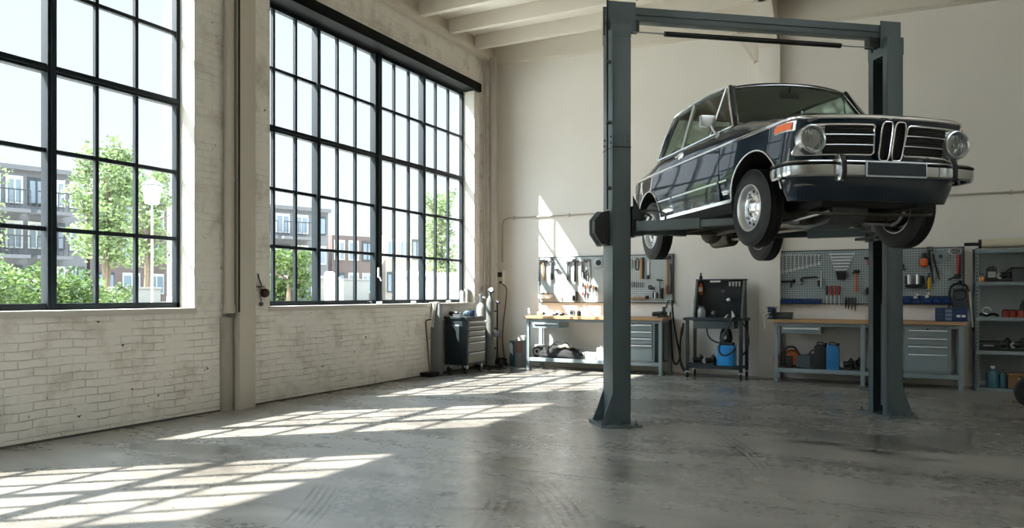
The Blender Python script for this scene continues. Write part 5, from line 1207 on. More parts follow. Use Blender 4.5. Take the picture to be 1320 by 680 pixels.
# pliers cluster
for k, (u, v) in enumerate(((751.5, 346), (755.3, 348), (758.5, 351))):
    t = root('pliers', u, v, ['black pliers highest in the cluster under the adjustable wrench', 'black pliers in the middle of the cluster under the adjustable wrench', 'black pliers lowest and rightmost of the cluster under the adjustable wrench'][k], 'pliers', 'pliers clustered on the left pegboard'); q = MB(); q.tube([(-.004, -.02, -.02), (-.022, -.02, -.07), (-.018, -.02, -.16)], .009, 6); q.build('handle', BK, t); q = MB(); q.tube([(.004, -.02, -.02), (.022, -.02, -.07), (.018, -.02, -.16)], .009, 6); q.build('handle', BK, t); q = MB(); q.cyl((0, -.02, -.03), (0, -.02, .05), .018, .006, 8); q.build('jaw', DS, t)
dl = ['slim dark wooden screwdriver at the left of the short row, left pegboard', 'screwdriver with orange lower shaft, second in the short row', 'third screwdriver of the short row, with a fat dark handle', 'fourth screwdriver of the short row, pale shaft', 'rightmost short screwdriver of the row, near the saw disc', 'long chisel with reddish handle below the row of screwdrivers', 'long chisel with a black handle beside the reddish one']
for k, (u, vt, vm, vb, hm) in enumerate([(752.3, 364, 371, 379, BK), (757.7, 365, 373, 380, M['orange']), (762.5, 366, 372, 378.5, BK), (765.8, 367, 372.5, 379, M['ochre_wood']), (769, 369, 374, 379, BK), (752, 376, 381, 388, M['red']), (755.5, 374, 381, 388, BK)]): driver(u, vt, vm, vb, hm, dl[k], 'screwdrivers and chisels on the left pegboard')
t = root('parts_tray', 704, 381.5, 'white tray of small black tools at the lower left of the left pegboard', 'tray'); q = MB(); q.prism([(-.11, 0, -.04), (-.11, -.09, -.04), (-.11, -.11, .035), (-.11, -.10, .035), (-.11, -.085, -.03), (-.11, -.0, -.03)], (.24, 0, 0)); q.bb(-.11, -.102, -.10, 0, -.04, .03); q.bb(.122, .13, -.10, 0, -.04, .03); q.build('tray', M['white'], t); 
for k in range(5):
    q = MB(); x = -.08 + .045 * k; q.bb(x - .016, x + .016, -.075, -.02, -.02, .055 + .01 * (k % 2), .008); q.build('tool_insert', BK if k != 3 else M['orange'], t)
t = root('lower_clamp', 742.5, 384, 'pair of upright black clamps at the bottom middle of the left pegboard', 'clamp'); t.name = 'upright_clamp'
for x, h in ((-.035, .10), (.02, .17)): q = MB(); q.bb(x - .016, x + .016, -.05, -.01, -.05, h - .05, .006); q.build('jaw', BK, t)
t = root('red_marker', 723.5, 384, 'small red marker hung low on the left pegboard', 'marker'); q = MB(); q.cyl((0, -.02, -.04), (0, -.02, .03), .010, seg=8); q.build('barrel', M['red'], t); q = MB(); q.cyl((0, -.02, .03), (0, -.02, .055), .008, seg=8); q.build('cap', BK, t)
# right of the left post
t = root('hanging_strap', 814.5, 335, 'thin dark hook hanging just right of the left lift post', 'hook'); t.name = 'wall_hook'; q = MB(); q.tube([(-.02, -.02, 0), (.02, -.02, 0), (.01, -.02, -.14)], .008, 6); q.build('bar', DS, t)
t = root('shackle', 822, 334, 'black open shackle on the left pegboard right of the lift post', 'shackle'); q = MB(); q.tube([(-.025, -.02, -.16), (-.028, -.02, -.02), (0, -.02, .01), (.028, -.02, -.02), (.025, -.02, -.16)], .009, 8, smooth_pts=3, closed=True); q.build('frame', BK, t)
t = root('wooden_mallet', 827.5, 334, 'tool with a pale wooden board and black edge, below the rear tyre', 'tool'); t.name = 'wood_scraper'; q = MB(); q.bb(-.03, .01, -.035, -.005, -.33, .02, .005); q.build('board', W1, t); q = MB(); q.bb(.01, .04, -.04, -.005, -.33, .03, .005); q.build('blade', BK, t)
t = root('grey_rule', 836.5, 336, 'pale grey steel rule with black clip hanging under the rear tyre', 'rule'); q = MB(); q.bb(-.03, .01, -.012, -.002, -.25, 0); q.build('blade', M['chrome_dull'], t); q = MB(); q.bb(-.03, .01, -.03, -.002, -.31, -.24, .005); q.build('clip', BK, t)
t = root('long_hammer', 861, 333, 'sledge hammer with long pale shaft and red-brown grip, right end of left pegboard', 'hammer'); t.name = 'sledge_hammer'; q = MB(); q.cyl((0, -.04, 0), (.0, -.04, -.45), .018, .022, 12); q.build('shaft', W1, t); q = MB(); q.cyl((0, -.04, -.45), (0, -.04, -.60), .026, .028, 12); q.build('grip', mat('redbrown_grip', '#7a3f2c', .5), t); q = MB(); q.bb(-.055, .06, -.07, -.01, -.02, .05, .012); q.build('head', BK, t)
t = root('side_tool', 865, 340, 'black strap hanging against the sledge hammer shaft', 'strap'); t.name = 'hanging_strap'; q = MB(); q.tube([(0, -.02, 0), (.012, -.02, -.2), (.005, -.02, -.5)], .014, 6); q.build('strap', BK, t)
for k in range(7):
    u = 812.5 + 2.7 * k; t = root('hex_key', u, 367, 'hex key in the row right of the lift post, ' + ['nearest the post', 'second from the post', 'third from the post', 'the middle one', 'third from the right end', 'second from the right end', 'at the right end'][k], 'hex key', 'hex keys on the left pegboard'); q = MB(); L = .09 - .003 * k; q.tube([(0, -.015, -L / 2), (0, -.015, L / 2), (.018, -.015, L / 2 + .004)], .0065, 6); q.build('shaft', DS, t)
t = root('tool_shelf', 823.5, 383.5, 'narrow pale wooden rack right of the left lift post holding bits', 'rack'); q = MB(); q.bb(-.20, .13, -.06, 0, -.012, .012, .004); q.build('board', W2, t); q = MB(); q.bb(.13, .17, -.065, 0, -.02, .03, .008); q.build('end_block', BK, t)
for k in range(9): q = MB(); x = -.17 + .034 * k; q.cyl((x, -.03, .012), (x, -.03, .05), .006, seg=6); q.build('bit', M['chrome_dull'], t)
t = root('angle_grinder', 840, 370, 'small black clamp like tool right of the hex keys', 'tool'); q = MB(); q.lathe([(.016, -.01), (.036, -.01), (.036, .01), (.016, .01)], (-.015, -.03, 0), (0, 1, 0), 16, close=True); q.build('body', BK, t); q = MB(); q.bb(.01, .06, -.04, -.02, -.04, -.005, .006); q.build('handle', BK, t); t.name = 'pipe_cutter'
t = root('t_handle', 851, 360.5, 'black T handle wrench hanging under the rear tyre, left pegboard', 'wrench'); q = MB(); q.cyl((-.05, -.025, .0), (.05, -.025, -.01), .014, seg=8); q.build('cross_bar', BK, t); q = MB(); q.cyl((0, -.025, 0), (0, -.025, -.2), .009, seg=8); q.build('shaft', DS, t)
t = root('oil_can', 845.5, 380.5, 'small pale capsule with dark side clips low on the left pegboard', 'canister'); q = MB(); q.cyl((0, -.03, -.05), (0, -.03, .045), .026, seg=12); q.build('body', M['chrome_dull'], t); q = MB(); q.bb(-.045, -.026, -.05, -.01, -.05, .05, .004); q.bb(.026, .04, -.05, -.01, -.05, .05, .004); q.build('clip', BK, t)
t = root('torch', 853.3, 377, 'black upright torch beside the small pale capsule', 'torch'); q = MB(); q.cyl((0, -.03, -.10), (0, -.03, .05), .022, seg=12); q.build('barrel', BK, t); q = MB(); q.lathe([(.022, .05), (.03, .06), (.03, .08), (0, .08)], (0, -.03, 0), (0, 0, 1), 12); q.build('head', DS, t)
# ------------------------------------------------------------------ things standing on, under and beside the benches
ZT = .927
def on(u, v, Y): p = at_y(u, v, Y); return p.x
def at_bench(name, u, Y, z, label, cat, group=None, rz=0): return empty(name, (on(u, 400, Y), Y, z), rz, label, cat, group)
# vice on the right bench
t = at_bench('bench_vice', 995.5, 11.86, ZT, 'dark blue bench vice on the left end of the long right workbench', 'vice'); NV = M['navy']
q = MB(); q.lathe([(0, 0), (.075, 0), (.075, .02), (.05, .035), (.045, .07), (0, .07)], seg=18); q.build('base', NV, t)
q = MB(); q.bb(-.05, .05, -.07, .07, .06, .125, .012); q.bb(-.05, .05, .02, .10, .10, .185, .012); q.bb(-.03, .03, .08, .14, .11, .16, .008); q.build('body', NV, t)
q = MB(); q.bb(-.05, .05, -.13, -.06, .09, .185, .012); q.bb(-.03, .03, -.18, -.06, .09, .13, .01); q.build('sliding_jaw', NV, t)
q = MB(); q.bb(-.085, .085, -.066, -.054, .165, .19, .003); q.bb(-.085, .085, .012, .024, .165, .19, .003); q.build('jaw_plate', M['steel'], t)
q = MB(); q.cyl((-.085, -.19, .10), (-.085, -.19, -.13), .008, seg=8); q.ball((-.085, -.19, -.13), .013); q.ball((-.085, -.19, .10), .013); q.cyl((-.085, -.19, .06), (0, -.17, .10), .014, seg=10); q.build('handle', M['steel'], t)
t = at_bench('tool_case', 1010, 12.0, ZT, 'low flat dark box on the bench just right of the vice', 'box'); q = MB(); q.bb(-.13, .13, -.09, .09, 0, .09, .008); q.build('body', M['bench_dark'], t); q = MB(); q.bb(-.135, .135, -.095, .095, .088, .10, .004); q.build('lid', BK, t)
t = at_bench('screw_organiser', 1227, 12.02, ZT, 'blue organiser box with pale label windows on the right end of the bench', 'organiser'); q = MB(); q.bb(-.20, .18, -.10, .10, 0, .185, .006); q.build('body', M['blue'], t)
for i in range(3):
    for j in range(2): q = MB(); q.bb(-.185 + j * .10, -.105 + j * .10, -.108, -.098, .015 + i * .055, .055 + i * .055, .003); q.build('small_drawer', mat('drawer_window', '#6f7f94' if j else '#32465f', .35), t)
for k, x in enumerate((.05, .11)): q = MB(); q.bb(x, x + .045, -.105, -.098, .06, .09); q.build('sticker', M['white'], t)
# things on the left bench top
for (u, w_, h, m1, lab, nm, cat) in [(682, .02, .12, M['white'], 'small white upright spray nozzle bottle at the left end of the left bench', 'spray_bottle', 'bottle'), (698, .07, .06, M['white'], 'small white and black power tool on the left bench under the sunlit board', 'power_tool', 'tool'), (714, .09, .055, M['chrome_dull'], 'pale machine part lying on the left bench beside the white tool', 'machine_part', 'part'), (724.5, .04, .05, BK, 'small black lever part behind the pale machine part on the left bench', 'lever_part', 'part'), (738, .06, .05, M['chrome_dull'], 'pale ring shaped part on the left bench below the pliers', 'bearing_ring', 'part'), (746.5, .035, .075, BK, 'small black cylinder on the left bench nearest the lift post', 'filter_can', 'canister')]:
    t = at_bench(nm, u, 11.98, ZT, lab, cat)
    if nm == 'spray_bottle':
        q = MB(); q.lathe([(0, 0), (.024, 0), (.024, .07), (.008, .09), (.008, .11), (0, .11)], seg=12); q.build('bottle', m1, t); q = MB(); q.bb(-.03, .012, -.01, .01, .11, .125, .003); q.build('nozzle', M['white'], t)
    elif nm == 'filter_can':
        q = MB(); q.lathe([(0, 0), (.033, 0), (.035, .01), (.035, .075), (.025, .085), (0, .085)], seg=16); q.build('body', BK, t); q = MB(); q.lathe([(0, .085), (.012, .085), (.012, .1), (0, .1)], seg=10); q.build('cap', DS, t)
    elif nm == 'bearing_ring':
        q = MB(); q.lathe([(.03, -.02), (.055, -.02), (.055, .02), (.03, .02)], (0, 0, .055), (.3, 1, 0), 20, close=True); q.build('ring', m1, t); q = MB(); q.lathe([(.0, -.025), (.025, -.025), (.025, .025), (0, .025)], (0, 0, .055), (.3, 1, 0), 16); q.build('hub', BK, t)
    else:
        q = MB(); q.cyl((-w_, 0, h * .6), (w_ * .5, 0, h * .6), h * .5, seg=14); q.bb(-w_ * .4, 0, -.02, .02, 0, h * .7, .006); q.build('body', m1, t); q = MB(); q.cyl((w_ * .5, 0, h * .6), (w_ * 1.0, 0, h * .6), h * .48, h * .3, 12); q.build('nose', BK, t)
# blue-green shallow drawer front things are part of the bench. black roll-bag on the lower shelf, white boxes
ZS = .204
t = at_bench('tool_bag', 727, 11.98, ZS, 'large black tool bag with pale rags on it, lower shelf of the left bench', 'bag')
q = MB(); q.slab([[V((x, -.17 + .34 * j / 8, .03 + (.20 - .12 * ((x + .05) / .42) ** 2 + .02 * math.sin(x * 23)) * math.sin(PI * (j + .6) / 9.2))) for x in [-.40 + .8 * i / 22 for i in range(23)]] for j in range(9)], (0, 0, -.04)); q.bb(-.38, .36, -.16, .16, 0, .10, .03); q.build('bag', M['black_matte'], t)
q = MB(); q.tube([(-.2, -.14, .17), (-.1, -.15, .27), (.1, -.15, .27), (.2, -.14, .17)], .010, 6, smooth_pts=5); q.build('strap', BK, t)
for (x, z, s_) in ((-.02, .20, .055), (.07, .215, .05), (.14, .20, .045)): q = MB(); q.ball((x, -.10, z), s_, sc=(1.3, 1, .6), jit=.12); q.build('rag', M['fabric_light'], t)
t = at_bench('blower', 695, 11.98, ZS, 'small black motor blower at the left of the black tool bag', 'machine'); q = MB(); q.cyl((0, -.09, .10), (0, .09, .10), .085, seg=18); q.bb(-.08, .08, -.08, .08, 0, .03, .006); q.build('body', BK, t); q = MB(); q.lathe([(.03, 0), (.06, 0), (.06, .01), (.03, .01)], (0, -.10, .10), (0, 1, 0), 16, close=True); q.build('intake', M['chrome_dull'], t); q = MB(); q.bb(-.06, .09, -.06, .06, .18, .21, .01); q.build('cover', M['white'], t)
t = at_bench('metal_box', 704.5, 11.90, ZS, 'grey upright metal box leaning beside the black tool bag', 'box'); q = MB(); q.bb(-.04, .04, -.05, .05, 0, .20, .006); q.build('body', M['steel'], t); q = MB(); q.bb(-.042, .042, -.052, .052, .19, .205, .004); q.build('lid', DS, t)
t = at_bench('white_box', 763, 11.98, ZS, 'low white box on the lower shelf right of the black bag', 'box'); q = MB(); q.bb(-.13, .10, -.1, .1, 0, .10, .01); q.build('body', M['white'], t); q = MB(); q.bb(-.135, .105, -.105, .105, .095, .11, .005); q.build('lid', M['white'], t)
t = at_bench('white_canister', 776, 11.95, ZS, 'taller white canister on the lower shelf touching the lift post in view', 'canister'); q = MB(); q.bb(-.07, .07, -.08, .08, 0, .20, .02); q.build('body', M['white'], t); q = MB(); q.cyl((0, 0, .2), (0, 0, .225), .03, seg=14); q.build('cap', M['white'], t)
# vice-like drill on right end of the left bench + hanging hose
t = at_bench('drill_stand', 856, 12.0, ZT, 'black tabletop grinder on the right end of the left workbench', 'grinder'); q = MB(); q.bb(-.10, .08, -.06, .06, 0, .03, .006); q.bb(-.02, .05, -.03, .03, .03, .17, .008); q.build('base', BK, t); q = MB(); q.cyl((-.16, -.02, .05), (-.02, -.02, .07), .035, .03, 14); q.ball((-.16, -.02, .05), .04); q.build('motor', BK, t); q = MB(); q.tube([(.04, 0, .16), (.05, 0, .24), (.09, 0, .27)], .016, 8, smooth_pts=3); q.build('neck', DS, t); q = MB(); q.lathe([(0, -.012), (.045, -.012), (.045, .012), (0, .012)], (.08, -.02, .12), (0, 1, 0), 18); q.build('wheel', M['steel'], t)
def hose(name, pts, r, label, cat='hose', m=BK): q = MB(); q.tube(pts, r, 8, smooth_pts=6); return tag(q.build(name, m, None), label, cat)
def wp(u, v, Y): return at_y(u, v, Y)
hose('air_hose', [wp(866, 386, 12.32), wp(868, 410, 12.30), wp(872, 435, 12.28), wp(876, 455, 12.26), wp(878, 470, 12.25), wp(882, 478, 12.2)], .016, 'black air hose dropping from the left pegboard corner behind the welding cart')
hose('air_hose', [wp(864, 400, 12.28), wp(865, 430, 12.27), wp(867, 460, 12.26), wp(871, 469, 12.25), wp(876, 462, 12.25), wp(877, 440, 12.25), wp(880, 425, 12.25), wp(881, 416, 12.25)], .016, 'black air hose hanging in a V loop between the left bench and the cart')
# right bench lower shelf
t = at_bench('chainsaw_case', 1017, 11.98, ZS, 'orange and black petrol pump on the lower shelf of the right bench', 'machine'); q = MB(); q.bb(-.12, -.04, -.09, .09, .02, .24, .02); q.bb(-.04, .06, -.10, .10, 0, .18, .02); q.build('housing', BK, t); q = MB(); q.lathe([(0, -.08), (.10, -.07), (.13, -.02), (.13, .03), (.10, .08), (0, .09)], (.05, 0, .14), (0, 1, 0), 20); q.build('drum', mat('burnt_orange', '#8f4a1e', .45), t); q = MB(); q.tube([(-.08, 0, .24), (-.02, 0, .30), (.08, 0, .30), (.13, 0, .22)], .014, 8, smooth_pts=4); q.build('handle', BK, t); q = MB(); q.bb(-.22, -.14, -.07, .07, 0, .18, .015); q.build('side_cover', M['orange'], t); t.name = 'petrol_pump'
t = at_bench('sander', 1041, 11.98, ZS, 'grey and black angular power unit between the orange pump and jerry cans', 'machine'); q = MB(); q.prism([(-.16, -.09, .02), (.10, -.09, .0), (.12, -.09, .16), (.0, -.09, .20), (-.14, -.09, .18)], (0, .18, 0), 0, .01); q.build('body', M['bench_dark'], t); q = MB(); q.bb(.04, .16, -.10, .08, .03, .21, .02); q.build('motor_cover', BK, t); q = MB(); q.tube([(.02, 0, .2), (.06, 0, .26), (.12, 0, .25), (.14, 0, .19)], .012, 8, smooth_pts=3); q.build('handle', BK, t); t.name = 'power_unit'
def jerry(u, m, label, h=.36):
    t = at_bench('jerry_can', u, 11.93, ZS, label, 'jerry can', 'jerry cans under the right bench'); q = MB(); q.prism([(-.085, -.11, 0), (.085, -.11, 0), (.085, -.11, h - .06), (.05, -.11, h - .01), (-.05, -.11, h), (-.085, -.11, h - .03)], (0, .2, 0), 0, .012); q.bar((-.05, -.115, .05), (.05, -.115, h - .09), .006, .012); q.bar((.05, -.115, .05), (-.05, -.115, h - .09), .006, .012); q.build('body', m, t)
    q = MB(); q.tube([(-.05, -.06, h - .005), (-.04, -.06, h + .03), (.03, -.06, h + .03), (.045, -.06, h - .01)], .011, 8); q.build('handle', BK, t); q = MB(); q.cyl((.055, .03, h - .03), (.07, .03, h + .02), .02, seg=12); q.build('cap', BK, t)
jerry(1058, BK, 'black jerry can left of the blue one under the right bench'); jerry(1074, mat('can_blue', '#1f6fa8', .45), 'bright blue jerry can with black top under the right bench')
def clutter(u, Y, z, label, seed, w=.14, name='machine_part', cat='machine part', m=BK):
    random.seed(seed); t = at_bench(name, u, Y, z, label, cat)
    q = MB(); q.bb(-w, w * .8, -.08, .08, 0, .05, .012); q.cyl((-w * .5, -.05, .08), (w * .2, -.04, .09), .05, .04, 14); q.lathe([(0, 0), (.045, 0), (.05, .06), (.03, .09), (0, .09)], (w * .45, 0, .05), seg=14); q.build('housing', m, t)
    q = MB(); q.lathe([(.015, -.01), (.042, -.01), (.042, .01), (.015, .01)], (-w * .55, -.07, .08), (0, 1, 0), 16, close=True); q.build('flange', M['steel'], t)
    q = MB(); q.tube([(w * .3, 0, .12), (w * .5, -.03, .17), (w * .9, -.03, .12), (w * 1.05, -.02, .02)], .010, 7, smooth_pts=4); q.build('hose_end', M['rubber'], t); return t
clutter(1092, 11.93, ZS, 'black carburettor assembly right of the blue jerry can', 3, .10); clutter(1105, 12.12, ZS, 'small black motor part by the middle leg of the right bench', 5, .05)
# ---- welding cart (tool cart with perforated back)
YC = 11.72
cx0, cx1 = at_y(886, 450, YC).x, at_y(955, 450, YC).x; cw = cx1 - cx0
t = empty('welding_cart', ((cx0 + cx1) / 2, YC, 0), 0, 'dark teal wheeled cart with tall perforated back panel and open shelves', 'cart'); X0, X1 = -cw / 2, cw / 2; TM = M['dark_teal']
zt = .90; dep = .50
for (x, y) in ((X0, 0), (X1, 0), (X0, dep), (X1, dep)): q = MB(); q.bb(x - .026, x + .026, y - .02, y + .02, .10, zt, .004); q.build('leg', TM, t)
q = MB(); q.bb(X0 - .06, X1 + .05, -.04, dep + .03, zt - .005, zt + .035, .006); q.build('tray_top', TM, t)
q = MB(); q.bb(X0 + .10, X1 - .10, -.015, .35, zt - .13, zt - .01, .01); q.build('drawer', M['bench_dark'], t)
q = MB(); q.bb(X0, X1, -.01, dep, .155, .185, .004); q.bb(X0, X1, -.02, -.01, .15, .21); q.build('lower_shelf', TM, t)
q = MB(); q.bb(X0 + .08, X1, dep - .05, dep - .03, zt, zt + .62); q.build('back_panel', mat('dark_perforated_panel', '#141b1e', .6, noise=.3, nscale=60), t)
for x, s_ in ((X0 + .05, 1), (X1 + .0, -1)):
    q = MB(); q.prism([(x, dep, zt + .03), (x, dep, zt + .63), (x, dep - .14, zt + .63), (x, dep - .26, zt + .34), (x, dep - .36, zt + .03)], (s_ * .03, 0, 0), 0, .003); q.build('side_panel', mat('cart_side', '#5a5f5a', .45), t)
q = MB(); q.bb(X0 + .05, X1 + .015, dep - .16, dep, zt + .62, zt + .64, .004); q.build('hood', M['cart_top'] if 'cart_top' in M else TM, t)
for (x, y) in ((X0, 0), (X1, 0), (X0, dep), (X1, dep)):
    q = MB(); q.lathe([(0, -.02), (.045, -.02), (.05, -.01), (.05, .01), (.045, .02), (0, .02)], (x, y - .01, .05), (1, .2, 0), 18); cs = q.build('caster', M['rubber'], t); q = MB(); q.bb(x - .032, x + .032, y - .03, y + .02, .06, .105, .01); q.build('fork', M['chrome_dull'], cs)
q = MB(); q.bb(X0 + .28, X0 + .44, dep - .17, dep - .165, zt + .59, zt + .615); q.build('name_plate', M['white'], t)
def cartp(u, v, y): return at_y(u, v, YC + y)
def cart_t(name, u, v, y, label, cat, group=None): p = cartp(u, v, y); return empty(name, (p.x, p.y, p.z), 0, label, cat, group)
t = cart_t('spray_bottle', 903.5, 379.5, .42, 'orange bottle with a black cap hung at the top of the cart', 'bottle'); q = MB(); q.lathe([(0, 0), (.034, 0), (.036, .06), (.036, .14), (.02, .18), (0, .18)], seg=14); q.build('bottle', M['orange'], t); q = MB(); q.lathe([(0, .18), (.02, .18), (.018, .24), (.026, .25), (.026, .29), (.012, .31), (.014, .35), (0, .35)], seg=12); q.build('cap', BK, t); q = MB(); q.bb(-.03, .03, -.038, -.036, .05, .12); q.build('label', M['clear'], t)
for k, u in enumerate((895.5, 898)):
    t = cart_t('welding_rod', u, 368, .40, ['left of the two thin steel rods at the left inside of the cart', 'right of the two thin steel rods at the left inside of the cart'][k], 'rod', 'rods on the cart'); q = MB(); q.cyl((-.02, 0, -.28), (.02, 0, 0), .006, seg=6); q.build('rod', M['steel'], t); q = MB(); q.lathe([(.004, 0), (.012, 0), (.012, .004), (.004, .004)], (.02, 0, .005), (0, 1, 0), 10, close=True); q.build('eye', M['steel'], t)
for k in range(4):
    u = 941 + 4.2 * k; t = cart_t('socket_hook', u, 364, .42, ['small tool nearest the centre on the top hook rail of the cart', 'second small tool from the centre on the top hook rail of the cart', 'third small tool from the centre on the top hook rail', 'small tool at the right end of the top hook rail'][k], 'tool', 'small tools on the cart rail'); q = MB(); q.lathe([(0, 0), (.016, 0), (.018, -.03), (.012, -.06), (0, -.06)], seg=10); q.build('head', M['steel'], t); q = MB(); q.bar((-.02, 0, .01), (.02, 0, .01), .012, .010); q.build('bracket', M['white'], t)
    t.name = 'hanging_socket'
t = cart_t('cutting_torch', 945, 386, .42, 'white tipped torch hanging lower right on the back of the cart', 'torch'); q = MB(); q.tube([(.10, 0, .14), (.10, 0, .02), (.04, 0, -.005), (-.04, 0, 0)], .010, 8); q.build('pipe', BK, t); q = MB(); q.lathe([(0, -.07), (.022, -.05), (.03, -.02), (.02, 0), (0, 0)], (-.04, 0, 0), (1, 0, 0), 12); q.build('nozzle', M['white'], t)
t = cart_t('small_gun', 933, 375, .43, 'tiny black clip in the middle of the cart back panel', 'clip'); t.name = 'clip'; q = MB(); q.bb(-.04, .03, -.02, .0, -.01, .012, .004); q.build('body', DS, t); q = MB(); q.cyl((.01, -.01, 0), (.0, -.01, -.035), .007, seg=8); q.build('tongue', DS, t)
CTZ = zt + .036
def on_cart(name, u, y, label, cat, z=CTZ): p = cartp(u, 420, y); return empty(name, (p.x, YC + y, z), 0, label, cat)
t = on_cart('glass_jar', 904.5, .12, 'clear glass jar of fittings on the cart top', 'jar'); q = MB(); q.lathe([(0, 0), (.055, 0), (.062, .02), (.062, .11), (.045, .14), (.045, .155), (0, .155)], seg=18); q.build('jar', mat('frosted_jar', '#8f9496', .15, spec=.8), t); q = MB(); q.lathe([(0, .155), (.05, .155), (.05, .175), (.02, .185), (0, .185)], seg=18); q.build('lid', DS, t)
t = on_cart('welding_mask', 921, .15, 'small black camera shaped tool on the cart top beside the glass jar', 'tool'); t.name = 'inspection_tool'; q = MB(); q.bb(-.045, .045, -.04, .04, 0, .07, .012); q.build('body', BK, t); q = MB(); q.cyl((-.02, -.05, .07), (-.02, .02, .09), .022, seg=12); q.build('lens', M['chrome_dull'], t); q = MB(); q.tube([(.0, 0, .07), (.02, 0, .12), (.05, 0, .11), (.05, 0, .05)], .008, 6, smooth_pts=3); q.build('handle', BK, t)
t = on_cart('parts_heap', 941, .12, 'white beaked torch holder on the right of the cart top', 'torch holder'); t.name = 'torch_holder'; q = MB(); q.prism([(-.09, -.03, 0), (-.05, -.03, .0), (-.03, -.03, .06)], (0, .05, 0)); q.prism([(.03, -.03, .0), (.09, -.03, .0), (.03, -.03, .11)], (0, .05, 0)); q.build('beak', M['white'], t); q = MB(); q.bb(-.07, .08, -.02, .06, 0, .04, .01); q.build('base', BK, t)
t = on_cart('small_dish', 892.5, .05, 'small round pale dish at the left end of the cart top', 'dish'); q = MB(); q.lathe([(0, .004), (.04, .004), (.05, .016), (.054, .016), (.044, 0), (0, 0)], seg=18); q.build('dish', M['chrome_dull'], t)
t = on_cart('gas_box', 938, .14, 'bright blue rectangular welding gas unit on the lower shelf of the cart', 'welding unit', .186); t.name = 'welding_unit'; q = MB(); q.bb(-.14, .11, -.12, .14, 0, .33, .008); q.build('case', M['bright_blue'], t); q = MB(); q.bb(-.12, .09, -.1, .12, .33, .37, .01); q.build('top_cover', BK, t); q = MB(); q.bb(.045, .105, -.125, -.119, .03, .30, .003); q.build('side_strip', mat('deep_blue_strip', '#1777b5', .4), t)
t = on_cart('motor_unit', 936, .12, 'black rounded pump with coupling sitting on the blue welding unit', 'pump', .562); t.name = 'wire_feeder'; q = MB(); q.lathe([(0, 0), (.09, 0), (.10, .06), (.085, .16), (.05, .22), (0, .23)], seg=18); q.build('housing', BK, t); q = MB(); q.cyl((0, -.09, .08), (0, -.13, .08), .03, seg=12); q.build('coupling', M['steel'], t)
for k, (u, lab, sd) in enumerate(((899, 'black grinder at the left on the cart lower shelf', 11), (915, 'black drill body in the middle of the cart lower shelf', 12))): clutter(u, YC + .16, .186, lab, sd, .11, 'power_tool', 'power tool')
hose('welding_hose', [wp(953, 412, 11.66), wp(945, 400 + 10, 11.64), wp(935, 428, 11.64), wp(929, 440, 11.64), wp(927, 452, 11.64), wp(933, 458, 11.64), wp(942, 455, 11.64), wp(948, 448, 11.66)], .014, 'black welding hose looping in front of the blue unit')
hose('welding_hose', [wp(911, 419, 11.8), wp(912, 430, 11.8), wp(918, 438, 11.8), wp(928, 441, 11.8), wp(936, 434, 11.8)], .012, 'thin black hose swinging under the cart top')
hose('welding_hose', [wp(956, 415, 11.7), wp(962, 424, 11.7), wp(965, 440, 11.72), wp(962, 452, 11.76), wp(956, 458, 11.84)], .014, 'black hose bulging past the right side of the cart')
hose('power_cable', [wp(881, 418, 11.75), wp(878, 426, 11.8), wp(877, 445, 11.9), wp(877, 462, 12.0), wp(881, 472, 12.0), wp(886, 478, 11.95)], .010, 'thin black cable at the left leg of the cart', 'cable')
# ---- shelving unit at the right
YS = 11.92; sx0 = at_y(1257, 450, YS).x; sx1 = sx0 + 1.35
t = empty('shelf_rack', ((sx0 + sx1) / 2, YS, 0), 0, 'tall grey steel shelf rack with slotted posts at the right edge', 'shelf'); A_, B_ = -.675, .675; ztop_ = at_y(1257, 319, YS).z; SD = .42
sl = mat('slotted_steel', '#6f7a7b', .45)
for (x, y) in ((A_, 0), (B_, 0), (A_, SD), (B_, SD)):
    q = MB(); sx = 1 if x < 0 else -1; sy = 1 if y == 0 else -1
    q.bb(x, x + sx * .045, y, y + sy * .003, 0, ztop_); q.bb(x, x + sx * .003, y, y + sy * .045, 0, ztop_); po = q.build('upright', sl, t)
    if y == 0:
        q = MB()
        for k in range(int(ztop_ / .05)): q.bb(x + sx * .014, x + sx * .026, y - .0012, y + .001, .03 + k * .05, .055 + k * .05)
        q.build('slots', M['black_matte'], po)
SZ = [at_y(1290, v, YS).z for v in (501, 452.5, 409, 363)] + [ztop_ - .03]
for z in SZ: q = MB(); q.bb(A_ + .004, B_ - .004, .003, SD - .003, z - .004, z); q.bb(A_ + .004, B_ - .004, -.003, .004, z - .045, z + .002, .002); q.bb(A_ + .004, B_ - .004, SD - .005, SD, z - .045, z); q.build('shelf_board', G, t)
q = MB(); q.bb(A_, B_, SD, SD + .004, .1, ztop_); q.build('back_panel', mat('rack_back', '#8b9291', .6), t)
def sh(name, u, k, label, cat, y=.18, group=None): p = at_y(u, 400, YS + y); return empty(name, (p.x, YS + y, SZ[k] + .001), 0, label, cat, group)
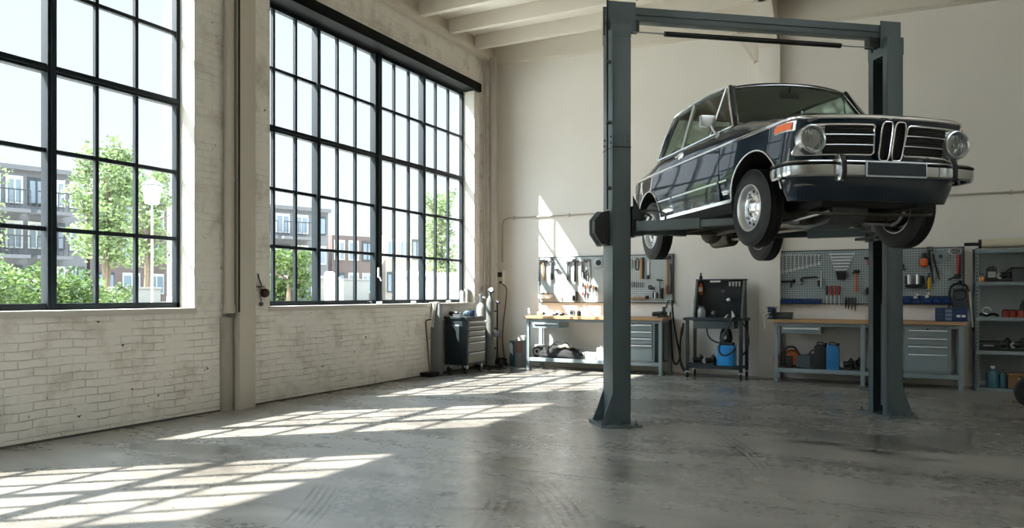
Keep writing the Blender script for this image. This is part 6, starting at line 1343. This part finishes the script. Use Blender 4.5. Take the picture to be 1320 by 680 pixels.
# rolls on top
for k, (z, r, lab) in enumerate(((.055, .055, 'front cream roll lying on top of the shelf rack'), (.06, .06, 'rear cream roll lying on top of the shelf rack'))):
    p = at_y(1265, 310, YS + .1 + .16 * k); t = empty('paper_roll', (p.x, p.y, ztop_), 0, lab, 'roll', 'rolls on top of the shelf rack'); q = MB(); q.cyl((0, 0, r + .002), (1.2, 0, r + .002), r, seg=24); q.build('roll', mat('cream_roll', '#c8c0a8', .7) if k == 0 else bpy.data.materials['cream_roll'], t); q = MB(); q.cyl((-.03, 0, r + .002), (0.0, 0, r + .002), r * 1.05, seg=20); q.cyl((-.20, 0, r), (-.03, 0, r), .022, seg=12); q.build('end_cap', BK, t)
t = sh('copper_pot', 1265, 3, 'small copper pot with a wire handle on the top shelf', 'pot'); q = MB(); q.lathe([(0, 0), (.045, 0), (.055, .03), (.045, .065), (.03, .075), (0, .075)], seg=18); q.build('pot', M['copper'], t); q = MB(); q.tube([(-.035, 0, .07), (-.03, 0, .10), (0, 0, .11), (.03, 0, .10), (.035, 0, .07)], .005, 6, smooth_pts=3); q.build('handle', DS, t)
t = sh('oil_bottle', 1278, 3, 'black oil canister with a pale label on the top shelf', 'canister'); q = MB(); q.bb(-.06, .06, -.045, .045, 0, .19, .014); q.build('body', BK, t); q = MB(); q.bb(-.045, .045, -.048, -.044, .06, .14); q.build('label', mat('pale_label', '#9b9d9a', .6), t); q = MB(); q.cyl((0, 0, .19), (0, 0, .21), .035, seg=14); q.build('cap', BK, t)
clutter(1294.5, YS + .18, SZ[3] + .001, 'black impact tool lying on the top shelf beside the oil canister', 21, .10, 'impact_tool', 'tool')
t = sh('clear_canister', 1314, 3, 'dark lidded see-through canister at the right end of the top shelf', 'canister'); q = MB(); q.bb(-.09, .09, -.06, .06, 0, .17, .012); q.build('body', mat('smoky_plastic', '#3d4546', .2), t); q = MB(); q.bb(-.095, .095, -.065, .065, .17, .20, .008); q.build('lid', BK, t)
t = sh('cable_coil', 1272, 2, 'tangle with a pale hoop, left on the second shelf from the top', 'coil'); q = MB(); q.tube([(.05 * math.cos(k * PI / 7), .02, .085 + .045 * math.sin(k * PI / 7)) for k in range(12)], .010, 7); q.build('hoop', M['chrome_dull'], t); q = MB(); q.tube([(-.12, 0, .02), (-.06, -.03, .04), (0, .02, .02), (.07, -.02, .045), (.13, 0, .02)], .018, 7, smooth_pts=4); q.build('cable', BK, t)
for k, u in enumerate((1296, 1305.5, 1315.5)):
    t = sh('tin', u, 2, ['left of the three red tins on the second shelf', 'middle one of the three red tins on the second shelf', 'right of the three red tins on the second shelf, at the picture edge'][k], 'tin', group='red tins on the second shelf'); q = MB(); q.lathe([(0, 0), (.045, 0), (.045, .08 + .01 * (k % 2)), (.04, .09), (0, .09)], seg=18); q.build('body', mat('rust_red', '#8b3320', .5) if k == 0 else bpy.data.materials['rust_red'], t); q = MB(); q.lathe([(0, .09), (.035, .09), (.035, .105), (0, .105)], seg=16); q.build('lid', BK, t)
t = sh('black_canister', 1319, 2, 'black bottle standing behind the red tins on the second shelf', 'bottle', .30); q = MB(); q.lathe([(0, 0), (.04, 0), (.04, .16), (.02, .19), (.02, .21), (0, .21)], seg=16); q.build('body', BK, t); q = MB(); q.cyl((0, 0, .21), (0, 0, .235), .022, seg=12); q.build('cap', DS, t)
t = sh('tool_case', 1273, 1, 'black tool case on the third shelf from the top, left end', 'case'); q = MB(); q.bb(-.14, .14, -.11, .11, 0, .13, .015); q.build('body', BK, t); q = MB(); q.bb(-.06, .06, -.125, -.11, .06, .075, .004); q.build('handle', M['steel'], t); q = MB(); q.bb(-.142, .142, -.112, .112, .085, .095, .002); q.build('seam', DS, t)
clutter(1293, YS + .18, SZ[1] + .001, 'black gear part with a silver cap in the middle of the third shelf', 31, .09); clutter(1312, YS + .16, SZ[1] + .001, 'black clamp part at the right end of the third shelf', 33, .10, 'clamp_part', 'machine part')
for k, (u, h, r, lab) in enumerate(((1279.5, .26, .075, 'large translucent blue-grey jug with white cap on the bottom shelf'), (1293, .23, .045, 'smaller translucent bottle between the jug and the cardboard box'))):
    t = sh('jug', u, 0, lab, 'bottle', .14, 'translucent bottles on the bottom shelf'); q = MB(); q.lathe([(0, 0), (r, 0), (r * 1.03, .02), (r, h * .7), (r * .85, h * .82), (r * .3, h * .93), (r * .3, h), (0, h)], seg=20); q.build('body', M['bluebottle'], t); q = MB(); q.cyl((0, 0, h), (0, 0, h + .03), r * .36, seg=14); q.build('cap', M['white'] if k == 0 else BK, t)
t = sh('cardboard_box', 1312, 0, 'open brown cardboard box on the bottom shelf at the right edge', 'box', .20); q = MB(); q.bb(-.13, .17, -.15, .13, 0, .012); 
for (a, b, c, d) in ((-.13, .17, -.15, -.142), (-.13, .17, .122, .13), (-.13, -.122, -.15, .13), (.162, .17, -.15, .13)): q.bb(a, b, c, d, 0, .20)
q.build('box', M['cardboard'], t); q = MB(); q.prism([(-.13, -.15, .2), (.17, -.15, .2), (.17, -.20, .185), (-.13, -.20, .185)], (0, 0, .006)); q.build('flap', M['cardboard'], t)
q = MB(); q.prism([(-.02, -.155, .16), (.02, -.155, .13), (.03, -.155, .10), (.0, -.155, .11)], (0, .004, 0)); q.build('tag', M['white'], t)
# dark tyre at the very right edge of the picture
p = at_z(1331, 525, 0); t = empty('loose_tyre', (p.x, p.y, 0), 0, 'black tyre standing on the floor at the right edge below the cardboard box', 'tyre')
q = MB(); R_ = .18; q.lathe([(.10, -.05), (.12, -.06), (.15, -.065), (.172, -.055), (.18, -.04), (.18, .04), (.172, .055), (.15, .065), (.12, .06), (.10, .05)], (0, 0, R_), (.25, 1, 0), 40, close=True); q.build('tread', M['tyre'], t); q = MB(); q.lathe([(.098, -.045), (.102, -.04), (.095, .0), (.06, .01), (0, .01), (0, -.01), (.06, -.01), (.09, -.02)], (0, 0, R_), (.25, 1, 0), 32); q.build('rim', DS, t)
# ------------------------------------------------------------------ back left corner
# tool trolley: side faces the camera, drawers face +x... its drawer front looks along the wall bay
p0 = at_z(578, 476, 0); p1 = at_z(621, 474, 0)
DK = M['dark_teal']
tx, ty = -6.45, 10.84
t = empty('tool_trolley', (tx, ty, 0), math.radians(0), 'dark wheeled tool chest with grey drawers beside the left wall', 'tool chest')
# local: x to the right, y away from the camera; body 0.46 (x) by 0.72 (y)
bx0, bx1, by0, by1, bz0, bz1 = -.20, .22, -.30, .30, .14, .93
q = MB(); q.bb(bx0, bx1, by0, by1, bz0, bz1 - .04, .008); q.build('body', DK, t)
q = MB(); q.bb(bx0 - .015, bx1 + .015, by0 - .02, by1 + .02, bz1 - .04, bz1, .008); q.build('top_tray', DK, t)
zs = [.86, .78, .70, .61, .52, .35, .17]
for a, b in zip(zs, zs[1:]):
    q = MB(); q.bb(bx1 - .004, bx1 + .018, by0 + .03, by1 - .03, b + .008, a - .004, .004); d = q.build('drawer', mat('drawer_grey', '#77766e', .4) if a == .86 else bpy.data.materials['drawer_grey'], t)
    q = MB(); q.bb(bx1 + .016, bx1 + .034, by0 + .05, by1 - .05, a - .026, a - .010, .004); q.build('drawer_handle', M['chrome_dull'], d)
for (x, y) in ((bx0 + .05, by0 + .06), (bx1 - .05, by0 + .06), (bx0 + .05, by1 - .06), (bx1 - .05, by1 - .06)):
    q = MB(); q.lathe([(0, -.018), (.05, -.018), (.056, -.01), (.056, .01), (.05, .018), (0, .018)], (x, y, .056), (1, 0, 0), 18); c = q.build('caster', M['rubber'], t); q = MB(); q.bb(x - .03, x + .03, y - .03, y + .03, .08, .14, .008); q.build('fork', M['chrome_dull'], c)
q = MB(); q.prism([(-.06, by0 - .003, .80), (.07, by0 - .003, .80), (.07, by0 - .003, .52), (.03, by0 - .003, .58), (.01, by0 - .003, .70)], (0, .003, 0)); q.build('sticker', mat('side_sticker', '#9eabae', .4), t)
q = MB(); q.tube([(bx0 + .02, by1 + .02, .82), (bx0 + .02, by1 + .10, .84), (bx1 - .02, by1 + .10, .84), (bx1 - .02, by1 + .02, .82)], .012, 8); q.build('push_handle', M['chrome_dull'], t)
TZ = bz1 + .001
def ont(name, x, y, label, cat): return empty(name, (tx + x, ty + y, TZ), 0, label, cat)
t = ont('impact_wrench', -.16, -.05, 'black power drill lying on the tool chest', 'drill'); q = MB(); q.cyl((-.10, 0, .05), (.07, 0, .05), .038, .032, 14); q.bb(-.06, -.02, -.02, .02, 0, .05, .006); q.build('body', BK, t); q = MB(); q.cyl((.07, 0, .05), (.12, 0, .05), .016, seg=10); q.build('chuck', DS, t)
t = ont('blue_can', .05, .0, 'blue and white crumpled cloth and can on the tool chest', 'cloth'); t.name = 'rag_bundle'; q = MB(); q.ball((0, 0, .05), .06, sc=(1.2, 1, .8), jit=.15); q.build('rag', mat('pale_blue_rag', '#a9b9c8', .9), t); q = MB(); q.lathe([(0, 0), (.035, 0), (.035, .10), (0, .10)], (.09, .02, 0), seg=14); q.build('can', M['blue'], t)
t = ont('small_parts_box', -.02, -.20, 'little grey parts box at the front edge of the tool chest', 'box'); q = MB(); q.bb(-.07, .07, -.03, .03, 0, .035, .004); q.build('box', M['steel'], t); q = MB(); q.bb(-.072, .072, -.032, .032, .035, .042, .002); q.build('lid', DS, t)
# tall grey post with a white cloth over it, standing in front of the trolley
pb = at_z(568, 483, 0)
t = empty('floor_stand', (pb.x - .09, pb.y, 0), 0, 'waist high grey steel stand with a flat foot before the tool chest', 'stand')
zt2 = at_y(565, 391, pb.y).z
q = MB(); q.bb(-.07, .10, -.05, .05, .02, zt2, .008); q.build('column', mat('stand_grey', '#74777a', .4, metal=.4), t)
q = MB(); q.bb(-.14, .20, -.10, .10, 0, .022, .004); q.build('foot', DS, t)
q = MB(); q.tube([(-.085, 0, .3), (-.10, 0, .7), (-.085, 0, zt2 - .05)], .014, 8, smooth_pts=4); q.build('cable', BK, t)
q = MB(); rows = []
for j in range(9):
    s_ = j / 8; rows.append([V((-.085 + .15 * i / 8 * (1 - .45 * s_) - .01, -.058 - .018 * math.sin(i * 1.6 + j * .4), zt2 + .02 - .40 * s_)) for i in range(9)])
q.slab(rows, (0, .006, 0)); q.bb(-.085, .06, -.056, .055, zt2, zt2 + .025, .01); tag(q.build('towel', M['fabric_light'], None, loc=(pb.x - .09, pb.y, 0)), 'white cloth draped over the grey steel stand by the wall', 'cloth')
# broom leaning against the wall
pb2 = at_z(549, 484, 0)
t = empty('broom', (-6.60, 10.0, 0), 0, 'brown handled broom leaning on the left wall by the grey stand', 'broom')
q = MB(); q.cyl((.02, -.02, .06), (-.07, .0, .86), .014, seg=10); q.build('handle', mat('brown_handle', '#6e4a38', .5), t)
q = MB(); q.tube([(-.07, 0, .86), (-.06, .02, .89), (0, .06, .90)], .011, 8); q.build('grip', BK, t)
q = MB(); q.bb(-.09, .12, -.14, .12, .035, .07, .01); q.bb(-.08, .11, -.13, .11, 0, .04); q.build('brush', M['black_matte'], t)
# gas bottle / extractor machine behind the trolley
pm = V((-6.44, 11.56, 0)); 
t = empty('hand_truck', (pm.x, pm.y, 0), 0, 'black hand truck holding the grey gas cylinders in the corner', 'hand truck')
for x in (-.13, .17): q = MB(); q.cyl((x, .10, .08), (x, .10, 1.18), .015, seg=10); q.build('upright', BK, t)
q = MB(); 
for z in (.35, .7, 1.0): q.bar((-.13, .10, z), (.17, .10, z), .02, .02)
q.build('cross_bar', BK, t); q = MB(); q.bb(-.18, .22, -.12, .12, .04, .06, .004); q.build('toe_plate', BK, t)
for x in (-.20, .24): q = MB(); q.lathe([(0, -.02), (.07, -.02), (.08, 0), (.07, .02), (0, .02)], (x, .12, .08), (1, 0, 0), 18); q.build('wheel', M['rubber'], t)
q = MB(); q.tube([(.17, .10, 1.15), (.22, .0, 1.18), (.27, -.02, 1.15)], .022, 8); q.bb(.18, .30, -.05, .02, .56, .66, .01); q.build('grip', BK, t)
for k, (x, r, h, m_, lab) in enumerate(((-.09, .10, 1.10, mat('cylinder_grey', '#8f9089', .45), 'grey gas cylinder with rounded shoulder, left of the pair in the corner'), (.09, .07, 1.20, mat('cylinder_dark', '#5d605c', .4), 'darker gas cylinder with valve head, right of the pair in the corner'))):
    t = empty('gas_cylinder', (pm.x + x, pm.y - .02, .062), 0, lab, 'gas cylinder', 'gas cylinders on the hand truck'); q = MB(); q.lathe([(0, 0), (r, 0), (r, h - .12), (r * .8, h - .05), (r * .35, h), (r * .3, h + .03), (0, h + .03)], seg=24); q.build('body', m_, t)
    q = MB(); q.lathe([(0, 0), (.03, 0), (.03, .05), (.045, .06), (.045, .10), (.02, .12), (0, .12)], (0, 0, h + .03), seg=14); q.cyl((0, 0, h + .08), (.09, -.03, h + .08), .018, seg=10); q.build('valve', DS if k else M['steel'], t)
    if k: q = MB(); q.lathe([(0, -.015), (.035, -.015), (.035, .015), (0, .015)], (.06, -.06, h + .12), (0, 1, 0), 16); q.build('gauge', M['white'], t)
# bottles and bits on the sill
def sillp(u, x=-6.82): return at_x(u, 390, x).y
for k, (u, r, h, lab) in enumerate(((596.5, .05, .19, 'squat grey paint tin on the window sill above the tool chest'), (602, .05, .22, 'taller pale tin at the far end of the window sill'))):
    t = empty('paint_tin', (-6.84, sillp(u, -6.84) , SILL + .005), 0, lab, 'tin', 'tins on the window sill'); q = MB(); q.lathe([(0, 0), (r, 0), (r, h), (r * .9, h + .01), (0, h + .01)], seg=18); q.build('body', mat('tin_grey', '#9a9c98', .5, noise=.2) if k == 0 else bpy.data.materials['tin_grey'], t); q = MB(); q.lathe([(0, h + .01), (r * .8, h + .01), (r * .8, h + .025), (0, h + .025)], seg=18); q.build('lid', M['chrome_dull'], t)
for k, (u, lab) in enumerate(((475, 'small dark clamp lying on the window sill at the thick middle bar'), (489, 'small pale knob on the window sill right of the middle bar'), (533, 'tiny white bolt lying on the sill in the right half of the big window'), (578, 'pale crumpled glove on the sill before the tins'))):
    t = empty('sill_part', (-6.84, sillp(u, -6.84), SILL + .005), 0, lab, 'small part'); t.name = ['clamp', 'knob', 'bolt', 'glove'][k]
    q = MB(); q.cyl((0, -.05, .02), (0, .05, .02), .018, seg=10); q.bb(-.02, .02, -.02, .03, 0, .035, .008); q.build('body', [BK, M['white'], M['white'], M['fabric_light']][k], t); q = MB(); q.ball((0, .05, .025), .02); q.build('tip', M['steel'], t)
# bin with papers
t = empty('waste_bin', (at_y(669, 470, 12.1).x, 12.10, 0), 0, 'grey bin with a teal and white torn poster, left of the left workbench', 'bin')
q = MB(); q.lathe([(0, .0), (.15, .0), (.17, .46), (.178, .46), (.178, .48), (.16, .48), (.14, .02), (0, .02)], seg=28); q.build('body', mat('bin_grey', '#707a7e', .5), t)
q = MB(); rows = [[V((-.05 + .172 * math.sin(a) , -.172 * math.cos(a), z)) - V((-.05, 0, 0)) for a in [-1.2 + .25 * i for i in range(6)]] for z in (.02, .18, .34, .47)]; q.slab(rows, (0, -.004, 0)); q.build('teal_panel', mat('bin_teal', '#24505c', .45), t)
q = MB(); rows = [[V((.178 * math.sin(a), -.178 * math.cos(a), z + .03 * math.sin(a * 9))) for a in [-1.0 + .2 * i for i in range(5)]] for z in (.24, .33, .42)]; q.slab(rows, (0, -.004, 0)); q.build('poster', mat('pale_poster', '#c3d6d6', .7), t)
q = MB(); rows = [[V((.176 * math.sin(a), -.176 * math.cos(a), z)) for a in [.0 + .2 * i for i in range(5)]] for z in (.26, .36, .46)]; q.slab(rows, (0, -.004, 0)); q.build('brown_label', mat('brown_label', '#7b5f58', .7), t)
q = MB(); q.bb(.0, .13, -.04, .04, .40, .56, .01); q.build('paper', M['fabric_light'], t)
# electrical box and its cables on the back wall
pe = at_y(645.5, 357, YB)
t = empty('electrical_box', (pe.x + .02, YB, pe.z), 0, 'small white electrical box with grey window on the back wall by the corner', 'electrical box')
q = MB(); q.bb(-.08, .08, -.10, 0, -.13, .13, .01); q.build('case', M['white'], t); q = MB(); q.bb(-.05, .06, -.105, -.098, .0, .09, .004); q.build('window', mat('smoked_window', '#3b4040', .25), t); q = MB(); q.cyl((.02, -.08, -.10), (.05, -.14, -.10), .028, seg=12); q.build('plug', mat('dark_plug', '#4a2f2c', .5), t)
hose('power_cable', [wp(648, 366, 12.26), wp(653, 372, 12.26), wp(652, 390, 12.30), wp(649, 415, 12.33), wp(648, 440, 12.33), wp(650, 462, 12.30), wp(648, 470, 12.2)], .012, 'brown cable dropping from the electrical box to the floor', 'cable', mat('brown_cable', '#6b5348', .5))
hose('power_cable', [wp(640, 372, 12.34), wp(639, 400, 12.34), wp(640, 430, 12.34), wp(643, 460, 12.3)], .009, 'thin grey cable behind the brown one in the corner', 'cable', M['conduit'])
t = empty('cable_heap', (at_y(645, 470, 12.12).x, 12.12, 0), 0, 'dark coil of cable on the floor in the corner beside the bin', 'cable coil')
q = MB(); q.tube([((.11 + .02 * math.sin(k * 1.7)) * math.cos(k * .45), (.10 + .02 * math.cos(k * 1.3)) * math.sin(k * .45), .02 + .0022 * k) for k in range(56)], .015, 7); q.build('coil', BK, t); q = MB(); q.bb(-.05, .06, -.04, .04, .0, .10, .01); q.build('reel', DS, t)
# lock and hook on the pier
ph = at_x(334, 374, XL)
t = empty('wall_valve', (XL, ph.y, ph.z), 0, 'dark red rusty valve with hanging chain on the brick pier between the windows', 'valve')
q = MB(); q.tube([(.012, -.03, .20), (.02, -.02, .14), (.02, .0, .10), (.04, .0, .06)], .008, 7, smooth_pts=3); q.bb(.0, .05, -.045, .045, .035, .05, .004); q.build('bracket', DS, t)
q = MB(); q.lathe([(0, -.02), (.05, -.02), (.055, 0), (.05, .03), (.0, .035)], (.04, .045, -.03), (1, 0, 0), 18); q.build('valve_body', mat('rusty_red', '#3c1613', .6), t)
q = MB(); q.tube([(.04, .0, .04), (.035, -.01, -.05), (.035, 0, -.13)], .006, 6); q.build('chain', DS, t); q = MB(); q.ball((.035, 0, -.16), .028); q.build('padlock', DS, t)
SKY, SKYHI, SKYSUN, SUN, EXPO = .71, 9.5, 3.0, 18.5, 0.79
# ------------------------------------------------------------------ light
wd = bpy.data.worlds.new('sky'); SC.world = wd; wd.use_nodes = True
n = wd.node_tree.nodes; l = wd.node_tree.links; n.clear()
out = n.new('ShaderNodeOutputWorld'); bg = n.new('ShaderNodeBackground'); tc = n.new('ShaderNodeTexCoord'); sp = n.new('ShaderNodeSeparateXYZ')
l.new(tc.outputs['Generated'], sp.inputs[0]); cr = n.new('ShaderNodeValToRGB'); l.new(sp.outputs['Z'], cr.inputs['Fac'])
e = cr.color_ramp.elements; e[0].position = 0; e[0].color = (.90, .96, 1.0, 1); e[1].position = .5; e[1].color = (.70, .86, 1.0, 1)
# upper sky and sun side raised above the visible low band, as added fill
sun_dir = V((-.69, -.59, 1)).normalized(); dt = n.new('ShaderNodeVectorMath'); dt.operation = 'DOT_PRODUCT'; dt.inputs[1].default_value = sun_dir; l.new(tc.outputs['Generated'], dt.inputs[0])
m1 = n.new('ShaderNodeMapRange'); m1.interpolation_type = 'SMOOTHSTEP'; m1.inputs['From Min'].default_value = .42; m1.inputs['From Max'].default_value = .80; m1.inputs['To Min'].default_value = SKY; m1.inputs['To Max'].default_value = SKYHI; l.new(sp.outputs['Z'], m1.inputs['Value'])
m2 = n.new('ShaderNodeMapRange'); m2.interpolation_type = 'SMOOTHSTEP'; m2.inputs['From Min'].default_value = .60; m2.inputs['From Max'].default_value = 1.0; m2.inputs['To Min'].default_value = 0; m2.inputs['To Max'].default_value = SKYSUN; l.new(dt.outputs['Value'], m2.inputs['Value'])
ad = n.new('ShaderNodeMath'); ad.operation = 'ADD'; l.new(m1.outputs['Result'], ad.inputs[0]); l.new(m2.outputs['Result'], ad.inputs[1])
l.new(cr.outputs['Color'], bg.inputs['Color']); l.new(ad.outputs[0], bg.inputs['Strength']); l.new(bg.outputs[0], out.inputs[0])
sd = bpy.data.lights.new('sun', 'SUN'); sd.energy = SUN; sd.angle = math.radians(.7); sd.color = (1, .96, .91)
so = bpy.data.objects.new('sun', sd); C.objects.link(so)
so.rotation_euler = V((.69, .59, -1)).to_track_quat('-Z', 'Y').to_euler(); so.location = (-20, -10, 25)
SC.view_settings.view_transform = 'Standard'; SC.view_settings.look = 'None'; SC.view_settings.gamma = 1; SC.view_settings.use_curve_mapping = False
SC.view_settings.exposure = EXPO
SC.cycles.use_denoising = True; SC.cycles.max_bounces = 10; SC.cycles.diffuse_bounces = 8; SC.cycles.glossy_bounces = 5; SC.cycles.transparent_max_bounces = 16
SC.cycles.sample_clamp_indirect = 8; SC.cycles.caustics_reflective = False; SC.cycles.caustics_refractive = False
